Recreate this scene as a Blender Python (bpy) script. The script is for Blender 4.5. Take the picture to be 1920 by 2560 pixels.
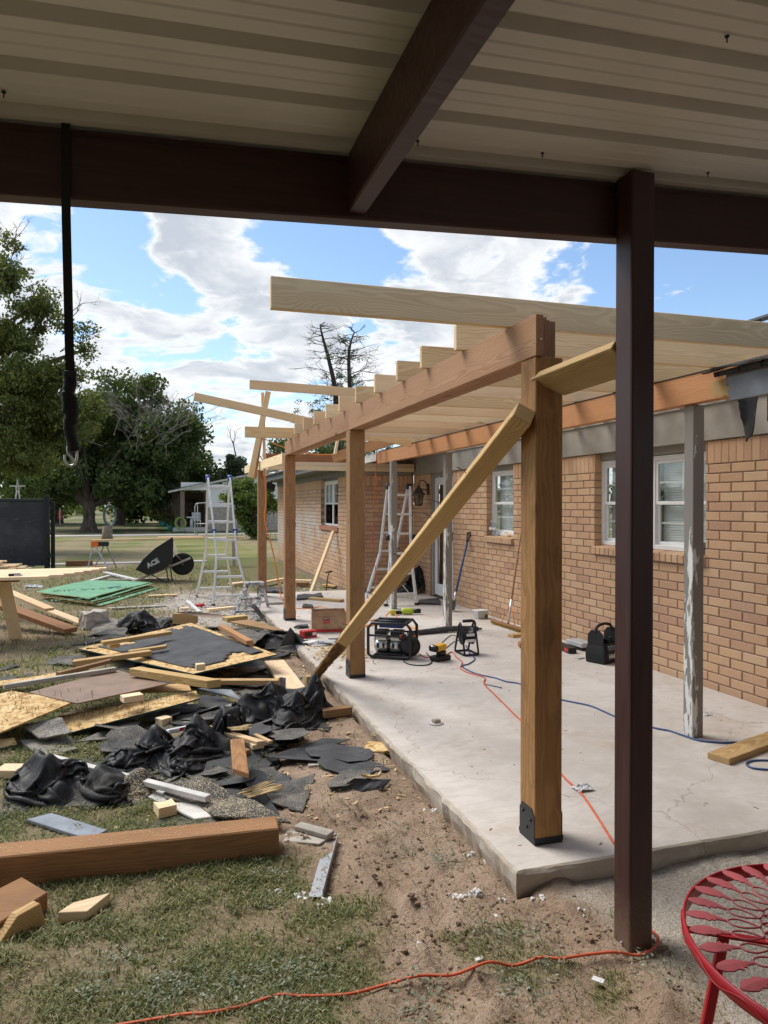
import bpy, bmesh, math, random
import numpy as np
from mathutils import Vector, Matrix, noise as mnoise
R=math.radians
random.seed(7)
for o in list(bpy.data.objects): bpy.data.objects.remove(o)
SC=bpy.context.scene; COL=SC.collection
# ------------------------------------------------------------------ camera
CAMZ=1.55; YAW=R(17.46); PITCH=R(-0.52); FPX=1782.0
cd=bpy.data.cameras.new('camera'); cam=bpy.data.objects.new('camera',cd); COL.objects.link(cam)
cam.location=(0,0,CAMZ); cam.rotation_euler=(R(90)+PITCH,0,-YAW)
cd.sensor_fit='VERTICAL'; cd.sensor_height=36; cd.sensor_width=27; cd.lens=36*FPX/2560; cd.clip_start=.05; cd.clip_end=3000
SC.camera=cam
SC.render.resolution_x=768; SC.render.resolution_y=1024
SC.view_settings.view_transform='Standard'; SC.view_settings.look='None'; SC.view_settings.exposure=1.25; SC.view_settings.gamma=1
SC.view_settings.use_curve_mapping=False
_F=Vector((math.sin(YAW)*math.cos(PITCH),math.cos(YAW)*math.cos(PITCH),math.sin(PITCH))); _R=Vector((math.cos(YAW),-math.sin(YAW),0)); _U=_R.cross(_F)
def ray(x,y): return _F+_R*((x-960)/FPX)-_U*((y-1280)/FPX)
def at(x,y,X=None,Y=None,Z=None,D=None):
    """photo pixel -> point in the place, on a plane of known x, y, z or at a known distance"""
    r=ray(x,y)
    t=X/r.x if X is not None else Y/r.y if Y is not None else (Z-CAMZ)/r.z if Z is not None else D
    return Vector((0,0,CAMZ))+r*t
def view(ox,oy,s): return lambda x,y,**k: at(ox+x*s,oy+y*s,**k)
Zb=view(480,1080,.42194);Zc=view(0,1180,.42194);Zd=view(0,1520,.57866);Ze=view(0,1900,.57866);Zf=view(420,1480,.28933);Zg=view(0,1640,.30139)
Zh=view(860,1440,.42194);Zi=view(0,1140,.28933);Zj=view(400,1200,.19289);Zk=view(600,1060,.217);Zm=view(900,1080,.15672);Zn=view(860,1140,.22905)
Zo=view(960,1900,.57866);Zp=view(1300,1300,.37372);Zq=view(1680,2100,.208);Zr=view(480,1160,.22905);Zs=view(1300,680,.37372)
# ------------------------------------------------------------------ sky, sun
SUN_AZ=R(-38); SUN_EL=R(52)
world=bpy.data.worlds.new('World'); SC.world=world; world.use_nodes=True
class NT:
    def __init__(s,tree): s.t=tree; s.t.nodes.clear()
    def n(s,typ,inp=None,**props):
        nd=s.t.nodes.new(typ)
        for k,v in props.items(): setattr(nd,k,v)
        for k,v in (inp or {}).items():
            so=nd.inputs[k]
            if isinstance(v,bpy.types.NodeSocket): s.t.links.new(v,so)
            elif isinstance(v,bpy.types.Node): s.t.links.new(v.outputs[0],so)
            elif isinstance(v,(tuple,list)) and so.type=='RGBA' and len(v)==3: so.default_value=(*v,1)
            else: so.default_value=v
        return nd
    def m(s,op,a,b=0.0,c=None,clamp=False):
        nd=s.n('ShaderNodeMath',{0:a,1:b},operation=op,use_clamp=clamp)
        if c is not None:
            if isinstance(c,bpy.types.NodeSocket): s.t.links.new(c,nd.inputs[2])
            else: nd.inputs[2].default_value=c
        return nd.outputs[0]
    def vm(s,op,a,b=None,out=0,scale=None):
        nd=s.n('ShaderNodeVectorMath',{0:a},operation=op)
        if b is not None:
            if isinstance(b,bpy.types.NodeSocket): s.t.links.new(b,nd.inputs[1])
            else: nd.inputs[1].default_value=b
        if scale is not None:
            if isinstance(scale,bpy.types.NodeSocket): s.t.links.new(scale,nd.inputs['Scale'])
            else: nd.inputs['Scale'].default_value=scale
        return nd.outputs[out]
    def noise(s,vec,scale,detail=4,rough=.55,dist=0,dim='3D'):
        return s.n('ShaderNodeTexNoise',{'Vector':vec,'Scale':scale,'Detail':detail,'Roughness':rough,'Distortion':dist},noise_dimensions=dim).outputs[0]
    def ramp(s,fac,stops,interp='LINEAR'):
        nd=s.n('ShaderNodeValToRGB',{0:fac}); cr=nd.color_ramp; cr.interpolation=interp
        while len(cr.elements)<len(stops): cr.elements.new(.5)
        for e,(p,c) in zip(cr.elements,stops):
            e.position=p; e.color=(*c,1) if isinstance(c,(tuple,list)) else (c,c,c,1)
        return nd.outputs[0]
    def mr(s,v,a,b,c=0.,d=1.,smooth=True):
        return s.n('ShaderNodeMapRange',{0:v,1:a,2:b,3:c,4:d},interpolation_type='SMOOTHSTEP' if smooth else 'LINEAR').outputs[0]
    def mix(s,f,a,b,mode='MIX'):
        nd=s.n('ShaderNodeMix',data_type='RGBA',blend_type=mode)
        for k,v in ((0,f),(6,a),(7,b)):
            so=nd.inputs[k]
            if isinstance(v,bpy.types.NodeSocket): s.t.links.new(v,so)
            elif isinstance(v,(tuple,list)): so.default_value=(*v,1)
            else: so.default_value=v
        return nd.outputs[2]
def build_sky():
    N=NT(world.node_tree)
    tc=N.n('ShaderNodeTexCoord').outputs['Generated']
    sky=N.n('ShaderNodeTexSky',sky_type='NISHITA'); sky.sun_disc=False; sky.sun_elevation=SUN_EL; sky.sun_rotation=SUN_AZ%(2*math.pi)
    sky.altitude=900; sky.air_density=1.0; sky.dust_density=.6; sky.ozone_density=1.6
    d=N.vm('NORMALIZE',tc); sp=N.n('ShaderNodeSeparateXYZ',{0:d}); z=sp.outputs[2]
    zz=N.m('ADD',N.m('MAXIMUM',z,0.0),.16)
    pl=N.vm('SCALE',d,scale=N.m('DIVIDE',1.0,zz))
    warp=N.vm('SCALE',N.vm('SUBTRACT',N.n('ShaderNodeTexNoise',{'Vector':pl,'Scale':2.2,'Detail':4}).outputs['Color'],(.5,.5,.5)),scale=.35)
    pw=N.vm('ADD',pl,warp)
    n1=N.noise(pw,3.0,11,.60)
    n2=N.noise(N.vm('ADD',pw,(3.1,1.7,0)),5.5,8,.62)
    f=N.m('ADD',N.m('ADD',.5,N.m('MULTIPLY',N.m('SUBTRACT',n1,.48),1.5)),N.m('MULTIPLY',N.m('SUBTRACT',n2,.5),.75))
    dw=N.vm('NORMALIZE',N.vm('ADD',d,N.vm('SCALE',N.vm('SUBTRACT',N.n('ShaderNodeTexNoise',{'Vector':d,'Scale':9.,'Detail':5}).outputs['Color'],(.5,.5,.5)),scale=.16)))
    # broad cloud banks and clear gaps in the part of the sky that is seen; elsewhere the noise goes on by itself
    bl=[(400,560,6,.24),(640,620,8,.20),(760,800,7,.14),(520,900,9,.15),(60,620,6,.14),(120,760,6,.12),(1180,600,9,.18),(1400,640,7,.14),(1000,760,7,.08),(300,950,7,.12),(1010,480,7,.06),(560,1080,6,.10),(1740,790,3.5,.20),
        (262,560,3.4,-.18),(330,770,5,-.22),(500,770,5.5,-.24),(420,700,3.,-.08),(800,600,4.2,-.24),(900,690,3.5,-.16),(1660,660,7,-.3),(1860,700,7,-.3),(620,1010,3.6,-.18),(240,700,3.5,-.16),(830,640,4.5,-.22),(930,730,4.,-.22),(700,960,3.5,-.16),(560,560,3.,-.12),(290,620,3.,-.14),(225,500,3.,-.16),(120,540,2.5,-.14),(700,560,2.5,-.14),(1480,560,3.,-.12),(1240,740,3.5,-.12)]
    for x,y,r,a in bl:
        v=ray(x,y).normalized()
        dt=N.vm('DOT_PRODUCT',dw,tuple(v),out=1)
        g=N.mr(dt,math.cos(R(r*1.6)),1.0,0.,a*.85)
        f=N.m('ADD',f,g)
    cov=N.mr(f,.46,.62)
    # thickness: thin edges bright, thick bellies greyer
    nb=N.noise(N.vm('ADD',pw,(.05,-.16,0)),1.9,7,.6)
    thick=N.mr(f,.54,.80)
    belly=N.m('MULTIPLY',thick,N.mr(nb,.36,.60))
    ccol=N.mix(belly,(5.2,5.22,5.25),(3.0,3.25,3.6))
    hz=N.mr(z,0.0,.28,.55,0.)
    skyc=N.mix(1.0,sky.outputs[0],(.95,.97,.96),'MULTIPLY')
    skyc=N.mix(hz,skyc,(3.2,4.1,4.9))
    low=N.mr(z,-.02,.05)
    out=N.mix(N.m('MULTIPLY',N.m('MULTIPLY',cov,low),.96),skyc,ccol)
    bg=N.n('ShaderNodeBackground',{0:out,1:.085})
    N.n('ShaderNodeOutputWorld',{0:bg})
build_sky()
sl=bpy.data.lights.new('sun','SUN'); so=bpy.data.objects.new('sun',sl); COL.objects.link(so)
sl.energy=1.65; sl.angle=R(32); sl.color=(1,.95,.87)
SDIR=Vector((math.sin(SUN_AZ)*math.cos(SUN_EL),math.cos(SUN_AZ)*math.cos(SUN_EL),math.sin(SUN_EL)))
so.rotation_euler=SDIR.to_track_quat('Z','Y').to_euler(); so.location=(0,0,30)
SC.cycles.max_bounces=6; SC.cycles.diffuse_bounces=4; SC.cycles.transparent_max_bounces=8; SC.cycles.caustics_reflective=False; SC.cycles.caustics_refractive=False
# ------------------------------------------------------------------ helpers
G=-.09                                      # level of the soil beside the slab (slab top is z = 0)
def tag(o,label=None,cat=None,group=None,kind=None):
    if label: o['label']=label
    if cat: o['category']=cat
    if group: o['group']=group
    if kind: o['kind']=kind
    return o
def thing(name,label,cat,loc=(0,0,0),group=None):
    o=bpy.data.objects.new(name,None); COL.objects.link(o); o.location=loc; o.empty_display_size=.1
    return tag(o,label,cat,group)
def link(name,me,mats=None,parent=None,M=None):
    o=bpy.data.objects.new(name,me); COL.objects.link(o)
    if mats is not None:
        for m in (mats if isinstance(mats,(list,tuple)) else [mats]):
            if len(me.materials)<len(mats if isinstance(mats,(list,tuple)) else [mats]): me.materials.append(MAT[m] if isinstance(m,str) else m)
    if M is not None: o.matrix_basis=M
    if parent is not None:
        o.parent=parent
        # parents carry world matrices of their own; parts are placed in the world
        o.matrix_parent_inverse=world_of(parent).inverted()
    return o
def world_of(o):
    return o.matrix_basis.copy() if o.parent is None else world_of(o.parent)@o.matrix_parent_inverse@o.matrix_basis
def frame(p0,p1,up=(0,0,1)):
    p0,p1=Vector(p0),Vector(p1); x=(p1-p0).normalized(); u=Vector(up)
    y=u.cross(x)
    if y.length<1e-4: y=Vector((0,1,0)).cross(x) if abs(x.y)<.9 else Vector((1,0,0)).cross(x)
    y.normalize(); z=x.cross(y)
    M=Matrix((x,y,z)).transposed().to_4x4(); M.translation=(p0+p1)/2
    return M
class MB:
    """collects simple solids in one mesh"""
    def __init__(s): s.v=[];s.f=[];s.mi=[];s.sm=[]
    def add(s,v,f,mi=0,sm=False):
        b=len(s.v); s.v+= [tuple(p) for p in v]; s.f+=[tuple(i+b for i in q) for q in f]; s.mi+=[mi]*len(f); s.sm+=[sm]*len(f); return s
    def box(s,lo,hi,M=None,mi=0):
        x0,y0,z0=lo;x1,y1,z1=hi
        v=[Vector(p) for p in ((x0,y0,z0),(x1,y0,z0),(x1,y1,z0),(x0,y1,z0),(x0,y0,z1),(x1,y0,z1),(x1,y1,z1),(x0,y1,z1))]
        if M is not None: v=[M@p for p in v]
        return s.add(v,[(0,3,2,1),(4,5,6,7),(0,1,5,4),(1,2,6,5),(2,3,7,6),(3,0,4,7)],mi)
    def bar(s,p0,p1,w,t,up=(0,0,1),mi=0):
        L=(Vector(p1)-Vector(p0)).length
        return s.box((-L/2,-w/2,-t/2),(L/2,w/2,t/2),frame(p0,p1,up),mi)
    def tube(s,pts,r,n=8,mi=0,closed=False,caps=True):
        pts=[Vector(p) for p in pts]; k=len(pts); rr=r if isinstance(r,(list,tuple)) else [r]*k
        v=[];f=[]; prev=None
        for i,p in enumerate(pts):
            a=pts[i-1] if (i>0 or closed) else pts[i]; b=pts[(i+1)%k] if (i<k-1 or closed) else pts[i]
            t=(b-a); t=t.normalized() if t.length>1e-9 else Vector((0,0,1))
            if prev is None:
                prev=t.orthogonal().normalized()
            prev=(prev-t*prev.dot(t)); prev=prev.normalized() if prev.length>1e-6 else t.orthogonal().normalized()
            q=t.cross(prev)
            for j in range(n):
                an=2*math.pi*j/n; v.append(p+(prev*math.cos(an)+q*math.sin(an))*rr[i])
        for i in range(k if closed else k-1):
            for j in range(n):
                a=i*n+j;b=i*n+(j+1)%n;c=((i+1)%k)*n+(j+1)%n;d=((i+1)%k)*n+j
                f.append((a,b,c,d))
        if caps and not closed: f.append(tuple(range(n-1,-1,-1))); f.append(tuple((k-1)*n+j for j in range(n)))
        return s.add(v,f,mi,True)
    def cyl(s,p0,p1,r,n=20,mi=0,r2=None):
        return s.tube([p0,p1],[r,r if r2 is None else r2],n,mi)
    def lathe(s,prof,n=24,M=None,mi=0):
        v=[];f=[]
        for r,z in prof:
            for j in range(n):
                a=2*math.pi*j/n; p=Vector((r*math.cos(a),r*math.sin(a),z)); v.append(M@p if M is not None else p)
        for i in range(len(prof)-1):
            for j in range(n): f.append((i*n+j,i*n+(j+1)%n,(i+1)*n+(j+1)%n,(i+1)*n+j))
        f.append(tuple(range(n-1,-1,-1))); f.append(tuple((len(prof)-1)*n+j for j in range(n)))
        return s.add(v,f,mi,True)
    def prism(s,poly,h,M=None,mi=0):
        n=len(poly); v=[Vector((x,y,0)) for x,y in poly]+[Vector((x,y,h)) for x,y in poly]
        if M is not None: v=[M@p for p in v]
        return s.add(v,[tuple(range(n-1,-1,-1)),tuple(range(n,2*n))]+[(i,(i+1)%n,n+(i+1)%n,n+i) for i in range(n)],mi)
    def mesh(s,name,bevel=0,seg=1,sub=0):
        me=bpy.data.meshes.new(name); me.from_pydata([tuple(p) for p in s.v],[],s.f)
        me.polygons.foreach_set('material_index',s.mi); me.polygons.foreach_set('use_smooth',s.sm)
        if bevel or sub:
            bm=bmesh.new(); bm.from_mesh(me)
            if bevel:
                bmesh.ops.recalc_face_normals(bm,faces=bm.faces)
                es=[e for e in bm.edges if len(e.link_faces)==2 and e.calc_face_angle(0)>.6]
                bmesh.ops.bevel(bm,geom=es,offset=bevel,segments=seg,affect='EDGES',profile=.5,clamp_overlap=True)
            bm.to_mesh(me); bm.free()
        return me
    def build(s,name,mats,parent=None,M=None,bevel=0,seg=1):
        return link(name,s.mesh(name,bevel,seg),mats,parent,M)
def board(name,p0,p1,w,t,mat,parent=None,up=(0,0,1),label=None,cat=None,group=None,bev=.003,skew=(0,0),skewz=(0,0),taper=None,warp=0):
    """a length of timber: local x runs along the grain; ends may be cut at an angle"""
    L=(Vector(p1)-Vector(p0)).length; n=1 if not warp else 6
    mb=MB(); v=[];f=[]
    for i in range(n+1):
        u=i/n; x=-L/2+L*u; b=warp*math.sin(u*math.pi)
        ww=w if taper is None else w*(taper[0]*(1-u)+taper[1]*u)
        for (sy,sz) in ((-1,-1),(1,-1),(1,1),(-1,1)):
            dx=0
            if i==0: dx=skew[0]*sy*.5+skewz[0]*sz*.5
            if i==n: dx=skew[1]*sy*.5+skewz[1]*sz*.5
            v.append((x+dx,sy*ww/2,sz*t/2+b))
    for i in range(n):
        a=i*4;b=a+4
        for j in range(4): f.append((a+j,b+j,b+(j+1)%4,a+(j+1)%4))
    f.append((0,1,2,3)); f.append((n*4+3,n*4+2,n*4+1,n*4))
    mb.add(v,f)
    o=mb.build(name,mat,parent,frame(p0,p1,up),bevel=bev)
    if label: tag(o,label,cat,group)
    return o
def nz(x,y,z=0.,s=1.,oct=3): return mnoise.fractal(Vector((x*s,y*s,z*s)),1.0,2.0,oct)
def sheet(name,cor,thick,mat,parent=None,n=(14,14),amp=0,ns=3.,jag=0,seed=0,curl=None,mats2=None,label=None,cat=None,group=None,smooth=None):
    """a four-cornered sheet (p00,p10,p11,p01) with real thickness; may undulate, curl and have ragged edges"""
    c=[Vector(p) for p in cor]; nu,nv=n
    cen=sum(c,Vector())/4; nrm=((c[1]-c[0]).cross(c[3]-c[0])).normalized()
    if nrm.z<0: nrm=-nrm
    top=[]
    for i in range(nu+1):
        for j in range(nv+1):
            u=i/nu;v=j/nv
            if jag:
                eu=1-jag*(.5+.5*mnoise.noise(Vector((v*9+seed,seed,1)))) if i==nu else None
                if i==nu: u=eu
                if i==0: u=jag*(.5+.5*mnoise.noise(Vector((v*8,seed+3,2))))
                if j==nv: v=1-jag*(.5+.5*mnoise.noise(Vector((u*9,seed+5,3))))
                if j==0: v=jag*(.5+.5*mnoise.noise(Vector((u*7,seed+7,4))))
            p=c[0]*(1-u)*(1-v)+c[1]*u*(1-v)+c[2]*u*v+c[3]*(1-u)*v
            h=amp*(nz(p.x+seed,p.y-seed,seed,ns)) if amp else 0
            if curl: h+=curl(u,v)
            top.append(p+nrm*h-cen)
    k=len(top); bot=[p-nrm*thick for p in top]
    W=nv+1; f=[];mi=[]
    for i in range(nu):
        for j in range(nv):
            a=i*W+j; q=(a,a+W,a+W+1,a+1); f.append(q); f.append(tuple(x+k for x in reversed(q)))
    ring=[i*W for i in range(nu+1)]+[nu*W+j for j in range(1,nv+1)]+[i*W+nv for i in range(nu-1,-1,-1)]+[j for j in range(nv-1,0,-1)]
    nb=len(f)
    for a,b in zip(ring,ring[1:]+ring[:1]): f.append((a,a+k,b+k,b))
    mb=MB(); mb.add(top+bot,f,0,bool(amp or curl) if smooth is None else smooth)
    if mats2:
        for q in range(nb,len(f)): mb.mi[q]=1
    for q in range(nb,len(f)): mb.sm[q]=False
    me=mb.mesh(name)
    bm=bmesh.new(); bm.from_mesh(me); bmesh.ops.recalc_face_normals(bm,faces=bm.faces); bm.to_mesh(me); bm.free()
    o=link(name,me,[mat,mats2] if mats2 else mat,parent,Matrix.Translation(cen))
    if label: tag(o,label,cat,group)
    return o
def text_mesh(name,body,size,mat,M,parent=None,ext=.0006,spx=1.0,bold=0):
    cu=bpy.data.curves.new(name,'FONT'); cu.body=body; cu.size=size; cu.extrude=ext; cu.align_x='CENTER'; cu.align_y='CENTER'; cu.space_character=spx; cu.offset=bold; cu.resolution_u=2
    ob=bpy.data.objects.new(name+'_curve',cu); COL.objects.link(ob)
    bpy.context.view_layer.update()
    me=bpy.data.meshes.new_from_object(ob.evaluated_get(bpy.context.evaluated_depsgraph_get()))
    bpy.data.objects.remove(ob); bpy.data.curves.remove(cu)
    me.materials.clear()
    return link(name,me,mat,parent,M)
def copy_tree(o,parent=None,loc=None,rot=None,label=None):
    c=o.copy(); COL.objects.link(c)
    if parent is not None: c.parent=parent
    if loc is not None: c.location=loc
    if rot is not None: c.rotation_euler=rot
    if label: c['label']=label
    for ch in list(o.children): copy_tree(ch,c)
    return c
def spline(pts,n=8):
    pts=[Vector(p) for p in pts]; out=[]
    for i in range(len(pts)-1):
        p0=pts[max(i-1,0)];p1=pts[i];p2=pts[i+1];p3=pts[min(i+2,len(pts)-1)]
        for k in range(n):
            t=k/n; out.append(.5*((2*p1)+(p2-p0)*t+(2*p0-5*p1+4*p2-p3)*t*t+(3*p1-p0-3*p2+p3)*t**3))
    out.append(pts[-1]); return out
# ------------------------------------------------------------------ materials
MAT={}
def newmat(name):
    m=bpy.data.materials.new(name); m.use_nodes=True; MAT[name]=m; return NT(m.node_tree)
def finish(N,col,rough=.7,metal=0.,bump=None,bstr=.2,bdist=.01,spec=.4,**extra):
    inp={'Base Color':col,'Roughness':rough,'Metallic':metal,'Specular IOR Level':spec}; inp.update(extra)
    b=N.n('ShaderNodeBsdfPrincipled',inp)
    if bump is not None:
        bn=N.n('ShaderNodeBump',{'Strength':bstr,'Distance':bdist,'Height':bump}); N.t.links.new(bn.outputs[0],b.inputs['Normal'])
    N.n('ShaderNodeOutputMaterial',{0:b}); return b
def plain(name,col,rough=.6,metal=0.,var=.12,scale=6.,bstr=.15,spec=.4,bscale=60):
    N=newmat(name); tc=N.n('ShaderNodeTexCoord').outputs['Object']
    n=N.noise(tc,scale,6,.6); c=N.mix(N.mr(n,.3,.7),tuple(x*(1-var) for x in col),tuple(min(1,x*(1+var)) for x in col))
    finish(N,c,rough,metal,N.noise(tc,bscale,4),bstr,.004,spec)
def wood(name,light,dark,ring=26.,streak=.5,knot=1.,rough=.72,dirt=0.,dirtcol=(.12,.10,.08),bstr=.25,rnd=.16,saw=0.):
    N=newmat(name); tc=N.n('ShaderNodeTexCoord').outputs['Object']
    rd=N.n('ShaderNodeObjectInfo').outputs['Random']
    off=N.n('ShaderNodeCombineXYZ',{0:N.m('MULTIPLY',rd,37.),1:N.m('ADD',N.m('MULTIPLY',rd,.11),-.02),2:N.m('ADD',N.m('MULTIPLY',rd,-.17),.12)}).outputs[0]
    p=N.vm('ADD',tc,off)
    # knots bend the grain round them
    kp=N.vm('MULTIPLY',p,(1.9,5.5,5.5))
    vor=N.n('ShaderNodeTexVoronoi',{'Vector':kp,'Scale':1.0,'Randomness':1.0},feature='F1')
    kd=vor.outputs['Distance']; kpos=N.n('ShaderNodeSeparateColor',{0:vor.outputs['Color']}).outputs[0]
    has=N.m('GREATER_THAN',kpos,.52)
    kw=N.m('MULTIPLY',N.mr(kd,.42,.0),has)
    q=N.vm('MULTIPLY',p,(.22,1,1))
    wob=N.vm('SCALE',N.vm('SUBTRACT',N.n('ShaderNodeTexNoise',{'Vector':N.vm('MULTIPLY',p,(1.4,5,5)),'Scale':1.0,'Detail':3}).outputs['Color'],(.5,.5,.5)),scale=.10)
    q=N.vm('ADD',q,wob)
    sp=N.n('ShaderNodeSeparateXYZ',{0:q})
    r=N.m('SQRT',N.m('ADD',N.m('POWER',sp.outputs[1],2.),N.m('POWER',sp.outputs[2],2.)))
    r=N.m('ADD',r,N.m('MULTIPLY',kw,.06*knot))
    ph=N.m('FRACT',N.m('MULTIPLY',r,ring*5.2))
    rings=N.m('MULTIPLY',N.mr(ph,.0,.75),N.mr(ph,1.,.86))
    fine=N.noise(N.vm('MULTIPLY',p,(3.,110,110)),1.,5,.7)
    broad=N.noise(N.vm('MULTIPLY',p,(.9,7,7)),1.,4,.6)
    fac=N.m('ADD',N.m('MULTIPLY',rings,.62*streak+.12),N.m('ADD',N.m('MULTIPLY',N.m('SUBTRACT',fine,.5),.55),N.m('MULTIPLY',N.m('SUBTRACT',broad,.45),1.15)),clamp=True)
    c=N.mix(fac,light,dark)
    kc=N.m('MULTIPLY',N.mr(kd,.15,.04),N.m('MULTIPLY',has,min(1.,knot)))
    c=N.mix(N.m('MULTIPLY',kc,.75),c,tuple(x*.35 for x in dark))
    # each piece has its own tone
    hs=N.n('ShaderNodeHueSaturation',{'Hue':N.m('ADD',.5,N.m('MULTIPLY',N.m('SUBTRACT',rd,.5),.012)),'Saturation':1.,'Value':N.m('ADD',1.-rnd,N.m('MULTIPLY',N.m('FRACT',N.m('MULTIPLY',rd,7.3)),2*rnd)),'Color':c}); c=hs.outputs[0]
    if dirt:
        dn=N.noise(N.vm('MULTIPLY',p,(1.,2,2)),5.,7,.65)
        c=N.mix(N.m('MULTIPLY',N.mr(dn,.5,.68),dirt),c,dirtcol)
    h=N.m('ADD',N.m('MULTIPLY',fine,.7),N.m('MULTIPLY',rings,-.25))
    if saw:
        sv=N.n('ShaderNodeTexWave',{'Vector':tc,'Scale':45.,'Distortion':1.5,'Detail':2.},bands_direction='X'); h=N.m('ADD',h,N.m('MULTIPLY',sv.outputs[1],saw))
    finish(N,c,rough,0,h,bstr,.004,.25)
wood('pine',(.86,.64,.38),(.60,.38,.19),20,.7,1.2)
wood('pine_white',(.88,.69,.44),(.66,.46,.26),20,.6,1.1)
wood('beam_wood',(.46,.27,.15),(.27,.125,.06),20,.55,1.,saw=.35,bstr=.4)
wood('post_cedar',(.43,.235,.095),(.22,.10,.036),18,.45,1.2,dirt=.5,dirtcol=(.16,.08,.03))
wood('post_red',(.44,.25,.12),(.25,.12,.05),18,.5,1.,dirt=.3,dirtcol=(.10,.05,.03))
wood('ledger_orange',(.52,.265,.115),(.31,.14,.06),24,.15,.6,dirt=.35,dirtcol=(.42,.17,.09))
wood('old_yellow',(.62,.43,.20),(.34,.19,.06),22,.75,.7,bstr=.4)
wood('timber_brown',(.36,.18,.085),(.19,.082,.036),16,.45,.8,dirt=.2,dirtcol=(.1,.05,.03))
wood('old_brown',(.36,.21,.10),(.17,.08,.035),20,.6,.8,dirt=.5)
wood('grey_weathered',(.52,.48,.42),(.30,.26,.22),20,.4,.5,dirt=.4)
wood('dark_header',(.30,.13,.06),(.16,.06,.025),18,.5,.6)
def build_special():
    # rough rotten wood for the brace foot
    N=newmat('rotten'); tc=N.n('ShaderNodeTexCoord').outputs['Object']
    a=N.noise(N.vm('MULTIPLY',tc,(4,40,40)),1.,6,.7); c=N.ramp(a,[(.3,(.02,.013,.008)),(.52,(.16,.085,.035)),(.72,(.42,.26,.10))]); finish(N,c,.9,0,a,.9,.012,.1)
    # OSB
    N=newmat('osb'); tc=N.n('ShaderNodeTexCoord').outputs['Object']
    v1=N.n('ShaderNodeTexVoronoi',{'Vector':N.vm('ADD',N.vm('MULTIPLY',tc,(14,46,40)),N.vm('SCALE',N.n('ShaderNodeTexNoise',{'Vector':tc,'Scale':11.,'Detail':3}).outputs['Color'],scale=5.)),'Scale':1.})
    v2=N.n('ShaderNodeTexVoronoi',{'Vector':N.vm('ADD',N.vm('MULTIPLY',tc,(40,17,40)),N.vm('SCALE',N.n('ShaderNodeTexNoise',{'Vector':tc,'Scale':8.,'Detail':3}).outputs['Color'],scale=5.)),'Scale':1.})
    a=N.n('ShaderNodeSeparateColor',{0:v1.outputs['Color']}).outputs[0]; b=N.n('ShaderNodeSeparateColor',{0:v2.outputs['Color']}).outputs[1]
    f=N.m('ADD',N.m('MULTIPLY',a,.55),N.m('MULTIPLY',b,.45)); fine=N.noise(N.vm('MULTIPLY',tc,(60,160,60)),1.,4)
    f=N.m('ADD',f,N.m('MULTIPLY',N.m('SUBTRACT',fine,.5),.5))
    c=N.ramp(f,[(.08,(.24,.115,.035)),(.35,(.50,.31,.12)),(.62,(.64,.44,.20)),(.95,(.74,.57,.32))])
    finish(N,c,.75,0,f,.35,.004,.2)
    # dark sheathing face / brown masonite
    plain('masonite',(.24,.155,.105),.55,var=.18,scale=5)
    plain('zip_green',(.13,.34,.19),.55,var=.16,scale=3)
    plain('osb_edge',(.03,.085,.10),.8)
    plain('green_ink',(.07,.21,.11),.7)
    # asphalt felt, shingles with mineral grit
    def gritty(name,base,grit,amount,rough=.85,sc=240.,bstr=.5):
        N=newmat(name); tc=N.n('ShaderNodeTexCoord').outputs['Object']
        g=N.noise(tc,sc,2,.5); big=N.noise(tc,5.,6,.65); m=N.mr(N.m('ADD',g,N.m('MULTIPLY',N.m('SUBTRACT',big,.5),.45)),.62-amount,.74-amount)
        c=N.mix(N.mr(big,.3,.7),tuple(x*.75 for x in base),tuple(x*1.3 for x in base)); c=N.mix(m,c,grit)
        finish(N,c,rough,0,N.m('ADD',N.m('MULTIPLY',g,.5),N.m('MULTIPLY',big,1.5)),bstr,.006,.3)
    gritty('felt',(.055,.056,.060),(.14,.14,.14),.02,.75,sc=300)
    gritty('shingle',(.075,.074,.072),(.36,.31,.24),.08)
    gritty('shingle_grit',(.075,.072,.068),(.42,.38,.31),.15)
    gritty('shingle_back',(.04,.038,.037),(.22,.18,.14),.02)
    gritty('felt_sawdust',(.045,.045,.045),(.50,.40,.25),.105,.8,sc=150)
    # black plastic/felt wrap
    N=newmat('tarp'); tc=N.n('ShaderNodeTexCoord').outputs['Object']
    w=N.n('ShaderNodeTexWave',{'Vector':tc,'Scale':38.,'Distortion':2.,'Detail':1.5},bands_direction='DIAGONAL').outputs[1]; n=N.noise(tc,26.,6,.65); d=N.noise(tc,4.,7,.7); g=N.noise(tc,170.,2)
    c=N.mix(N.m('MULTIPLY',N.mr(N.m('ADD',d,N.m('MULTIPLY',g,.35)),.70,.88),.5),(.009,.0095,.0105),(.16,.14,.11))
    cr=N.n('ShaderNodeTexVoronoi',{'Vector':N.vm('ADD',tc,N.vm('SCALE',N.n('ShaderNodeTexNoise',{'Vector':tc,'Scale':7.,'Detail':3}).outputs['Color'],scale=.12)),'Scale':11.},feature='DISTANCE_TO_EDGE').outputs[0]; cr=N.mr(cr,0.,.16); finish(N,c,N.mr(d,.3,.75,.50,.78),0,N.m('ADD',N.m('ADD',N.m('MULTIPLY',w,.05),N.m('MULTIPLY',n,.15)),N.m('MULTIPLY',cr,-.16)),.5,.012,.45)
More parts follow.
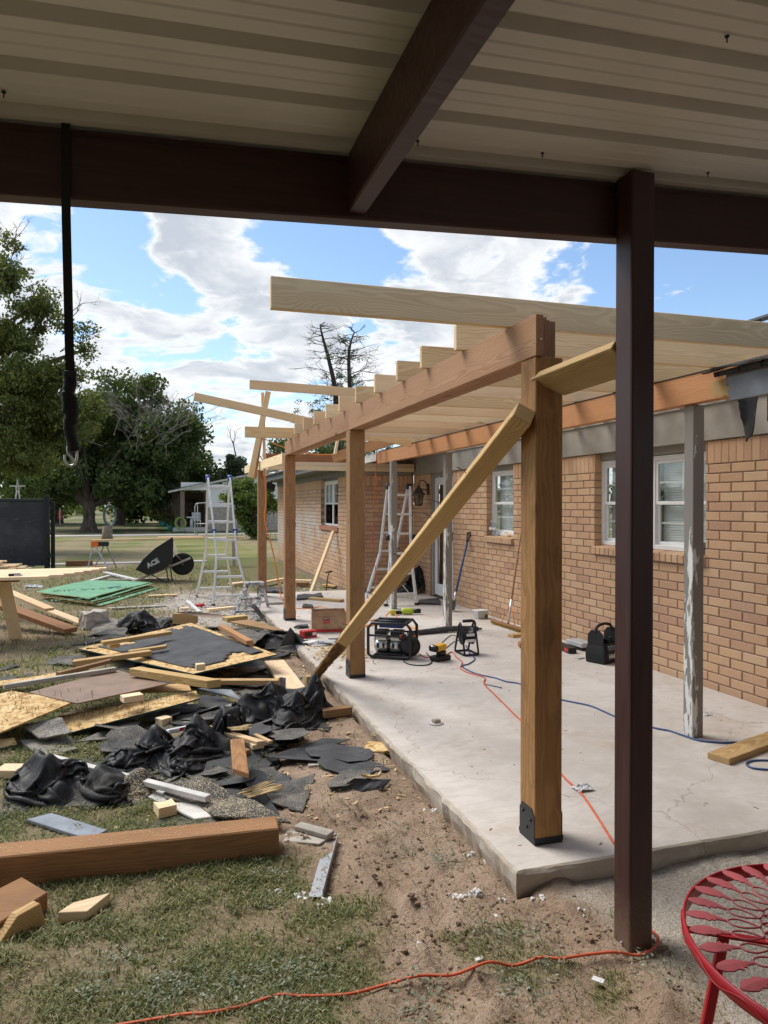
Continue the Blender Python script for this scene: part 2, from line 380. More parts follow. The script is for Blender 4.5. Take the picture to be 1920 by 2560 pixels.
    # concrete
    def conc(name,c0,c1,stain,bstr=.25):
        N=newmat(name); tc=N.n('ShaderNodeTexCoord').outputs['Object']
        a=N.noise(tc,.9,8,.65,.6); b=N.noise(tc,6.,8,.7); s=N.noise(tc,55.,3,.6); sp=N.noise(tc,190.,2,.5)
        c=N.mix(N.mr(N.m('ADD',N.m('MULTIPLY',a,.6),N.m('MULTIPLY',b,.4)),.36,.64),c0,c1)
        c=N.mix(N.m('MULTIPLY',N.mr(N.noise(N.vm('ADD',tc,(4,2,0)),1.7,8,.72,.8),.52,.70),.5),c,stain)
        trow=N.noise(N.vm('ADD',N.vm('MULTIPLY',tc,(1.,3.5,1.)),(9,9,9)),4.5,5,.6,1.5)
        c=N.mix(N.m('MULTIPLY',N.mr(trow,.50,.66),.5),c,(.46,.425,.39)); c=N.mix(N.m('MULTIPLY',N.mr(N.noise(N.vm('ADD',tc,(7,1,3)),14.,7,.75),.55,.68),.4),c,(.42,.355,.30))
        c=N.mix(N.m('MULTIPLY',N.mr(N.noise(tc,3.1,4,.6,2.),.56,.62),.22),c,(.60,.57,.54))
        c=N.mix(N.m('MULTIPLY',N.mr(s,.64,.74),.6),c,tuple(min(.8,x*1.3) for x in c1)); c=N.mix(N.m('MULTIPLY',N.mr(sp,.70,.77),N.mr(b,.4,.6)),c,(.14,.10,.07))
        ck=N.n('ShaderNodeTexVoronoi',{'Vector':N.vm('ADD',N.vm('MULTIPLY',tc,(1,1,0)),N.vm('SCALE',N.n('ShaderNodeTexNoise',{'Vector':tc,'Scale':2.6,'Detail':7,'Roughness':.65}).outputs['Color'],scale=.5)),'Scale':.42},feature='DISTANCE_TO_EDGE').outputs[0]; ck=N.mr(ck,.0025,.0007); c=N.mix(N.m('MULTIPLY',ck,.55),c,(.20,.16,.13))
        finish(N,c,.8,0,N.m('ADD',N.m('MULTIPLY',b,1.),N.m('MULTIPLY',s,.35)),bstr,.006,.3)
    conc('concrete',(.47,.42,.37),(.60,.555,.51),(.38,.28,.20)); conc('concrete_side',(.33,.275,.21),(.45,.39,.32),(.20,.135,.08),.8); conc('walk',(.45,.42,.39),(.56,.53,.50),(.40,.36,.30))
    conc('rubble',(.42,.38,.34),(.56,.52,.48),(.30,.24,.19),.8)
    # bricks
    def brick(name,pale=0.,dark=1.):
        N=newmat(name); geo=N.n('ShaderNodeNewGeometry'); pos=geo.outputs['Position']; isl=geo.outputs['Random Per Island']; rd=N.n('ShaderNodeObjectInfo').outputs['Random']
        r=N.m('FRACT',N.m('ADD',N.m('MULTIPLY',isl,3.7),N.m('MULTIPLY',rd,11.3)))
        c=N.ramp(r,[(0.,(.46,.27,.18)),(.12,(.53,.325,.20)),(.45,(.58,.36,.215)),(.75,(.60,.385,.23)),(.93,(.62,.425,.265)),(1.,(.49,.29,.20))])
        n=N.noise(pos,38.,6,.7); m=N.noise(pos,120.,3,.6); c=N.mix(N.m('MULTIPLY',N.mr(n,.48,.72),.5),c,(.60,.46,.30)); c=N.mix(N.m('MULTIPLY',N.mr(m,.60,.72),.6),c,(.20,.10,.06))
        st=N.noise(pos,1.7,7,.7); c=N.mix(N.m('MULTIPLY',N.mr(st,.50,.68),.2),c,(.38,.24,.15)); bz=N.n('ShaderNodeSeparateXYZ',{0:pos}).outputs[2]; c=N.mix(N.m('MULTIPLY',N.mr(N.m('ADD',bz,N.m('MULTIPLY',st,.35)),.42,.12),.4),c,(.42,.29,.19))
        if pale:
            w=N.noise(pos,1.1,7,.65); zz=N.n('ShaderNodeSeparateXYZ',{0:pos}).outputs[2]
            pm=N.m('MULTIPLY',N.m('MULTIPLY',N.mr(w,.40,.58),N.mr(zz,1.75,1.1)),N.mr(zz,.1,.75)); c=N.mix(N.m('MULTIPLY',pm,pale),c,(.56,.51,.47))
        finish(N,c,.85,0,N.m('ADD',n,m),.5,.006,.2)
    brick('brick'); brick('brick_wing',.8)
    plain('mortar',(.28,.20,.16),.95,var=.2,scale=14)
    # peeling grey paint
    N=newmat('peeling'); tc=N.n('ShaderNodeTexCoord').outputs['Object']
    px=N.n('ShaderNodeSeparateXYZ',{0:tc}); a=N.noise(N.vm('MULTIPLY',tc,(2.2,13,13)),1.,8,.68,.4); b=N.noise(N.vm('MULTIPLY',tc,(3.,60,60)),1.,5,.7)
    zone=N.m('MULTIPLY',N.mr(px.outputs[0],.55,.1),N.mr(px.outputs[1],-.035,.03,.0,1.)); k=N.m('ADD',a,N.m('MULTIPLY',zone,.20))
    c=N.ramp(b,[(.3,(.12,.105,.09)),(.7,(.34,.31,.28))]); c=N.mix(N.mr(N.noise(N.vm('MULTIPLY',tc,(4,20,20)),1.,6,.6),.47,.52),c,(.74,.73,.70)); c=N.mix(N.mr(k,.665,.675),(.25,.235,.21),c)
    finish(N,c,.6,0,N.m('ADD',N.m('MULTIPLY',N.mr(k,.66,.68),-.8),N.m('MULTIPLY',b,.3)),.5,.004,.35)
    # painted steel of the near cover: brown, scratched, chalky
    N=newmat('steel_brown'); tc=N.n('ShaderNodeTexCoord').outputs['Object']
    n=N.noise(N.vm('MULTIPLY',tc,(1.,14,14)),3.,7,.65); c=N.mix(N.mr(n,.35,.7),(.040,.0135,.011),(.064,.023,.019)); s=N.noise(N.vm('MULTIPLY',tc,(9,9,9)),6.,8,.8); c=N.mix(N.mr(s,.715,.73),c,(.42,.36,.32))
    dz=N.n('ShaderNodeSeparateXYZ',{0:N.n('ShaderNodeNewGeometry').outputs['Position']}).outputs[2]
    c=N.mix(N.m('MULTIPLY',N.mr(N.m('ADD',dz,N.m('MULTIPLY',s,-.35)),.0,-.30),.55),c,(.22,.15,.10))
    finish(N,c,N.mr(n,.3,.7,.38,.55),0,s,.08,.002,.45)
    plain('panel_white',(.72,.70,.65),.45,var=.05,scale=2.2,bstr=.04)
    # metals
    def metal(name,col,rough,var=.25,spots=None):
        N=newmat(name); tc=N.n('ShaderNodeTexCoord').outputs['Object']; n=N.noise(N.vm('MULTIPLY',tc,(6,6,1.5)),6.,7,.7); c=N.mix(N.mr(n,.3,.72),tuple(x*(1-var) for x in col),col)
        if spots:
            s=N.noise(tc,22.,7,.75); c=N.mix(N.mr(s,.55,.60),c,spots)
        finish(N,c,N.mr(n,.3,.75,rough+.14,rough-.05),0.85 if not spots else .5,n,.06,.002,.5)
    metal('aluminium',(.88,.89,.90),.42); metal('galvanised',(.52,.54,.56),.42,spots=(.30,.20,.14)); metal('chrome',(.75,.75,.74),.28); metal('stool_metal',(.62,.62,.63),.45)
    N=newmat('paint_splat'); tc=N.n('ShaderNodeTexCoord').outputs['Object']; s=N.noise(tc,30.,7,.7); c=N.mix(N.mr(s,.47,.53),(.20,.20,.20),(.62,.61,.58)); c=N.mix(N.mr(N.noise(tc,48.,5,.7),.56,.60),c,(.04,.04,.04)); finish(N,c,.6,.2,s,.2,.003)
    for nm,co,ro in (('black_plastic',(.014,.014,.015),.42),('black_rubber',(.018,.018,.018),.75),('black_steel',(.02,.021,.024),.45),('blue_plastic',(.015,.04,.20),.4),('blue_cap',(.02,.06,.30),.4),('blue_hose',(.035,.085,.22),.45),
        ('red_cord',(.62,.115,.05),.5),('orange_hose',(.80,.25,.03),.45),('orange_plastic',(.75,.17,.03),.45),('yellow_plastic',(.75,.42,.03),.42),('lime_plastic',(.45,.55,.06),.42),('yellow_bristle',(.50,.37,.04),.9),('white_plastic',(.72,.72,.72),.45),
        ('cardboard',(.42,.27,.155),.85),('box_red',(.48,.03,.03),.6),('box_ink',(.06,.04,.03),.8),('label_white',(.75,.75,.74),.6),('label_blue',(.10,.16,.30),.5),('teal_plastic',(.05,.33,.30),.45),
        ('grey_paint',(.31,.285,.245),.55),('grey_paint_dark',(.20,.195,.185),.6),('fascia_grey',(.17,.18,.19),.55),('white_paint',(.74,.74,.72),.5),('white_trim',(.60,.58,.54),.65),('vinyl_white',(.78,.78,.77),.4),('blind',(.82,.82,.80),.6),
        ('room_dark',(.05,.05,.05),.9),('soffit',(.17,.165,.155),.7),('bronze',(.085,.06,.04),.45),('red_paint',(.40,.014,.024),.38),('red_chalky',(.36,.075,.085),.62),('siding',(.82,.82,.80),.6),('tan_wall',(.42,.36,.30),.8),('porch_dark',(.12,.085,.06),.8),
        ('terracotta',(.45,.20,.10),.8),('hose_green',(.30,.42,.12),.6),('grey_hose',(.10,.13,.15),.5),('strap_black',(.010,.010,.011),.7),('blue_grey_paint',(.24,.27,.31),.6),('brick_loose',(.38,.17,.10),.85),('slate_plate',(.06,.062,.065),.6),('red_box',(.50,.03,.03),.5),
        ('clear_tub',(.52,.53,.52),.35),('plaster',(.72,.71,.68),.95),('glove',(.60,.60,.60),.8),('mud',(.23,.16,.11),.95),('stump',(.22,.17,.13),.9),('gravel_white',(.58,.54,.49),.9)):
        plain(name=nm,col=co,rough=ro,var=.03 if nm in ('vinyl_white','white_paint','siding','blind') else .2 if ro>.55 else .1,bstr=.02 if nm in ('vinyl_white','white_paint') else .12)
    # scratched dumpster gate
    N=newmat('gate_black'); tc=N.n('ShaderNodeTexCoord').outputs['Object']; s=N.noise(N.vm('MULTIPLY',tc,(1.2,1,14)),3.2,8,.75,1.5); c=N.mix(N.m('MULTIPLY',N.mr(s,.585,.64),.55),(.017,.020,.026),(.23,.25,.28)); c=N.mix(N.mr(N.noise(tc,1.5,6),.45,.75),c,(.05,.055,.062)); finish(N,c,.5,0,s,.1,.004,.4)
    # lamp glass, window glass
    def glass(name,tint,gl=.06,base=.92):
        N=newmat(name); lw=N.n('ShaderNodeLayerWeight',{'Blend':.25}).outputs['Fresnel']; t=N.n('ShaderNodeBsdfTransparent',{0:tint}); g=N.n('ShaderNodeBsdfGlossy',{0:(1,1,1),1:.02})
        mx=N.n('ShaderNodeMixShader',{0:N.m('ADD',N.m('MULTIPLY',lw,.14),gl,clamp=True),1:t,2:g}); N.n('ShaderNodeOutputMaterial',{0:mx})
    glass('glass',(.93,.95,.95),.015); glass('glass_dark',(.10,.11,.12),.03); glass('lamp_glass',(.55,.55,.50),.08); glass('bottle',(.86,.90,.92),.08)
    N=newmat('screen'); finish(N,(.035,.036,.04),.85,0)
    # leaves: colour varies leaf by leaf; light passes through
    def leaf(name,cols,tr=.35):
        N=newmat(name); isl=N.n('ShaderNodeNewGeometry').outputs['Random Per Island']; c=N.ramp(isl,[(i/(len(cols)-1),k) for i,k in enumerate(cols)])
        d=N.n('ShaderNodeBsdfPrincipled',{'Base Color':c,'Roughness':.55,'Specular IOR Level':.3}); t=N.n('ShaderNodeBsdfTranslucent',{0:N.mix(1.,c,(1.5,1.5,.7),'MULTIPLY')}); N.n('ShaderNodeOutputMaterial',{0:N.n('ShaderNodeMixShader',{0:tr,1:d,2:t})})
    leaf('leaf_dark',[(.038,.058,.02),(.055,.085,.026),(.08,.115,.035),(.12,.155,.055)]); leaf('leaf_mid',[(.05,.085,.02),(.08,.13,.03),(.13,.18,.045),(.20,.24,.07)]); leaf('leaf_olive',[(.05,.07,.022),(.085,.115,.032),(.13,.16,.045),(.20,.20,.07)]); leaf('needle',[(.03,.05,.03),(.05,.075,.04),(.08,.10,.05)],.15)
    leaf('blade',[(.085,.108,.035),(.13,.158,.055),(.18,.205,.08),(.29,.28,.14),(.50,.44,.28)],.35); leaf('blade_dry',[(.14,.14,.055),(.27,.24,.11),(.42,.36,.20),(.52,.45,.29)],.3); leaf('weed',[(.11,.14,.08),(.17,.20,.13),(.24,.27,.20),(.31,.33,.27)],.2)
    N=newmat('bark'); tc=N.n('ShaderNodeTexCoord').outputs['Object']; a=N.noise(N.vm('MULTIPLY',tc,(7,7,1.6)),1.,7,.7); finish(N,N.ramp(a,[(.3,(.035,.026,.02)),(.7,(.15,.12,.095))]),.95,0,a,.8,.05,.1)
    plain('dead_wood',(.27,.24,.225),.9); plain('twig',(.05,.04,.035),.9)
    plain('splinter',(.60,.45,.24),.8,var=.3,scale=30)
    # roof shingles of the houses
    N=newmat('roof_shingle'); tc=N.n('ShaderNodeTexCoord').outputs['Object']; b=N.n('ShaderNodeTexBrick',{'Vector':tc,'Color1':(.045,.045,.047,1),'Color2':(.075,.072,.07,1),'Mortar':(.02,.02,.02,1),'Scale':1.,'Mortar Size':.008,'Brick Width':.3,'Row Height':.14}); finish(N,b.outputs[0],.9,0,N.noise(tc,90.,3),.4,.006,.2)
    # ground: soil / turf / pale gravel mixed by vertex attribute "cover"
    N=newmat('ground'); geo=N.n('ShaderNodeNewGeometry').outputs['Position']; at_=N.n('ShaderNodeAttribute',attribute_name='cover'); sc=N.n('ShaderNodeSeparateColor',{0:at_.outputs['Color']})
    n1=N.noise(geo,1.3,8,.65); n2=N.noise(geo,11.,8,.7); n3=N.noise(geo,70.,4,.65); n4=N.noise(geo,210.,2,.5)
    soil=N.ramp(N.m('ADD',N.m('MULTIPLY',n1,.55),N.m('MULTIPLY',n2,.45)),[(.34,(.20,.13,.09)),(.5,(.37,.265,.19)),(.64,(.49,.37,.28))]); soil=N.mix(N.m('MULTIPLY',N.mr(n2,.53,.70),.55),soil,(.20,.135,.09)); soil=N.mix(N.m('MULTIPLY',N.mr(n3,.54,.70),.65),soil,(.15,.10,.07)); soil=N.mix(N.m('MULTIPLY',N.mr(n4,.66,.74),.6),soil,(.56,.50,.43))
    turf=N.ramp(N.m('ADD',N.m('MULTIPLY',n2,.5),N.m('MULTIPLY',n3,.5)),[(.34,(.08,.085,.035)),(.5,(.17,.155,.075)),(.66,(.29,.245,.15))]);
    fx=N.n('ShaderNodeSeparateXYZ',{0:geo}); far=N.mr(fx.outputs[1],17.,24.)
    farturf=N.ramp(N.noise(N.vm('MULTIPLY',geo,(.35,1.,1.)),.55,8,.65),[(.36,(.085,.13,.03)),(.47,(.16,.185,.055)),(.56,(.25,.245,.09)),(.68,(.32,.28,.13))]); past_walk=N.mr(fx.outputs[1],42.3,43.); farturf=N.mix(past_walk,farturf,(.075,.125,.03)); farturf=N.mix(N.m('MULTIPLY',N.mr(n3,.42,.66),.4),farturf,(.08,.09,.03)); turf=N.mix(far,turf,farturf)  # far turf turns one deeper green beyond the walk
    grav=N.ramp(N.m('ADD',N.m('MULTIPLY',n3,.5),N.m('MULTIPLY',n4,.5)),[(.36,(.26,.21,.16)),(.5,(.45,.40,.335)),(.62,(.58,.54,.48))])
    c=N.mix(sc.outputs[1],soil,turf); c=N.mix(sc.outputs[2],c,grav)
    finish(N,c,.95,0,N.m('ADD',N.m('MULTIPLY',n2,1.6),N.m('ADD',n3,N.m('MULTIPLY',n4,.4))),.7,.022,.15)
build_special()
# ------------------------------------------------------------------ ground and slab
def sstep(a,b,x):
    t=min(1,max(0,(x-a)/(b-a))); return t*t*(3-2*t)
def cover(x,y):
    """(turf, gravel) share of the soil at a place"""
    n=nz(x,y,3.,.9,4); n2=nz(x,y,8.,3.,3)
    if y<9:
        edge=.74+.30*n+.2*n2-.07*(y-3)*(y>3)
        t=sstep(edge+.22,edge-.3,x)
        if y<2.5: t=max(t*.95,.52*sstep(-.15,.3,n2+.25*n)*sstep(1.95,1.5,x))
        t*=.45+.55*sstep(-.35,.2,n2+.5*n)
    else: t=.45+.5*sstep(-.3,.3,n)
    g=0.
    if x>1.55 and y<2.75: g=sstep(1.5,1.95,x+.3*n2)*sstep(1.2,1.7,y+.3*n)
    if 8.6<y<14.5 and -.4<x<2.2: g=max(g,sstep(.35,.0,math.hypot((x-.95)/1.0,(y-11.9)/2.3)-.75+.4*n2))
    if 20.7<y<22.2 and x<1.3: g=max(g,.35)
    if y>13.2 and .6<x<3.3: t=max(t,.97)
    return t*(1-g),g
def gz(x,y):
    t,g=cover(x,y); near=sstep(26,12,y)
    if 1.5<x<4.4 and 2.9<y<12.2: return G-.12
    if 1.40<x<=1.5 and 2.66<y<12.7: return G-.03
    rough=(.022*nz(x,y,0,2.2,3)+.026*abs(nz(x,y,5,9.,3))*(1-t)+.008*nz(x,y,9,16.,2)) if near>0 else 0
    lump=.10*max(0,nz(x,y,2,6.5,4)-.18)*(1-t)*(1-g) if 0.2<x<1.75 and y<3.6 else 0
    return G+near*rough+lump
def axis(lo,a,b,hi,step,g=1.22):
    xs=list(np.arange(a,b+1e-6,step)); d=step*1.5; x=b
    while x<hi: x+=d; d*=g; xs.append(min(x,hi))
    d=step*1.5; x=a; pre=[]
    while x>lo: x-=d; d*=g; pre.append(max(x,lo))
    return pre[::-1]+xs
def build_ground():
    xs=axis(-600,-2.2,2.6,600,.045); ys=axis(-60,1.3,7.5,1500,.045)
    v=[];cv=[]
    for x in xs:
        for y in ys:
            v.append((x,y,gz(x,y))); t,g=cover(x,y); cv.append((0,t,g,1))
    H=len(ys); f=[(i*H+j,(i+1)*H+j,(i+1)*H+j+1,i*H+j+1) for i in range(len(xs)-1) for j in range(H-1)]
    me=bpy.data.meshes.new('ground'); me.from_pydata(v,[],f); me.polygons.foreach_set('use_smooth',[True]*len(f))
    a=me.color_attributes.new('cover','FLOAT_COLOR','POINT'); a.data.foreach_set('color',np.array(cv,dtype=np.float32).ravel())
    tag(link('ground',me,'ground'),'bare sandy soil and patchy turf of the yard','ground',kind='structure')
    # slab: irregular formed edge
    def edge(p,q,n,amp,sd):
        p,q=Vector(p),Vector(q); d=(q-p).normalized(); nn=Vector((-d.y,d.x)); return [p+(q-p)*(i/n)+nn*amp*nz(i*.7,sd,0,1.) for i in range(n)]
    o=edge((1.43,2.69),(4.455,2.66),60,.003,1)+edge((4.455,2.66),(4.455,12.32),2,0,2)+edge((4.455,12.32),(3.305,12.32),2,0,3)+edge((3.305,12.32),(3.29,12.7),2,0,4)+edge((3.29,12.7),(1.43,12.7),20,.01,5)+edge((1.43,12.7),(1.43,2.69),190,.014,6)
    n=len(o); mb=MB(); v=[];
    cen=Vector((2.9,7.5))
    for k,(ins,z) in enumerate(((.016,0.),(.004,-.006),(0,-.018),(0.,-.06),(.012,-.11),(0.02,-.25))):
        for i,p in enumerate(o):
            a=o[i-1]; b=o[(i+1)%n]; t=(b-a).normalized(); nn=Vector((-t.y,t.x))
            jit=(.012 if p.x<1.6 else .004)*nz(p.x,p.y,z*20,7.) if 0<k<5 else (.004*nz(p.x,p.y,1,30.) if k==0 else 0)
            q=p+nn*(ins+jit); v.append((q.x,q.y,z+(.004*nz(p.x,p.y,z,13.) if 0<k<3 else 0)))
    f=[tuple(range(n))]; mi=[0]
    for k in range(5):
        for i in range(n): f.append((k*n+i,(k+1)*n+i,(k+1)*n+(i+1)%n,k*n+(i+1)%n))
    mb.add(v,f,0,False); mb.mi=[0]+[1]*(len(f)-1)
    s=mb.build('patio_slab',['concrete','concrete_side']); bm=bmesh.new(); bm.from_mesh(s.data); bmesh.ops.recalc_face_normals(bm,faces=bm.faces); bm.to_mesh(s.data); bm.free()
    tag(s,'pale concrete patio slab with a rough formed edge','patio',kind='structure')
    # concrete walk across the far lawn and kerb-like strip nearer
    w=MB().box((-40,40.6,G-.1),(40,42.2,G+.035)).build('walkway','walk',bevel=.01); tag(w,'straight concrete walk crossing the far lawn','walk',kind='structure')
    w=MB().box((-9,21.3,G-.1),(1.3,21.75,G+.03)).build('path','walk',bevel=.01); tag(w,'low concrete strip in the dry grass behind the sawhorse','path',kind='structure')
build_ground()
# ------------------------------------------------------------------ brick house
HOUSE=thing('brick_house','long tan brick house with stripped porch eave beside the slab','house',(4.45,7,0))
BRK_BOX={}
def brick_mesh(sx,sy,sz):
    k=(round(sx,3),round(sy,3),round(sz,3))
    if k not in BRK_BOX:
        me=MB().box((-k[0]/2,-k[1]/2,-k[2]/2),(k[0]/2,k[1]/2,k[2]/2)).mesh('brick',bevel=.0045); BRK_BOX[k]=me
    return BRK_BOX[k]
def brick_rects(L,holes,seed,ztop=2.1,start=0.):
    """(u0,u1,z0,z1) of each brick of a wall of length L; running bond under one soldier course"""
    rs=[];J=.010;rnd=random.Random(seed)
    def cut(u0,u1,z0,z1):
        seg=[(u0,u1)]
        for (a,b,c,d) in holes:
            if z1-.03>c and z0+.03<d:
                ns=[]
                for s,e in seg:
                    if e<=a or s>=b: ns.append((s,e))
                    else:
                        if s<a: ns.append((s,a))
                        if e>b: ns.append((b,e))
                seg=ns
        return [(s,e) for s,e in seg if e-s>.012]
    k=0;z=-.02
    while z<1.84:
        u=start-(.125 if k%2 else .25)*1.0
        while u<L:
            a,b=max(u+J/2,start),min(u+.25-J/2,L)
            if b-a>.012:
                for s,e in cut(a,b,z,z+.07): rs.append((s,e,z+J/2,z+.08-J/2))
            u+=.25
        z+=.08;k+=1
    u=start
    while u<L-.03:
        for s,e in cut(u+J/2,min(u+.08,L)-J/2,z,ztop): rs.append((s,e,z+J/2,ztop-.004))
        u+=.08
    return rs
def wall_solid(name,L,holes,M,mat,parent,T=.16,z0=-.3,z1=2.45,start=0.,inset=.008):
    """mortar body of the wall, in the wall's own frame: x along, y into the wall"""
    mb=MB(); us=sorted({start,L,*[h[0]-.004 for h in holes],*[h[1]+.004 for h in holes]})
    for a,b in zip(us,us[1:]):
        mid=(a+b)/2; hs=sorted([(h[2]-.004,h[3]+.004) for h in holes if h[0]-.005<mid<h[1]+.005]); z=z0
        for c,d in hs:
            if c>z: mb.box((a,inset,z),(b,T,c))
            z=max(z,d)
        if z<z1: mb.box((a,inset,z),(b,T,z1))
    return mb.build(name,mat,parent,M)
def lay_bricks(rects,M,mat,wallpart,depth=.10,single=None):
    """rects picked in `single` become bricks of their own, the rest one joined part"""
    t=MB().box((-.5,-.5,-.5),(.5,.5,.5)).mesh('t',bevel=.0)
    bx=[];rest=[]
    for r in rects: (bx if single and r in single else rest).append(r)
    rnd=random.Random(5)
    for (a,b,c,d) in bx:
        me=brick_mesh(round((b-a)*50)/50-.0,depth,d-c)
        if not me.materials: me.materials.append(MAT[mat])
        o=bpy.data.objects.new('brick',me); COL.objects.link(o)
        o.matrix_basis=M@Matrix.Translation(((a+b)/2,depth/2+rnd.uniform(-.0015,.0015),(c+d)/2))@Matrix.Rotation(rnd.uniform(-.006,.006),4,'X'); o.parent=wallpart; o.matrix_parent_inverse=world_of(wallpart).inverted()
    ch=.0045;V=[];Fc=[]
    for (a,b,c,d) in rest:
        j=rnd.uniform(-.0015,.0015); base=len(V); y=j
        # front face, chamfer ring, sides
        fr=[(a+ch,y,c+ch),(b-ch,y,c+ch),(b-ch,y,d-ch),(a+ch,y,d-ch)]; sd=[(a,y+ch,c),(b,y+ch,c),(b,y+ch,d),(a,y+ch,d)]; bk=[(a,depth,c),(b,depth,c),(b,depth,d),(a,depth,d)]
        V+=fr+sd+bk; q=base
        Fc.append((q,q+1,q+2,q+3))
        for i in range(4):
            k=(i+1)%4; Fc.append((q+4+i,q+4+k,q+k,q+i)); Fc.append((q+8+i,q+8+k,q+4+k,q+4+i))
    if rest:
        me=bpy.data.meshes.new('bricks'); me.from_pydata(V,[],Fc); o=link('bricks',me,mat,wallpart,M); o['kind']='stuff'
def window(parent,M,w,z0,z1,recess,lites=(2,2),blind=True,label=None,lowdark=False):
    """double-hung vinyl window in an opening of width w (wall frame: x along, y into the wall)"""
    mb=MB(); F=.045; y0,y1=recess,recess+.07
    mb.box((0,y0,z0),(F,y1,z1)); mb.box((w-F,y0,z0),(w,y1,z1)); mb.box((F,y0,z0),(w-F,y1,z0+F)); mb.box((F,y0,z1-F),(w-F,y1,z1))
    win=mb.build('window','vinyl_white',parent,M,bevel=.004)
    if label: win['label']=label
    zm=(z0+z1)/2
    for k,(a,b,yy) in enumerate(((z0+F,zm+.015,.035),(zm-.02,z1-F,.012))):
        s=MB(); S=.032; ya,yb=recess+yy,recess+yy+.022; l,r=F-.002,w-F+.002
        s.box((l,ya,a),(l+S,yb,b)); s.box((r-S,ya,a),(r,yb,b)); s.box((l+S,ya,a),(r-S,yb,a+S)); s.box((l+S,ya,b-S),(r-S,yb,b))
        s.build('sash','vinyl_white',win,M,bevel=.003)
        g=MB(); g.box((l+S-.004,ya+.009,a+S-.004),(r-S+.004,ya+.013,b-S+.004)); g.build('pane','glass',win,M)
        gr=MB(); nx,nz_=lites
        for i in range(1,nx): x=l+S+(r-l-2*S)*i/nx; gr.box((x-.008,ya+.015,a+S),(x+.008,ya+.021,b-S))
        for i in range(1,nz_): z=a+S+(b-a-2*S)*i/nz_; gr.box((l+S,ya+.0155,z-.008),(r-S,ya+.0205,z+.008))
        gr.build('grille','vinyl_white',win,M)
    if lowdark: MB().box((F,recess+.02,z0+F),(w-F,recess+.024,zm-.02)).build('insect_screen','glass_dark',win,M)
    if blind:
        b=MB(); z=z0+.05
        while z<z1-.05: b.add([(F,recess+.10,z),(w-F,recess+.10,z),(w-F,recess+.112,z+.0228),(F,recess+.112,z+.0228)],[(0,1,2,3)]); z+=.0235
        b.build('blind','blind',win,M)
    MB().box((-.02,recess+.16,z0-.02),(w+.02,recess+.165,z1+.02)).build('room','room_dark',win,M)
    return win
def sill_bricks(parent,M,w,z,slope=.012):
    x=.0;n=max(1,round((w+.02)/.08)); st=(w+.02)/n
    for i in range(n):
        a=-.01+i*st+.004; b=a+st-.008
        mb=MB().add([(a,-.035,z-.095),(b,-.035,z-.095),(b,.11,z-.095),(a,.11,z-.095),(a,-.035,z-.008-slope),(b,-.035,z-.008-slope),(b,.11,z),(a,.11,z)],[(0,3,2,1),(4,5,6,7),(0,1,5,4),(1,2,6,5),(2,3,7,6),(3,0,4,7)])
        mb.build('brick','brick',parent,M,bevel=.004)
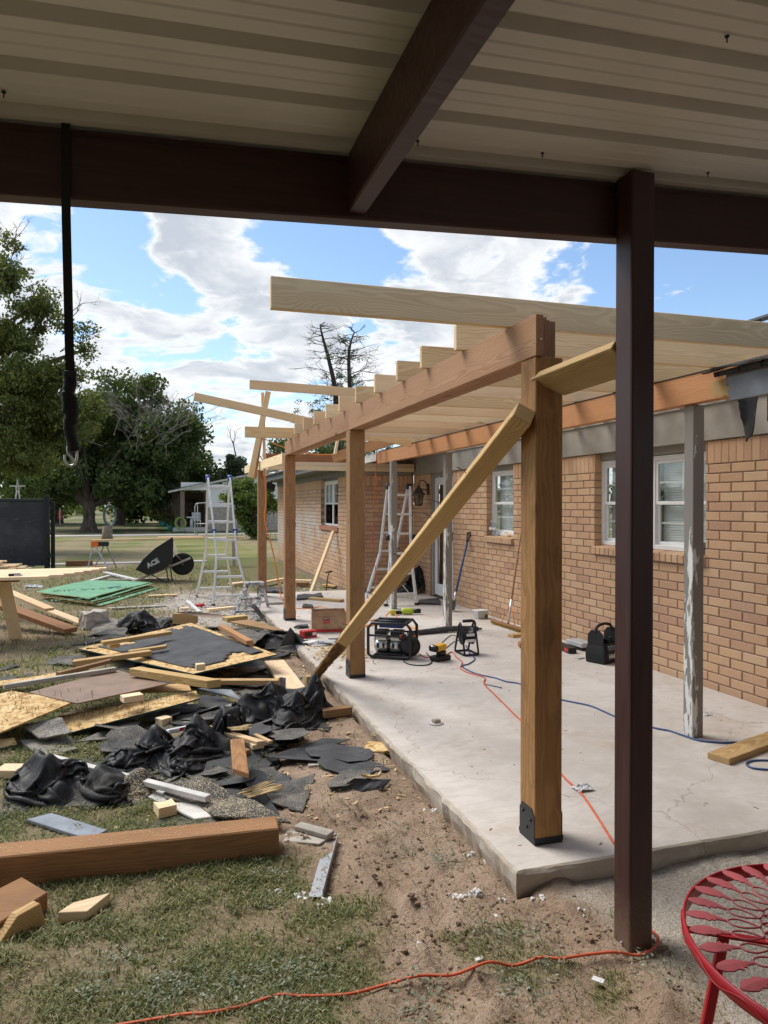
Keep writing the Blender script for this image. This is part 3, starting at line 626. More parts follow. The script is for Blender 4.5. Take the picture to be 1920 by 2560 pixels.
def build_house():
    # main wall faces -x: wall frame x axis = -Y direction (seen left to right = far to near), y axis = +X
    M=Matrix(((0,1,0,4.45),(-1,0,0,12.33),(0,0,1,0),(0,0,0,1)))
    L=12.33-1.6; u=lambda y:12.33-y
    win=[(u(9.27),u(8.47)),(u(6.62),u(4.99))]
    door=(u(11.50),u(10.50))
    holes=[(a,b,1.035,2.2) for a,b in win]+[(door[0],door[1],-.4,2.2)]
    wall=wall_solid('wall',L,holes,M,'mortar',HOUSE)
    rects=brick_rects(L,holes,1)
    def dist(r):
        p=M@Vector(((r[0]+r[1])/2,0,(r[2]+r[3])/2)); return (p-Vector((0,0,CAMZ))).length if p.y>4.3 and r[1]-r[0]>.05 else 99
    near=set(sorted(rects,key=dist)[:262])
    lay_bricks(rects,M,'brick',wall,single=near)
    for a,b in win: sill_bricks(wall,M@Matrix.Translation((a,0,0)),b-a,1.13)
    a,b=win[0]; w1=window(HOUSE,M@Matrix.Translation((a,0,0)),b-a,1.13,2.04,.085)
    a,b=win[1]; h=(b-a)/2
    window(HOUSE,M@Matrix.Translation((a,0,0)),h-.01,1.13,2.025,.085); window(HOUSE,M@Matrix.Translation((a+h+.01,0,0)),h-.01,1.13,2.025,.085)
    MB().box((a+h-.01,.08,1.13),(a+h+.01,.16,2.025)).build('mullion','vinyl_white',HOUSE,M)
    for a,b in win: MB().box((a,.07,2.03),(b,.15,2.2)).build('head_board','grey_paint',HOUSE,M)
    # storm door
    a,b=door; d=MB(); d.box((a,.03,0),(a+.07,.13,2.1)); d.box((b-.07,.03,0),(b,.13,2.1)); d.box((a+.07,.03,2.04),(b-.07,.13,2.2))
    D=d.build('door','grey_paint',HOUSE,M,bevel=.004)
    s=MB(); l,r=a+.075,b-.075; s.box((l,.06,.03),(l+.11,.095,2.03)); s.box((r-.11,.06,.03),(r,.095,2.03)); s.box((l+.11,.06,.03),(r-.11,.095,.22)); s.box((l+.11,.06,1.9),(r-.11,.095,2.03))
    s.build('storm_door','white_paint',D,M,bevel=.004); MB().box((l+.1,.074,.2),(r-.1,.080,1.92)).build('pane','glass',D,M); MB().box((l,.15,0),(r,.155,2.05)).build('inner_door','dark_header',D,M)
    MB().box((r-.09,.03,.98),(r-.06,.06,1.12)).build('handle','bronze',D,M,bevel=.006)
    # frieze, trim
    MB().box((0,-.022,2.102),(L,-.001,2.40)).build('frieze_board','grey_paint',HOUSE,M,bevel=.003)
    MB().box((0,-.040,2.40),(L,-.001,2.475)).build('crown_trim','grey_paint',HOUSE,M,bevel=.004)
    # alcove wall faces the yard end-on
    A=Matrix(((1,0,0,3.3),(0,1,0,12.33),(0,0,1,0),(0,0,0,1)))
    aw=wall_solid('wall',1.149,[],A,'mortar',HOUSE); lay_bricks(brick_rects(1.149,[],3),A,'brick',aw)
    MB().box((0.0,-.02,2.103),(1.10,-.001,2.30)).build('frieze_board','grey_paint',HOUSE,A)
    # wing wall
    Wm=Matrix(((0,1,0,3.3),(-1,0,0,20.9),(0,0,1,0),(0,0,0,1))); LW=20.9-12.335; uw=lambda y:20.9-y
    wh=[(uw(15.02),uw(13.48)),(uw(19.5),uw(18.0))]; hl=[(a,b,1.04,2.2) for a,b in wh]
    ww=wall_solid('wall',LW,hl,Wm,'mortar',HOUSE); lay_bricks(brick_rects(LW,hl,4),Wm,'brick_wing',ww)
    for a,b in wh:
        MB().box((a-.04,-.03,1.04),(b+.04,.1,1.125)).build('sill','brick_loose',ww,Wm,bevel=.006)
        h=(b-a)/2
        for q in (0,1): window(HOUSE,Wm@Matrix.Translation((a+q*h,0,0)),h-.004,1.13,2.06,.085,(2,2),True,lowdark=True)
        MB().box((a,.07,2.06),(b,.15,2.2)).build('head_board','grey_paint_dark',HOUSE,Wm)
    MB().box((0,-.02,2.102),(LW-.03,-.001,2.235)).build('frieze_board','grey_paint_dark',HOUSE,Wm)
    MB().box((2.87,12.75,2.232),(3.3,21.3,2.245)).build('soffit','soffit',HOUSE); MB().box((2.835,12.7,2.215),(2.865,21.35,2.345)).build('fascia_board','fascia_grey',HOUSE,bevel=.004)
    sheet('roof',[(2.78,12.65,2.36),(2.78,21.4,2.36),(7.6,21.4,4.0),(7.6,12.65,4.0)],.03,'roof_shingle',HOUSE,n=(4,4))
    # main roof deck that is left: the near eave and the part above the door
    sheet('roof',[(4.75,3.63,3.10),(4.75,10.6,3.10),(8.2,10.6,4.26),(8.2,3.63,4.26)],.03,'roof_shingle',HOUSE,n=(6,6),jag=.01)
    sheet('roof',[(3.30,11.05,2.46),(3.30,12.66,2.46),(7.6,12.66,3.95),(7.6,10.6,3.95)],.03,'roof_shingle',HOUSE,n=(6,6))
    # cut end of the old eave: overhang in front of the header, at the right edge of the view
    sheet('roof',[(2.74,1.0,2.238),(2.74,3.02,2.238),(3.30,3.02,2.392),(3.30,1.0,2.392)],.025,'roof_shingle',HOUSE,n=(3,3))
    sheet('roof_edge',[(2.70,1.0,2.246),(2.70,3.10,2.243),(3.32,3.14,2.412),(3.32,1.0,2.414)],.008,'shingle_back',HOUSE,n=(30,4),jag=.03,amp=.012,ns=9)
    MB().box((2.772,1.0,2.165),(2.784,2.97,2.222)).build('drip_edge','grey_paint_dark',HOUSE,bevel=.003)
    f=sheet('fascia_board',[(2.795,1.0,2.075),(2.795,2.97,2.085),(2.795,2.99,2.212),(2.795,1.0,2.212)],.025,'blue_grey_paint',HOUSE,n=(26,8),jag=.035,seed=2); f['label']='splintered blue grey fascia stub at the cut eave'
    f=sheet('broken_board',[(2.803,2.88,2.10),(2.803,3.085,2.12),(2.803,3.10,2.205),(2.803,2.88,2.215)],.022,'old_yellow',HOUSE,n=(10,8),jag=.12,seed=4); f['label']='broken raw yellow wood end of the fascia'
    sheet('roof',[(3.43,1.0,2.43),(3.43,3.10,2.43),(8.2,3.10,3.85),(8.2,1.0,3.85)],.03,'roof_shingle',HOUSE,n=(3,3))
    # header beam of the old porch and its posts
    for x in (3.36,3.40): board('header_beam',(x,1.5,2.317),(x,10.98,2.317),.19,.038,'ledger_orange',HOUSE,up=(1,0,0))
    MB().box((3.335,1.5,2.4135),(3.425,10.9,2.4185)).build('felt_strip','felt',HOUSE)
    board('fascia_board',(3.35,11.0,2.335),(3.35,11.85,2.335),.13,.025,'white_trim',HOUSE,up=(1,0,0))
    board('hip_rafter',(2.60,10.95,2.29),(4.4,10.0,2.86),.13,.04,'ledger_orange',HOUSE,up=(-.45,-.9,0)); board('hip_rafter',(2.75,11.2,2.36),(4.4,10.3,2.92),.04,.13,'ledger_orange',HOUSE,up=(0,0,1))
    for y in (4.4,5.0,5.6,6.2,6.8,7.4,8.0,8.6,9.2,9.8,10.4): board('old_rafter',(3.43,y,2.36),(5.2,y,2.95),.038,.13,'old_brown',HOUSE)
    for i,(x,y,l) in enumerate(((3.42,3.94,'near grey porch post with white paint peeling off'),(3.47,8.35,None),(3.345,10.17,None))):
        o=board('porch_post',(x,y,.0),(x,y,2.221),.089,.089,'peeling' if i<2 else 'peeling',HOUSE,up=(0,-1,0),bev=.004)
        if l: o['label']=l
    # black felt rags hanging from the cut eave
    for k,(y,w,h,s) in enumerate(((3.38,.17,.33,1),(3.22,.09,.22,2))):
        sheet('felt_rag',[(3.335,y-w/2,2.25),(3.335,y+w/2,2.24),(3.31,y+.02,2.24-h),(3.32,y-.02,2.25-h*.9)],.003,'tarp',HOUSE,n=(6,12),amp=.05,ns=7,jag=.12,seed=s)
build_house()
# ------------------------------------------------------------------ near steel cover
def build_cover():
    T=thing('steel_patio_cover','brown steel patio cover with ribbed metal roof overhead','patio cover',(1.683,2.25,G))
    SL=.0505; zb=lambda x:2.474+SL*x; zr=lambda x:2.692+SL*x
    a=math.atan(SL)
    MB().box((-5,2.305,0),(6.2,2.375,.205),Matrix.Translation((0,0,2.474))@Matrix.Rotation(-a,4,'Y')).build('beam','steel_brown',T,bevel=.006)
    MB().box((-5,2.303,.188),(6.2,2.304,.205),Matrix.Translation((0,0,2.474))@Matrix.Rotation(-a,4,'Y')).build('beam_lip','steel_brown',T)
    p=MB(); p.box((-1.3,-.05,-.05),(1.600,.05,.05)); o=p.build('post','steel_brown',T,Matrix.Translation((1.683,2.25,1.3-.13))@Matrix.Rotation(-math.pi/2,4,'Y'),bevel=.008,seg=2); o['label']='scuffed dark brown steel post standing in the foreground soil'
    # C purlin running toward the viewer
    x=.60; zt=zr(x)-.004
    q=MB(); q.box((x,-3.2,zt-.195),(x+.058,2.303,zt-.187)); q.box((x,-3.2,zt-.187),(x+.006,2.303,zt)); q.box((x+.050,-3.2,zt-.187),(x+.058,2.303,zt-.165)); q.box((x+.006,-3.2,zt-.006),(x+.058,2.303,zt)); q.build('purlin','steel_brown',T,bevel=.003)
    # ribbed roof sheets: profile across y, extruded down the slope
    prof=[];y=2.274;pitch=.222
    while y>-3.1:
        # one trapezoid rib rising away from below, then a flat pan with two small beads
        prof+=[(y,0.),(y-.012,.034),(y-.052,.034),(y-.064,0.)]
        for b in (.112,.165): prof+=[(y-b,0.),(y-b-.006,.0035),(y-b-.012,.0035),(y-b-.018,0.)]
        y-=pitch
    prof=[(2.40,0.)]+prof
    mb=MB(); xs=[-5.2,6.4]; v=[]
    for X in xs:
        for (yy,h) in prof: v.append((X,yy,zr(X)+h))
    n=len(prof); mb.add(v,[(i,i+1,n+i+1,n+i) for i in range(n-1)])
    nn=len(v); mb.add([(a_,b_,c_+.0012) for a_,b_,c_ in v],[(i,n+i,n+i+1,i+1) for i in range(n-1)])
    mb.build('roof_panel','panel_white',T)
    MB().box((-5.2,-3.2,G-.1),(6.4,-3.05,2.42)).build('added_back_wall','tan_wall',T)  # unseen wall added behind the camera to cut fill light from the rear
    sc=MB()
    for X,Y in ((-.40,2.16),(.80,2.18),(1.25,2.17),(1.95,2.18),(1.40,1.50),(-1.2,2.17)):
        sc.cyl((X,Y,zr(X)-.018),(X,Y,zr(X)+.003),.002,6); sc.cyl((X,Y,zr(X)-.004),(X,Y,zr(X)-.001),.006,8)
    sc.build('screw','black_steel',T)
build_cover()
def build_strap():
    x,y=-.262,2.292; T=thing('ratchet_strap','black webbing strap with hook hanging from the steel beam','strap',(x,y,2.48))
    w=.0125
    def ribbon(pts,w,th=.0022):
        mb=MB(); P=spline(pts,6); v=[]
        for i,p in enumerate(P):
            for s in (-1,1):
                for d in (-1,1): v.append((p.x+s*w,p.y+d*th/2,p.z))
        f=[]
        for i in range(len(P)-1):
            a=i*4;b=a+4; f+=[(a,b,b+2,a+2),(a+1,a+3,b+3,b+1),(a,a+1,b+1,b),(a+2,b+2,b+3,a+3)]
        f+=[(0,2,3,1)]; return mb.add(v,f,0,False)
    ribbon([(x,y+.008,2.70),(x,y,2.55),(x+.002,y-.006,2.40),(x+.006,y-.01,2.2),(x+.010,y-.012,2.0),(x+.013,y-.012,1.93)],w).build('webbing','strap_black',T)
    b=MB(); b.box((x-.004,y-.024,1.90),(x+.030,y-.004,1.945)); b.cyl((x-.006,y-.014,1.935),(x+.032,y-.014,1.935),.004,8); b.build('buckle','black_steel',T,bevel=.003)
    k=MB(); 
    def lump(pts,r): k.tube(spline(pts,5),[r*(.7+.3*abs(math.sin(i*1.3))) for i in range(len(spline(pts,5)))],8)
    lump([(x+.012,y-.012,1.925),(x+.008,y-.012,1.88),(x+.012,y-.014,1.83),(x+.010,y-.013,1.78),(x+.018,y-.014,1.735),(x+.024,y-.014,1.71)],.019)
    lump([(x+.0,y-.016,1.885),(x+.004,y-.018,1.85),(x+.002,y-.016,1.82)],.015); lump([(x+.020,y-.018,1.87),(x+.022,y-.018,1.83),(x+.018,y-.016,1.79)],.014); lump([(x-.003,y-.016,1.865),(x+.026,y-.018,1.857)],.010); lump([(x+.006,y-.016,1.80),(x+.008,y-.016,1.765),(x+.014,y-.016,1.745)],.015)
    ribbon([(x+.004,y-.01,1.775),(x-.012,y-.012,1.768),(x-.026,y-.014,1.752)],.006).build('webbing_tail','strap_black',T)
    k.build('knotted_webbing','strap_black',T)
    h=MB(); h.tube(spline([(x+.026,y-.014,1.745),(x+.030,y-.014,1.70),(x+.022,y-.014,1.672),(x+.006,y-.014,1.668),(x-.003,y-.014,1.682),(x-.004,y-.014,1.698)],6),.0035,8); h.tube(spline([(x+.020,y-.014,1.745),(x+.006,y-.014,1.73),(x+.005,y-.014,1.705),(x+.022,y-.014,1.68)],6),.0032,8); h.build('hook','chrome',T)
build_strap()
# ------------------------------------------------------------------ timber pergola
def build_pergola():
    T=thing('timber_pergola','new timber porch frame of posts, beam and pale rafters on the slab','pergola',(1.69,2.945,0))
    posts=((1.694,2.945,2.226,'post_cedar'),(1.690,6.235,2.226,'post_red'),(1.676,9.6,2.226,'post_red'),(1.665,12.25,2.15,'post_red'))
    for i,(x,y,zt,m) in enumerate(posts):
        p=board('post',(x,y,.012),(x,y,zt),.140,.140,m,T,up=(0,-1,0),bev=.004)
        if i==0: p['label']='nearest square post with bright side toward the yard'
        b=MB(); b.box((x-.072,y-.072,.001),(x+.072,y+.072,.011)); b.box((x-.074,y-.074,.011),(x+.074,y-.0702,.032)); b.box((x-.0738,y+.0702,.011),(x+.0738,y+.074,.032))
        M=Matrix(((0,0,-1,x-.0703),(-1,0,0,y),(0,1,0,.011),(0,0,0,1)))
        b.prism([(-.068,0),(.068,0),(.068,.12),(.045,.15),(-.045,.15),(-.068,.12)],.0035,M); b.prism([(-.068,0),(.068,0),(.068,.12),(.045,.15),(-.045,.15),(-.068,.12)],.0035,Matrix(((0,0,-1,x+.0738),(-1,0,0,y),(0,1,0,.011),(0,0,0,1))))
        bo=b.build('post_base','black_steel',p)
        if i<2:
            s=MB()
            for dy,dz in ((.035,.125),(-.035,.105),(.0,.06)): s.cyl((x-.079,y+dy,dz),(x-.0738,y+dy,dz),.008,8)
            s.build('bolt','black_steel',p)
    # beam: four plies whose ends step back
    for k in range(4):
        x=1.639+.0385*k; y0=2.866+(0,.035,.075,.09)[k]
        cuts=((y0,6.228),(6.233,9.64-.02*k)) if k%2==0 else ((y0,4.9),(4.905,9.62))
        for a,b in cuts:
            if a<b: board('beam_ply',(x,a,2.321),(x,b,2.321),.186,.0375,'beam_wood',T,up=(1,0,0),bev=.002)
    sc=MB().cyl((1.644,2.860,2.30),(1.644,2.868,2.30),.005,8); sc.build('bolt','chrome',T)
    MB().box((1.7735,2.97,2.275),(1.7745,3.03,2.335)).build('paper_tag','label_white',T)
    # rafters: the first one still uncut, running far past the beam
    ys=(3.665,4.215,4.695,5.235,5.79,6.37,6.92,7.495,8.075,8.635)
    r=board('rafter',(.468,3.16,2.488),(5.3,3.16,2.502),.038,.142,'pine_white',T,bev=.003); r['label']='nearest rafter, uncut, running far past the beam'
    for i,y in enumerate(ys): board('rafter',(1.575+.012*nz(i,3),y+.019,2.487),(4.72,y+.019,2.495),.038,.140,'pine' if i%3 else 'pine_white',T,bev=.003)
    r=board('rafter',(1.035,9.2,2.487),(4.0,9.2,2.487),.038,.140,'pine',T); r['label']='farthest rafter with its uncut end over the yard'
    r=board('rafter',(.40,8.97,2.875),(3.2,8.97,2.375),.038,.100,'pine',T); r['label']='loose rafter tilted up at the yard end'
    # rim, cross beams and studs at the far end
    board('rim_board',(1.61,9.69,2.19),(1.61,14.2,2.25),.038,.14,'pine_white',T)
    for z in (2.195,2.266): board('cross_beam',(1.76,12.2,z),(4.40,12.2,z),.089,.069,'pine_white',T)
    board('header_board',(1.74,12.62,2.40),(3.55,12.62,2.40),.038,.14,'timber_brown',T)
    board('stud',(1.44,12.0,2.02),(1.74,12.0,3.46),.089,.038,'pine',T,up=(0,1,0)); board('stud',(1.52,12.04,2.0),(1.745,12.04,3.45),.038,.089,'post_cedar',T,up=(0,1,0)); board('stud',(1.70,12.12,2.05),(1.66,12.12,3.46),.05,.038,'pine',T,up=(0,1,0))
    board('tie_board',(1.42,11.92,3.55),(3.35,11.92,3.50),.038,.15,'pine',T)
    board('short_stud',(2.62,10.9,2.35),(2.70,10.9,2.75),.038,.07,'pine_white',T,up=(0,1,0))
    # tie to the steel post and long diagonal prop with a rotten foot
    board('tie_board',(1.69,2.872,2.10),(1.69,2.302,2.115),.15,.038,'old_yellow',T,up=(.55,0,.83),skew=(.09,0))
    p0,p1=Vector((1.355,6.43,-.03)),Vector((1.568,2.875,1.965))
    d=(p1-p0).normalized(); m=p0+d*1.02
    board('diagonal_prop',m,p1,.092,.092,'old_yellow',T,up=(-.75,-.15,.65),bev=.004)
    mb=MB(); M=frame(p0,m,(-.75,-.15,.65)); L=(m-p0).length; v=[];f=[]; n=26; K=12
    for i in range(n+1):
        u=i/n; rot=1-sstep(.45,.98,u)
        for j in range(K):
            a=2*math.pi*j/K+math.pi/4; q=max(abs(math.cos(a)),abs(math.sin(a))); yy,zz=math.cos(a)/q*.0455,math.sin(a)/q*.0455
            s=1-rot*(.18+.32*abs(mnoise.noise(Vector((u*7,j*.8,1))))); v.append((-L/2+L*u+(rot*.05*mnoise.noise(Vector((j*1.7,3,u))) if i==0 else 0),yy*s,zz*s))
    for i in range(n):
        for j in range(K): f.append((i*K+j,(i+1)*K+j,(i+1)*K+(j+1)%K,i*K+(j+1)%K))
    f.append(tuple(range(K))); f.append(tuple(n*K+j for j in range(K-1,-1,-1))); mb.add(v,f); o=mb.build('rotten_foot','rotten',T,M); o['label']='dark splintered rotten foot of the diagonal prop'
    # bent nails standing out of the prop
    ns=MB(); Mx=frame(m,p1,(-.75,-.15,.65)); Lp=(p1-m).length
    for u in (.06,.09,.27,.30,.48,.505,.66,.70,.82):
        for sd in (.022,):
            b=Mx@Vector((-Lp/2+Lp*u,-.02+.05*math.fmod(u*37,1),.0455)); ns.tube([b,b+Vector((-.012,-.006,.012)),b+Vector((-.055,-.008,.018+.02*math.fmod(u*13,1)))],.0022,5)
    ns.build('nail','black_steel',T)
build_pergola()
# ------------------------------------------------------------------ things on the slab
def rotz(a,loc): return Matrix.Translation(loc)@Matrix.Rotation(R(a),4,'Z')
def cable(name,pts,r,mat,label,cat,n=8,z0=None):
    P=[Vector(p) for p in pts]; m=MB(); m.tube(spline(P,n),r,7); o=m.build(name,mat); return tag(o,label,cat)
def build_tools():
    # twin tank air compressor in a tube frame
    L=Vector((2.28,6.95,0)); T=thing('air_compressor','black framed air compressor with silver motor between the second post and hose reel','compressor',L)
    M=rotz(-32,L)                      # local x = long side seen from the camera, y = back
    W,Dp,H=.44,.30,.36; mb=MB()
    for y in (-Dp/2,Dp/2):
        pts=[(-W/2+.03,y,.02),(W/2-.03,y,.02),(W/2,y,.05),(W/2,y,H-.05),(W/2-.04,y,H),(-W/2+.04,y,H),(-W/2,y,H-.05),(-W/2,y,.05)]
        mb.tube([M@Vector(p) for p in pts],.016,8,closed=True)
        mb.tube([M@Vector(p) for p in ((-W/2,y,.235),(W/2,y,.235))],.011,8)
    for x in (-W/2+.05,W/2-.05):
        for z in (.02,H): mb.tube([M@Vector((x,-Dp/2,z)),M@Vector((x,Dp/2,z))],.015,8)
    mb.tube([M@Vector((-W/2+.02,0,H)),M@Vector((W/2-.04,0,H))],.013,8)
    mb.build('frame','black_steel',T)
    def lb(lo,hi,nm,mat,bev=.01): return MB().box(lo,hi).build(nm,mat,T,M,bevel=bev,seg=2)
    for x in (-.105,.055):
        c=MB(); prof=[(.02,-.075),(.068,-.06),(.068,.06),(.02,.075)]
        c.lathe(prof,22,M@Matrix.Translation((x,-.02,.115))@Matrix.Rotation(R(90),4,'Y')); c.build('motor_can','chrome',T)
        for q in (-1,1): lb((x+q*.03-.012,-.095,.10),(x+q*.03+.012,-.086,.15),'vent_plate','black_plastic',.002)
        lb((x-.055,-.09,.18),(x+.055,.05,.205),'cylinder_fin','chrome',.003); lb((x-.05,-.085,.207),(x+.05,.045,.225),'cylinder_fin','chrome',.003)
        lb((x-.06,-.10,.228),(x+.06,.06,.275),'pump_head','black_plastic',.012)
    c=MB(); c.lathe([(.03,-.045),(.063,-.04),(.063,.04),(.03,.045)],20,M@Matrix.Translation((-.025,-.02,.115))@Matrix.Rotation(R(90),4,'Y')); c.build('shaft_housing','black_plastic',T)
    c=MB(); c.lathe([(.0,-.05),(.085,-.045),(.105,-.01),(.105,.03),(.06,.05),(0,.05)],28,M@Matrix.Translation((.20,-.07,.13))@Matrix.Rotation(R(90),4,'X')); c.build('end_bell','black_plastic',T)
    c=MB(); c.lathe([(0,-.20),(.05,-.19),(.065,-.15),(.065,.15),(.05,.19),(0,.2)],20,M@Matrix.Translation((0,.10,.12))@Matrix.Rotation(R(90),4,'Y')); c.build('air_tank','black_steel',T)
    lb((-.13,-.06,.30),(.12,.06,.345),'control_box','blue_plastic',.008); lb((-.15,-.12,.03),(.12,.06,.05),'base_plate','black_steel',.004); lb((.09,-.12,.19),(.16,-.05,.25),'regulator','black_plastic',.012)
    k=MB().cyl(M@Vector((.12,-.16,.235)),M@Vector((.12,-.12,.235)),.014,12); k.build('pressure_knob','red_box',T)
    for x in (-.16,.16):
        for y in (-.13,.13): MB().cyl(M@Vector((x,y,0)),M@Vector((x,y,.022)),.02,12).build('rubber_foot','black_rubber',T)
    # hose reel stand
    b=Vector((3.05,6.83,0)); T=thing('hose_reel','small black steel hose reel stand with pale label','hose reel',b)
    m=MB(); 
    for x in (-.07,.085):
        m.tube([b+Vector(p) for p in ((x,-.11,.012),(x,.13,.012),(x,.13,.04),(x,.03,.30),(x,.0,.33),(x,-.03,.30),(x,-.11,.04))],.011,8,closed=True)
    m.tube([b+Vector((-.07,-.11,.012)),b+Vector((.085,-.11,.012))],.011,8); m.tube([b+Vector((-.07,.13,.012)),b+Vector((.085,.13,.012))],.011,8); m.build('stand','black_steel',T)
    s=MB(); A=Matrix.Translation(b+Vector((.005,0,.19)))@Matrix.Rotation(R(90),4,'Y'); s.lathe([(.0,-.06),(.09,-.06),(.09,-.052),(.045,-.05),(.045,.05),(.09,.052),(.09,.06),(0,.06)],24,A); s.build('spool','black_plastic',T)
    h=MB(); h.tube([b+Vector(p) for p in ((.085,0,.19),(.105,0,.19),(.105,0,.32),(.09,0,.345),(-.03,0,.345))],.007,8); h.build('crank','black_steel',T); MB().cyl(b+Vector((-.04,0,.345)),b+Vector((.07,0,.345)),.016,12).build('grip','black_rubber',T)
    for k,z in enumerate((.215,.155)): MB().box((-.045,-.107,-.014),(.045,-.105,.014),Matrix.Translation(b+Vector((.005,.012,z)))).build('maker_plate','label_white',T)
    # nail gun on the floor (yellow and black, lying on its side) with battery
    b=Vector((2.66,6.62,0)); T=thing('nail_gun','yellow and black power nailer lying on the slab before the reel','nail gun',b); M=rotz(20,b)
    def lb(lo,hi,nm,mat,bev=.01,MM=None): return MB().box(lo,hi).build(nm,mat,T,M@(MM or Matrix()),bevel=bev,seg=2)
    lb((-.085,-.06,.0),(.115,.055,.055),'battery','black_plastic',.018); lb((-.02,-.04,.055),(.06,.03,.10),'handle','black_plastic',.014); 
    lb((-.065,-.05,.10),(.085,.045,.165),'body','yellow_plastic',.022,Matrix.Rotation(R(-6),4,'Y')); lb((-.09,-.055,.105),(-.03,.05,.17),'motor_cover','black_plastic',.02,Matrix.Rotation(R(-6),4,'Y')); lb((.05,-.03,.05),(.075,.02,.10),'trigger_guard','yellow_plastic',.006)
    MB().cyl(M@Vector((-.10,-.002,.135)),M@Vector((-.085,-.002,.135)),.026,14).build('end_cap','chrome',T)
    # lime cordless drill by the far grey post
    b=Vector((3.30,9.55,0)); T=thing('cordless_drill','lime green cordless driver lying at the foot of the farthest grey post','drill',b); M=rotz(-8,b)
    MB().lathe([(.0,-.12),(.035,-.115),(.045,-.08),(.045,.03),(.03,.06),(.0,.062)],16,M@Matrix.Translation((.08,0,.05))@Matrix.Rotation(R(90),4,'Y')).build('motor_body','lime_plastic',T); 
    MB().cyl(M@Vector((.14,0,.05)),M@Vector((.24,0,.05)),.034,14).build('chuck','black_plastic',T); MB().box((-.13,-.025,.01),(-.02,.03,.06)).build('grip','black_rubber',T,M,bevel=.012); MB().box((-.20,-.045,.0),(-.12,.05,.075)).build('battery','lime_plastic',T,M,bevel=.014)
    # cardboard box, open, with red label and printed lines
    b=Vector((1.99,8.62,0)); T=thing('cardboard_box','open brown cardboard carton with red label behind the second post','box',b); M=rotz(-10,b); w,d,h,t=.21,.14,.255,.005
    s=MB(); s.box((-w,-d,0),(w,-d+t,h)); s.box((-w,d-t,0),(w,d,h)); s.box((-w,-d+t,0),(-w+t,d-t,h)); s.box((w-t,-d+t,0),(w,d-t,h)); s.box((-w+t,-d+t,.0),(w-t,d-t,.006)); s.build('carton','cardboard',T,M)
    for (x0,x1,y0,y1,a) in ((-w+t,w-t,-d+t,-d+.10,-70),(-w+t,w-t,d-.10,d-t,70)):
        f=MB().box((x0,0,-.09),(x1,.003,0)); f.build('flap','cardboard',T,M@Matrix.Translation((0,(-d+t+.004) if a<0 else d-t-.008,h-.01))@Matrix.Rotation(R(-6 if a<0 else 6),4,'X'))
    F=M@Matrix(((1,0,0,0),(0,0,-1,-d-.0006),(0,1,0,0),(0,0,0,1)))
    def pr(x,y,w2,h2,mt,nm='print',o=0.): MB().box((x-w2/2,y-h2/2,-.0002),(x+w2/2,y+h2/2,.0006+o)).build(nm,mt,T,F)
    pr(-.03,.150,.085,.07,'box_red','red_label'); pr(-.03,.168,.076,.024,'box_ink','label_band',.0004); pr(-.03,.20,.20,.002,'box_ink','printed_line'); pr(-.03,.045,.36,.0025,'box_red','printed_line'); pr(-.03,.025,.38,.03,'box_red','printed_band')
    text_mesh('lettering','SIMPSON',.018,'label_white',F@Matrix.Translation((-.03,.168,.0016)),T,.0002,bold=.0004); text_mesh('lettering','Strong-Tie',.016,'label_white',F@Matrix.Translation((-.03,.135,.0012)),T,.0002)
    SD=M@Matrix(((0,0,1,w+.0006),(1,0,0,0),(0,1,0,0),(0,0,0,1))); MB().box((-.07,.02,-.0002),(.09,.10,.0006)).build('side_label','label_white',T,SD); MB().box((-.05,.03,.0004),(.06,.075,.0012)).build('side_picture','label_blue',T,SD); MB().box((-.06,.15,-.0002),(.08,.165,.0006)).build('printed_line','box_ink',T,SD)
    # small red carton, clear packs, shavings heap by the slab edge
    b=Vector((1.66,8.25,0)); T=thing('red_carton','small red printed carton on the slab beside the cardboard box','box',b); MB().box((-.09,-.05,0),(.09,.05,.085)).build('carton','red_box',T,rotz(18,b),bevel=.003); MB().box((-.07,-.0515,.02),(.02,-.0505,.07)).build('print','box_ink',T,rotz(18,b)); MB().box((.03,-.0515,.03),(.08,-.0505,.06)).build('print','label_white',T,rotz(18,b))
    b=Vector((1.66,7.72,0)); T=thing('blister_pack','clear and blue blister packs of hardware by the slab edge','package',b); 
    for k,(dx,dy,a,mt) in enumerate(((0,0,15,'clear_tub'),(.09,.05,-20,'label_blue'),(-.06,.09,40,'label_white'),(.14,-.02,60,'clear_tub'))): MB().box((-.08,-.05,.002+.012*k),(.08,.05,.014+.012*k)).build('pack',mt,T,rotz(a,b+Vector((dx,dy,0))),bevel=.004)
    b=Vector((1.95,7.95,0)); o=sheet('plastic_tray',[b+Vector((-.12,-.06,.02)),b+Vector((.14,-.08,.015)),b+Vector((.16,.08,.012)),b+Vector((-.1,.07,.02))],.015,'slate_plate',label='flat black plastic tray beside the blister packs',cat='tray',amp=.006)
    rnd=random.Random(3); mb=MB()
    for i in range(150):
        p=Vector((1.78+rnd.gauss(0,.13),7.25+rnd.gauss(0,.28),.006+.03*rnd.random()*math.exp(-rnd.random()))); a=rnd.random()*6.28; l=rnd.uniform(.02,.09); d=Vector((math.cos(a)*l,math.sin(a)*l,rnd.uniform(-.01,.02)))
        if p.x<1.46: continue
        mb.bar(p-d,p+d,rnd.uniform(.006,.02),.003)
    tag(mb.build('wood_shavings','splinter'),'loose heap of pale wood shavings on the slab by the prop','shavings',kind='stuff')
    # plastic tub, clear organiser, red case, tool bag along the wall
    b=Vector((4.20,8.93,0)); T=thing('plastic_tub','translucent plastic tub on the slab near the brick wall','tub',b); mb=MB(); M=rotz(8,b)
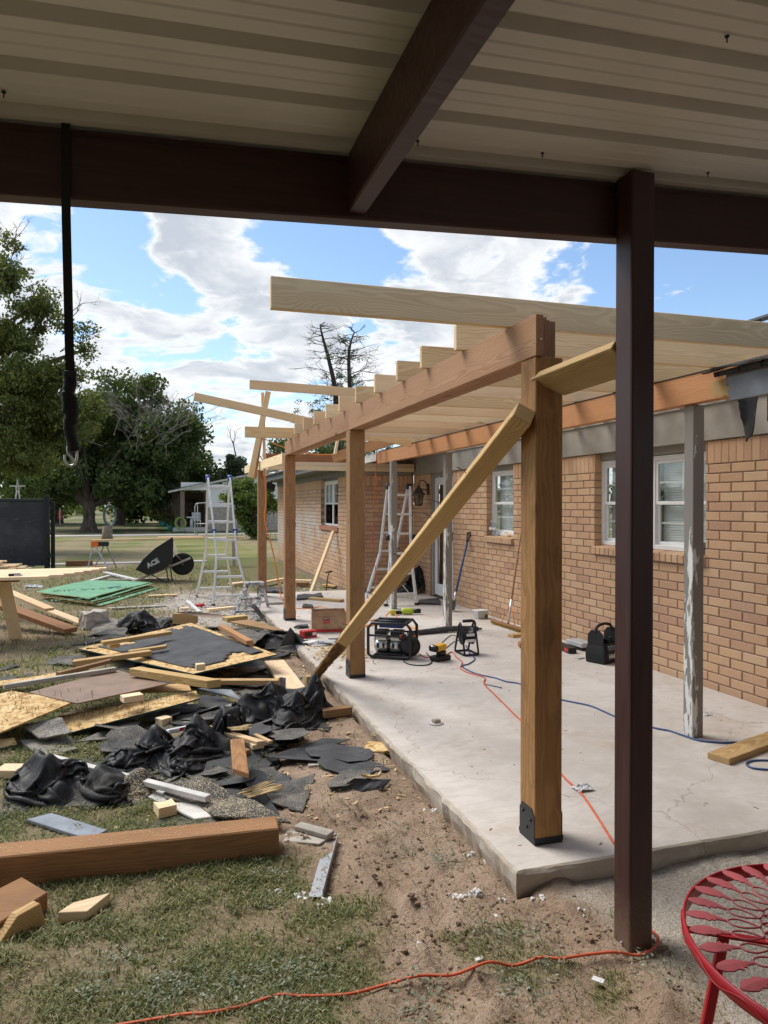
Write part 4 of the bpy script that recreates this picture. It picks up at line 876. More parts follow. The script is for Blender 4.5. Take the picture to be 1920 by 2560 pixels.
    v=[];w0,d0,w1,d1,h=.075,.055,.09,.07,.105; mb.add([(-w0,-d0,0),(w0,-d0,0),(w0,d0,0),(-w0,d0,0),(-w1,-d1,h),(w1,-d1,h),(w1,d1,h),(-w1,d1,h)],[(0,3,2,1),(0,1,5,4),(1,2,6,5),(2,3,7,6),(3,0,4,7),(4,5,6,7)]); mb.build('tub','clear_tub',T,M,bevel=.008); MB().box((-.095,-.075,h+.0005),(.095,.075,h+.012)).build('lid','white_plastic',T,M,bevel=.004); MB().box((.03,-.069,.02),(.07,-.0665,.07)).build('sticker','leaf_mid',T,M@Matrix.Rotation(R(8),4,'X'))
    b=Vector((4.33,6.72,0)); T=thing('organiser_case','clear plastic organiser case against the wall by the tool bag','case',b); MB().box((-.07,-.14,.035),(.09,.14,.085)).build('case','clear_tub',T,rotz(4,b),bevel=.006)
    for k in (-.07,0,.07): MB().box((-.068,k-.004,.0855),(.088,k+.004,.089)).build('divider','white_plastic',T,rotz(4,b))
    MB().box((-.06,-.13,.0),(.08,.13,.0345)).build('base_tray','black_plastic',T,rotz(4,b),bevel=.004)
    b=Vector((4.13,6.66,0)); T=thing('blade_case','long black case with red print before the clear organiser','case',b); MB().box((-.045,-.16,0),(.045,.17,.06)).build('case','black_plastic',T,rotz(-6,b),bevel=.005); MB().box((-.0465,-.14,.015),(-.0452,-.05,.05)).build('print','red_box',T,rotz(-6,b))
    b=Vector((4.21,6.10,0)); T=thing('tool_bag','black open tool bag with white letters standing by the brick wall','tool bag',b); M=rotz(22,b)
    def shell(w0,d0,w1,d1,z0,z1,n=4):
        mb=MB(); P=[]
        for k in range(n+1):
            u=k/n; w=w0+(w1-w0)*u+.012*math.sin(u*3.14); d=d0+(d1-d0)*u+.012*math.sin(u*3.14); P.append([(-w,-d,z0+(z1-z0)*u),(w,-d,z0+(z1-z0)*u),(w,d,z0+(z1-z0)*u),(-w,d,z0+(z1-z0)*u)])
        v=[p for r_ in P for p in r_]; f=[(k*4+j,k*4+(j+1)%4,(k+1)*4+(j+1)%4,(k+1)*4+j) for k in range(n) for j in range(4)]; f.append((3,2,1,0)); mb.add(v,f); return mb
    sh=shell(.15,.105,.135,.09,0,.20); o=sh.build('bag_body','black_rubber',T,M,bevel=.012,seg=2)
    for s in (-1,1):
        e=MB(); e.prism([(-.09,0),(.09,0),(.085,.09),(.045,.135),(-.045,.135),(-.085,.09)],.008,M@Matrix(((0,0,1,s*.138-.004),(1,0,0,0),(0,1,0,.19),(0,0,0,1)))); e.build('end_panel','black_rubber',T)
    MB().box((-.11,-.125,.03),(.02,-.100,.15)).build('front_pocket','black_plastic',T,M,bevel=.01); MB().box((-.10,-.13,.13),(.01,-.1,.18)).build('pocket_flap','grey_hose',T,M,bevel=.008); MB().box((.03,-.122,.05),(.13,-.1,.17)).build('side_pocket','black_plastic',T,M,bevel=.01)
    hn=MB(); hn.tube([M@Vector(p) for p in spline([(-.14,0,.30),(-.11,0,.355),(0,0,.375),(.11,0,.355),(.14,0,.30)],6)],.014,8); hn.build('carry_handle','black_rubber',T)
    text_mesh('lettering','HART',.058,'label_white',M@Matrix(((1,0,0,-.02),(0,0,-1,-.1275),(0,1,0,.075),(0,0,0,1))),T,.0006,bold=.002)
    for k,(x,y,z,a) in enumerate(((-.05,.0,.25,10),(.02,.02,.27,-12),(.07,-.02,.24,6),(-.09,.03,.23,-5))): MB().bar((x,y,.05),(x+math.sin(R(a))*.1,y,z),.022,.02).build('tool',('black_plastic','red_box','chrome','yellow_plastic')[k] if k!=2 else 'black_steel',T,M,bevel=.004)
    b=Vector((4.05,6.28,0)); o=MB().box((-.04,-.025,.002),(.05,.03,.012)).build('drill_bit_card','clear_tub',None,rotz(15,b)); tag(o,'small clear plastic card lying at the foot of the tool bag','card')
    # push broom and shovel against the wall
    b=Vector((4.18,8.10,.0)); T=thing('push_broom','push broom with yellow bristles and worn handle leaning on the wall','broom',b)
    p0,p1=Vector((4.20,7.66,.045)),Vector((4.16,8.50,.045)); MB().bar(p0,p1,.055,.03).build('head','timber_brown',T,bevel=.006)
    rnd=random.Random(2); br=MB()
    for i in range(420):
        u=rnd.random(); c=p0.lerp(p1,u)+Vector((rnd.uniform(-.024,.024),0,-.012)); e=c+Vector((rnd.uniform(-.02,.02)-.01,rnd.uniform(-.012,.012),-.033+rnd.uniform(0,.008))); br.add([c+Vector((0,-.004,0)),c+Vector((0,.004,0)),e],[(0,1,2)]); br.add([c+Vector((-.004,0,0)),c+Vector((.004,0,0)),e],[(0,1,2)])
    br.build('bristles','yellow_bristle',T); mid=p0.lerp(p1,.5)+Vector((0,0,.015)); top=Vector((4.435,8.22,1.22)); MB().tube([mid,top],.0125,10).build('handle','post_red',T)
    MB().tube([mid+(top-mid)*.02,mid+(top-mid)*.26],.015,10).build('socket','chrome',T); MB().tube([p0.lerp(p1,.3)+Vector((0,0,.012)),mid+(top-mid)*.22],.005,6).build('stay','orange_plastic',T); MB().tube([p0.lerp(p1,.7)+Vector((0,0,.012)),mid+(top-mid)*.22],.005,6).build('stay','orange_plastic',T)
    b=Vector((4.14,9.68,0)); T=thing('shingle_shovel','blue handled shovel with black grip leaning on the brick wall','shovel',b)
    s0,s1=Vector((4.15,9.68,.25)),Vector((4.40,9.83,1.0)); d=(s1-s0).normalized(); MB().tube([s0,s1],.016,10).build('shaft','blue_hose',T); MB().tube([s0-d*.10,s0+d*.03],.02,10).build('ferrule','chrome',T)
    sd=Vector((0,1,0)); sd=(sd-d*sd.dot(d)).normalized(); g=MB(); a=s1; g.tube([a,a+d*.045],.019,10); g.tube([a+d*.04,a+d*.075+sd*.045,a+d*.15+sd*.052],.011,8); g.tube([a+d*.04,a+d*.075-sd*.045,a+d*.15-sd*.052],.011,8); g.tube([a+d*.15-sd*.056,a+d*.15+sd*.056],.014,10); g.build('grip','black_plastic',T)
    blade=MB(); q=s0-d*.08; n_=sd.cross(d)
    blade.add([q-sd*.03,q+sd*.03,q-d*.10+sd*.08,q-d*.10-sd*.08,q-d*.17+sd*.08,q-d*.17-sd*.08]+[p+n_*.004 for p in (q-sd*.03,q+sd*.03,q-d*.10+sd*.08,q-d*.10-sd*.08,q-d*.17+sd*.08,q-d*.17-sd*.08)],[(0,1,2,3),(3,2,4,5),(9,8,7,6),(11,10,8,9),(0,3,9,6),(1,7,8,2),(3,5,11,9),(2,8,10,4),(5,4,10,11),(0,6,7,1)]); blade.build('blade','black_steel',T)
    # loose pieces on the slab
    for k,(x,y,w,d,h,a,mt,lb) in enumerate(((4.02,7.55,.10,.05,.035,12,'osb','small tan brick scrap on the slab in front of the broom'),(3.86,6.95,.12,.075,.05,-20,'brick_loose','red paver brick lying on the slab behind the reel'))):
        b=Vector((x,y,0)); tag(MB().box((-w,-d,0),(w,d,h)).build('loose_brick',mt,None,rotz(a,b),bevel=.004),lb,'brick')
    tag(board('offcut_board',(3.215,3.49,.0195),(3.95,3.72,.0195),.14,.038,'old_yellow'),'yellow board end lying on the slab at the right edge','board')
    b=Zh(545,875,Z=0); T=thing('anchor_stub','square concrete anchor stub on a round patch in the slab','stub',b); MB().lathe([(.0,.0),(.055,.002),(.045,.008),(0,.012)],20,Matrix.Translation(b)).build('patch','concrete',T); MB().box((-.025,-.02,.006),(.03,.022,.032)).build('stub','concrete_side',T,rotz(12,b),bevel=.004)
    b=Zo(858,128,Z=0)+Vector((0,0,.004)); m=cloth_lump(.055,.04,.045,3,8); tag(link('paper_scrap',m,'glove',None,Matrix.Translation(b)),'crumpled grey paper scrap on the orange cord by the steel post','paper')
    tag(link('paper_scrap',cloth_lump(.05,.03,.02,5),'glove',None,Matrix.Translation(Zp(1245,1302,Z=0))),'tiny white paper scrap by the peeling grey post','paper')
    rnd=random.Random(8); mb=MB()
    for i in range(420):
        x=rnd.uniform(1.5,4.4); y=rnd.uniform(2.75,12.2) if i%3 else rnd.uniform(9,12.2); s=rnd.uniform(.0012,.006)*(1+.25*y/3)*.8; a=rnd.random()*3.14; h=rnd.uniform(.001,.003)
        mb.box((-s*rnd.uniform(.6,3),-s*.5,.0005),(s*rnd.uniform(.6,3),s*.5,h),rotz(a*57,(x,y,0)))
    tag(mb.build('slab_litter','old_brown'),'tiny dark chips and splinters strewn over the slab','litter',kind='stuff')
    for x,y,l in ((2.9,6.1,'dark wood chip near the nailer'),(2.72,6.35,'long thin dark splinter on the slab before the nailer')):
        pass
    # hoses and cords
    fl=lambda v,*ps,r=.006:[v(x,y,Z=r) for x,y in ps]
    cable('extension_cord',fl(Zh,(395,425),(440,455),(480,480),(560,485),(600,470),(640,450),(665,480),(700,510),(690,545),(730,570),(800,590),(835,605),(830,640),(880,690),(940,750),(1010,820),(1060,870))+fl(Zp,(120,1500),(290,1715),(385,1800),(440,1870),(520,1990),(620,2150))+fl(Zo,(1003,365),(1060,440)),.0055,'red_cord','orange red cord snaking over the slab toward the steel post','cord')
    cable('air_hose',fl(Zh,(722,410),(740,450),(775,490),(740,520),(700,535),(760,570),(830,590),(900,605),(960,625),(1045,640))+fl(Zp,(60,1150),(290,1205),(460,1240),(560,1280),(650,1318),(890,1388),(1000,1410),(1090,1440),(1200,1475),(1350,1490),(1450,1488),(1560,1505),(1659,1530),(1760,1560),(1850,1610),(1800,1670),(1700,1672),(1560,1660),(1515,1630),(1560,1610),(1659,1608),(1760,1620)),.0065,'blue_hose','blue air hose running across the slab to the right','hose')
    cable('air_hose',fl(Zh,(830,640),(880,650),(935,662)),.004,'blue_hose','short blue tube end beside the orange red cord','hose')
    cable('power_cable',fl(Zh,(335,460),(360,510),(420,528),(500,525),(520,500),(500,470),(490,455)),.006,'black_rubber','black cable looping on the slab in front of the compressor','cable')
    cable('power_cable',fl(Zh,(560,450),(600,500),(560,495),(530,480),(600,430),(650,390),(690,375),(640,350),(590,385),(560,420)),.004,'black_rubber','thin black cable tangled between nailer and reel','cable')
    pts=fl(Zh,(155,265),(240,250),(330,255),(385,265),(360,290),(300,300),(220,290),(150,290),(130,300))+[Zh(240,270,Z=.03),Zh(250,235,Z=.08),Zh(275,212,Z=.13),Zh(305,225,Z=.10),Zh(310,262,Z=.04)]+fl(Zh,(300,285),(330,270),(390,300),(455,325),(440,350),(385,365))
    cable('orange_hose',pts,.009,'orange_hose','bright orange air hose coiled behind the compressor','hose')
    cable('orange_hose',fl(Zb,(618,1045),(700,1045),(760,1035),(800,1045)),.007,'orange_hose','orange hose end crossing the slab behind the carton','hose')
    b=Zh(380,345,Z=.02); e=Zh(815,312,Z=.02); P=spline([b,b.lerp(e,.3)+Vector((0,.02,.012)),b.lerp(e,.6)+Vector((0,.03,.02)),e],8); m=MB(); m.tube(P,[.034+.012*abs(mnoise.noise(Vector((i*.4,2,1)))) if i<len(P)-2 else .012 for i in range(len(P))],9); tag(m.build('felt_roll','felt'),'long narrow roll of black felt lying behind the reel','roll')
    x,y=Zk(1570,330,Y=11.0).x,11.0
    cable('hanging_cord',[Zk(1575,325,Y=11.0),Zk(1570,450,Y=11.0),Zk(1565,570,Y=11.0),Zk(1545,640,Y=11.0),Zk(1560,605,Y=10.95),Zk(1600,600,Y=11.05),Zk(1610,640,Y=11.0),Zk(1555,650,Y=10.98),Zk(1550,760,Y=11.0),Zk(1545,900,Y=11.0),Zk(1540,1050,Y=11.05),Zn(310,900,Y=11.05),Zn(330,1150,Y=11.05),Zn(355,1330,Y=11.05),Zn(325,1500,Z=.01)],.006,'red_cord','thin orange cord hanging from the porch header to the slab','cord')
    cable('hanging_cord',[Zk(1600,0,Y=11.9) if 0 else at(650,1140,Y=12.0),at(660,1165,Y=11.95),at(665,1250,Y=11.95),at(662,1300,Y=11.95),at(680,1370,Y=11.9),at(690,1420,Y=11.85),at(700,1480,Y=11.8),at(706,1500,Z=.01)],.011,'orange_hose','orange cord hanging down beside the farthest new post','cord')
    cable('string_line',[at(640,1085,Y=12.0),at(700,1115,Y=12.1),at(780,1135,Y=12.3),at(860,1135,Y=12.5)],.009,'orange_hose','orange cord strung across the far rafters','cord')
    # wall lantern
    b=Vector((4.445,11.56,1.80)); T=thing('wall_lantern','bronze coach lantern with glass panes on the wall beside the door','lantern',b)
    c=b+Vector((-.19,-.02,-.03)); pl=MB(); pl.prism([(.05*math.cos(a*.5236),.10*math.sin(a*.5236)) for a in range(12)],.02,Matrix(((0,0,-1,b.x),(1,0,0,b.y),(0,1,0,b.z+.03),(0,0,0,1)))); pl.build('backplate','bronze',T)
    ar=MB(); ar.tube(spline([b+Vector((-.01,0,.03)),b+Vector((-.06,0,.16)),b+Vector((-.15,-.01,.18)),c+Vector((0,0,.14)),c+Vector((0,0,.10))],6),.009,8); ar.tube([b+Vector((-.01,0,.02)),c+Vector((0,0,.075))],.008,8); ar.build('arm','bronze',T)
    MB().lathe([(0,.15),(.012,.14),(.018,.11),(.03,.10),(.03,.085),(.055,.075),(.085,.0),(.11,-.012),(.11,-.03),(.0,-.03)][::-1],12,Matrix.Translation(c)).build('hood','bronze',T)
    k=6; ri,ro=.088,.055
    for i in range(k):
        a0,a1=2*math.pi*i/k,2*math.pi*(i+1)/k; f_=lambda a,r,z:c+Vector((math.cos(a)*r,math.sin(a)*r,z))
        MB().add([f_(a0,ri,-.035),f_(a1,ri,-.035),f_(a1,ro,-.21),f_(a0,ro,-.21)],[(0,1,2,3)]).build('pane','lamp_glass',T); MB().tube([f_(a0,ri+.004,-.03),f_(a0,ro+.004,-.215)],.005,6).build('rib','bronze',T)
    MB().lathe([(0,-.235),(.03,-.232),(.062,-.222),(.062,-.208),(0,-.205)],12,Matrix.Translation(c)).build('base_cup','bronze',T); MB().cyl(c+Vector((0,0,-.20)),c+Vector((0,0,-.10)),.012,8).build('candle','white_plastic',T)
    # window sill things
    for k,(y,lb) in enumerate(((9.19,'left of two water bottles on the brick window sill'),(9.08,'right of two water bottles on the brick window sill'))):
        b=Vector((4.495,y,1.128)); T=thing('water_bottle',lb,'bottle',b,'water bottles on the sill'); MB().lathe([(0,0),(.03,.002),(.033,.01),(.033,.13),(.026,.155),(.013,.175),(.013,.19)],16,Matrix.Translation(b)).build('bottle','bottle',T); MB().cyl(b+Vector((0,0,.19)),b+Vector((0,0,.207)),.0145,14).build('cap','white_plastic',T); MB().lathe([(.0335,.075),(.0336,.11)],16,Matrix.Translation(b)).build('paper_label','label_white',T)
    b=Vector((4.49,8.72,1.128)); tag(MB().bar(b+Vector((0,-.06,.012)),b+Vector((0,.03,.06)),.05,.02).build('wood_scrap','pine_white',None,bevel=.002),'small wood scrap propped on the sill beside the bottles','scrap')
    b=Vector((4.475,5.035,1.128)); T=thing('grey_cup','grey cup at the near end of the twin window sill','cup',b); MB().lathe([(0,0),(.034,.002),(.040,.10),(.036,.102),(.03,.01),(0,.008)],18,Matrix.Translation(b)).build('cup','fascia_grey',T)
    # floodlight under the wing eave
    b=Vector((2.9,19.3,2.2)); T=thing('flood_light','small black flood light under the far eave corner','light',b); MB().tube([b+Vector((0,0,.03)),b+Vector((-.05,-.1,-.08))],.02,8).build('arm','black_steel',T); MB().box((-.13,-.05,-.09),(.13,.05,.09),Matrix.Translation(b+Vector((-.08,-.18,-.13)))@Matrix.Rotation(R(25),4,'Y')).build('lamp_head','black_plastic',T,bevel=.02)
def cloth_lump(w,d,h,seed,n=14):
    mb=MB(); v=[]
    for i in range(n+1):
        for j in range(n+1):
            x,y=i/n*2-1,j/n*2-1; r=max(0,1-(x*x+y*y)*.55); z=h*r*(.25+1.1*abs(mnoise.noise(Vector((x*2.1+seed,y*2.3,seed)))))+.002; v.append((x*w*(1-.2*r)+.2*w*mnoise.noise(Vector((x*2,y*2,seed+2))),y*d*(1-.2*r)+.2*d*mnoise.noise(Vector((x*2,y*2,seed+7))),z))
    mb.add(v,[(i*(n+1)+j,(i+1)*(n+1)+j,(i+1)*(n+1)+j+1,i*(n+1)+j+1) for i in range(n) for j in range(n)],0,False); return mb.mesh('lump')
build_tools()
# ------------------------------------------------------------------ ladders, stool, wheelbarrow, saw horses
def ladder_side(T,A0,A1,B0,B1,flare,n,rl=.021,mat='aluminium',splitz=.5,name='rail'):
    """one leg of an articulated ladder: rails A0->A1, B0->B1 (foot to top), lower half flared outward, n rungs"""
    side=(B0-A0).normalized()
    ra=[A0,A0.lerp(A1,.22)+side*flare*.55,A0.lerp(A1,.44)+side*flare,A1]
    rb=[B0,B0.lerp(B1,.22)-side*flare*.55,B0.lerp(B1,.44)-side*flare,B1]
    ra=[A0,A0.lerp(A1,.40)+side*flare,A1]; rb=[B0,B0.lerp(B1,.40)-side*flare,B1]
    up=side
    for rr in (ra,rb):
        mb=MB(); mb.bar(rr[0],rr[1],.036,.062,up=up.cross(rr[1]-rr[0])); mb.bar(rr[1]-(rr[1]-rr[0])*.01,rr[2],.034,.060,up=up.cross(rr[2]-rr[1])); mb.build(name,mat,T,bevel=.004)
    def on(rr,u): return rr[0].lerp(rr[1],u/.4) if u<.4 else rr[1].lerp(rr[2],(u-.4)/.6)
    for k in range(n):
        u=(k+.55)/n
        a,b=on(ra,u),on(rb,u); mb=MB(); mb.bar(a,b,.045,.036); mb.build('rung',mat,T,bevel=.004)
    return ra,rb,on
def build_ladders():
    # near step ladder on the yard
    T=thing('folding_ladder','tall aluminium folding ladder standing open on the gravel','ladder',(1.0,12.0,G))
    A0,B0=at(533,1515,Z=G),at(640,1490,Z=G)+Vector((.0,-.3,0)); B0=Vector((A0.x+.60,A0.y-.05,G))
    A1=at(520,1195,Y=12.25);B1=at(580,1195,Y=12.22); B1=Vector((A1.x+.36,A1.y-.02,A1.z))
    ra,rb,on=ladder_side(T,A0,A1,B0,B1,.09,7)
    C0=at(494,1505,Z=G); D0=Vector((C0.x+.62,C0.y+.35,G)); C0=Vector((A0.x-.21,A0.y+1.25,G)); D0=Vector((C0.x+.64,C0.y-.03,G)); C1=A1+Vector((.0,.09,0)); D1=B1+Vector((0,.09,0))
    rc,rd,on2=ladder_side(T,C0,C1,D0,D1,.09,7)
    for p,q in ((A1,C1),(B1,D1)):
        h=MB(); c=(p+q)/2; h.lathe([(0,-.035),(.055,-.035),(.055,.035),(0,.035)],16,Matrix.Translation(c+Vector((0,0,.0)))@Matrix.Rotation(R(90),4,'Y')); h.build('hinge','blue_cap',T)
    for rr in (ra,rb): MB().box((-.035,-.03,-.035),(.035,.03,.035),Matrix.Translation(on(rr,.58))).build('lock','blue_cap',T,bevel=.008)
    for p in (A0,B0,C0,D0): MB().box((-.03,-.045,-.01),(.03,.045,.035),Matrix.Translation(p)).build('foot','black_rubber',T,bevel=.006)
    for a,b in ((ra,rb),(rc,rd)):
        f=ladder_on(a,.075); g=ladder_on(b,.075); MB().bar(ladder_on(a,.03),f.lerp(g,.32)+Vector((0,0,.03)),.02,.012).build('stay',"aluminium",T); MB().bar(ladder_on(b,.03),f.lerp(g,.68)+Vector((0,0,.03)),.02,.012).build('stay',"aluminium",T)
    # far ladder in the alcove
    T=thing('folding_ladder','aluminium folding ladder in the alcove beside the door','ladder',(3.75,11.2,0))
    A0,B0=Vector((3.38,10.95,0)),Vector((3.97,10.85,0)); A1,B1=Vector((3.545,11.35,1.88)),Vector((3.90,11.33,1.89)); B0=Zn(795,1625,Z=0); A0=Vector((B0.x-.50,B0.y+.02,0)); A1=Vector((3.545,B0.y+.55,1.86)); B1=Vector((3.90,B0.y+.55,1.86))
    ra,rb,on=ladder_side(T,A0,A1,B0,B1,.05,6); C1,D1=A1+Vector((0,.08,0)),B1+Vector((0,.08,0)); rc,rd,_=ladder_side(T,Vector((A0.x,A0.y+1.1,0)),C1,Vector((B0.x,B0.y+1.1,0)),D1,.09,6)
    for p in (A1,B1): MB().lathe([(0,-.035),(.05,-.035),(.05,.035),(0,.035)],14,Matrix.Translation(p+Vector((0,.04,.0)))@Matrix.Rotation(R(90),4,'Y')).build('hinge','black_plastic',T)
    for rr,s in ((ra,-1),(rb,1)):
        MB().lathe([(0,-.03),(.045,-.03),(.05,.0),(.045,.03),(0,.03)],12,Matrix.Translation(on(rr,.56)+Vector((s*.04,-.01,0)))@Matrix.Rotation(R(90),4,'Y')).build('lock','black_plastic',T)
    for p in (A0,B0): MB().box((-.03,-.04,.0),(.03,.04,.035),Matrix.Translation(p)).build('foot','black_rubber',T,bevel=.006)
    f,g=ladder_on(ra,.08),ladder_on(rb,.08); MB().bar(ladder_on(rb,.02),f.lerp(g,.55)+Vector((0,0,.16)),.02,.012).build('stay','aluminium',T)
    # paint-splattered step stool, straddling the slab edge
    b=Vector((1.25,10.6,G)); T=thing('step_stool','short paint splattered aluminium step ladder beside the third post','step stool',b)
    tl,tr=at(615,1455,Y=10.62),at(657,1455,Y=10.62); zt=tl.z
    c=Vector(((tl.x+tr.x)/2,10.62,zt)); MB().box((-.14,-.10,-.055),(.14,.10,.0),Matrix.Translation(c)).build('top_cap','paint_splat',T,bevel=.008)
    for s in (-1,1):
        p=c+Vector((s*.12,-.03,-.05)); MB().bar(p,Vector((c.x+s*.18-.30,10.55,G+.005)) if 0 else Vector((c.x+s*.17-.24,10.35-.25,G+.01)),.03,.07,up=(1,0,0)).build('front_rail','paint_splat',T,bevel=.003)
        q=c+Vector((s*.12,.04,-.05)); MB().bar(q,Vector((c.x+s*.17+.08,10.98,(G if c.x+s*.17+.08<1.42 else 0)+.01)),.025,.045,up=(1,0,0)).build('rear_rail','stool_metal',T,bevel=.003)
    for u in (.36,.70):
        a=(c+Vector((-.12,-.03,-.05))).lerp(Vector((c.x-.17-.24,10.10,G)),u); d=(c+Vector((.12,-.03,-.05))).lerp(Vector((c.x+.17-.24,10.10,G)),u); MB().bar(a,d,.085,.03).build('tread','paint_splat',T,bevel=.003)
    a=(c+Vector((-.12,.04,-.05))).lerp(Vector((c.x-.17+.08,10.98,G)),.75); d=(c+Vector((.12,.04,-.05))).lerp(Vector((c.x+.17+.08,10.98,0)),.75); MB().bar(a,d,.02,.03).build('rear_bar','stool_metal',T)
def ladder_on(rr,u): return rr[0].lerp(rr[1],u/.4) if u<.4 else rr[1].lerp(rr[2],(u-.4)/.6)
build_ladders()
def build_yard_tools():
    # wheelbarrow tipped on its handles, wheel up to the right
    Yw=16.2; P=lambda x,y,dy=0:Zc(x,y,Y=Yw+dy); b=Vector((Zc(900,600,Y=Yw).x,Yw,G)); T=thing('wheelbarrow','black wheelbarrow with white letters tipped up on its tray legs','wheelbarrow',b)
    # tray: open shell built from a rim polygon and a smaller floor, in the plane of the picture side with real width
    rim=[P(808,580),P(1020,388),P(1028,400),P(1022,545)]; W=.34
    side=[(808,578),(850,520),(920,455),(1020,390),(1027,402),(1023,540),(965,575),(870,608)]
    mb=MB(); n=len(side); s0=[P(x,y,-W) for x,y in side]; s1=[P(x,y,W) for x,y in side]
    inn=[(828,578),(866,530),(930,470),(1008,412),(1012,420),(1008,530),(958,565),(872,594)]
    # near side slopes in toward the floor edge (right and bottom of the outline)
    v=s0+s1; f=[tuple(range(n)),tuple(range(2*n-1,n-1,-1))]
    for i in (4,5,6,7): f.append((i,n+i,n+(i+1)%n,(i+1)%n))
    mb.add(v,f); o=mb.build('tray','black_plastic',T)
    so_=o.modifiers.new('thick','SOLIDIFY'); so_.thickness=.012; so_.offset=0
    r=MB(); r.tube([p for p in s0[0:4]]+[p for p in reversed(s1[0:4])],.016,8,closed=True); r.build('rim','black_plastic',T)
    xa=(P(1027,402)-P(808,578)).normalized()
    ta=(Zc(930,522,Y=Yw-W-.012)-Zc(882,548,Y=Yw-W-.012)); ang=math.atan2(ta.z,ta.x); c=Zc(906,541,Y=Yw-W-.012)
    text_mesh('lettering','ACE',.14,'clear_tub',Matrix.Translation(c)@Matrix.Rotation(-ang,4,'Y')@Matrix.Rotation(R(90),4,'X'),T,.002,bold=.007)
    for s in (-1,1):
        w=s*.27; MB().bar(P(760,662,w*.9),P(1130,510,w*.45),.03,.045,up=(0,0,1)).build('handle','grey_weathered',T,bevel=.005)
        l=MB(); l.tube([P(985,575,w),P(1000,660,w),P(1020,650,w),P(1010,560,w)],.012,8); l.tube([P(900,610,w),P(960,640,w),P(1000,660,w)],.011,8); l.build('leg','black_steel',T); l=MB(); l.tube([P(1020,470,w),P(1083,530,w*.4)],.009,6); l.build('brace','chrome',T)
    wc=P(1082,545); ty=MB(); rr=.245
    ty.lathe([(rr*.55,-.045),(rr*.8,-.05),(rr*.97,-.035),(rr,0),(rr*.97,.035),(rr*.8,.05),(rr*.55,.045)],36,Matrix.Translation(wc)@Matrix.Rotation(R(90),4,'X')); wh=ty.build('wheel','black_rubber',T)
    MB().lathe([(0,-.03),(.03,-.05),(.05,-.03),(rr*.5,-.02),(rr*.56,-.04),(rr*.56,.04),(rr*.5,.02),(.05,.03),(0,.05)],28,Matrix.Translation(wc)@Matrix.Rotation(R(90),4,'X')).build('rim','black_plastic',wh); MB().cyl(wc+Vector((0,-.12,0)),wc+Vector((0,.12,0)),.012,10).build('axle','chrome',wh)
    # metal saw horse with orange saddle, carrying a long board
    b=Vector((-1.42,19.4,G)); T=thing('saw_horse','grey folding saw horse with orange saddle behind the green sheets','saw horse',b); top=Zc(590,430,Y=19.4); zt=top.z
    for x,y,mx in ((517,588,0),(650,588,0),(560,575,1),(690,570,1)):
        f=Zc(x,y,Z=G); t=Vector((top.x-.13+.26*mx+(.02 if x in(650,690) else -.02),19.35+.1*mx,zt)); MB().bar(t,f+Vector((0,0,.01)),.03,.05,up=(0,1,0)).build('leg','galvanised',T,bevel=.004)
    MB().box((-.20,-.10,-.08),(-.02,.10,.07),Matrix.Translation(top+Vector((.0,0,.02)))).build('saddle','orange_plastic',T,bevel=.01); MB().box((-.02,-.08,-.06),(.22,.08,.05),Matrix.Translation(top+Vector((.0,0,.02)))).build('cross_bar','black_steel',T,bevel=.01); MB().bar(Zc(560,518,Y=19.2),Zc(615,520,Y=19.2),.03,.02).build('stay','galvanised',T)
    zb=zt+.11
    a,c=Zc(542,400,Y=19.4),Zc(1000,388,Y=21.5); tag(board('long_board',(a.x,19.4,zb),(2.2,19.6,zb+.02),.14,.038,'pine'),'long board laid across the grey saw horse','board'); 
    c0,c1=Zc(935,380,Y=19.75),Zc(1130,378,Y=19.75); tag(board('long_board',(c0.x,19.62,zb+.045),(c1.x+.3,19.66,zb+.05),.14,.036,'pine_white'),'short pale board lying on the long saw horse board','board'); tag(board('prop_post',(1.9,19.6,G),(1.9,19.6,zb-.02),.09,.09,'grey_weathered'),'grey stake holding the far end of the long board','stake')
    # black steel gate of the dump trailer
    b=Vector((-3.3,19.9,G)); T=thing('trailer_gate','scratched black steel gate of a dump trailer behind the lumber','gate',b); x1=Zi(380,390,Y=19.9).x; zt=Zi(200,375,Y=19.9).z
    MB().box((-6.2,19.9,G+.12),(x1,19.94,zt)).build('panel','gate_black',T,bevel=.004); MB().box((-6.2,19.86,zt-.05),(x1,19.96,zt+.02)).build('top_rail','black_steel',T,bevel=.008)
    px=[Zi(385,700,Y=19.8).x,Zi(425,700,Y=19.8).x,Zi(478,700,Y=19.8).x]; MB().box((px[0],19.74,G),(px[1],19.9,zt+.12)).build('corner_post','black_rubber',T,bevel=.008); MB().box((px[1]+.03,19.84,G),(px[2]-.02,19.92,zt-.05)).build('side_post','black_rubber',T,bevel=.008); MB().box((-6.2,19.95,G),(px[0]-.5,22.5,G+.11)).build('trailer_bed','black_steel',T)
    for z in (.25,.85,1.45): MB().cyl((px[1]-.03,19.74,z-.06),(px[1]+.06,19.74,z+.06),.03,10).build('hinge','black_steel',T); 
    MB().cyl((px[1]+.015,19.73,G+.1),(px[1]+.015,19.73,zt-.1),.016,8).build('latch_rod','black_steel',T)
    # stack of new lumber in front of the gate: every board end seen
    lay=[(0,(-2.92,)*1),]; k=0; rows=[(6,-2.98),(5,-3.05),(5,-3.20),(3,-3.55),(2,-3.5)]
    z=G+.10; w=.155; order=('bottom','second','third','fourth','top')
    for bx in (-3.3,-5.0): tag(board('bearer',(bx,18.25,G+.05),(bx,20.0-.2,G+.05),.09,.09,'grey_weathered'),'grey bearer under the %s end of the lumber stack'%('near' if bx>-4 else 'far'),'timber')
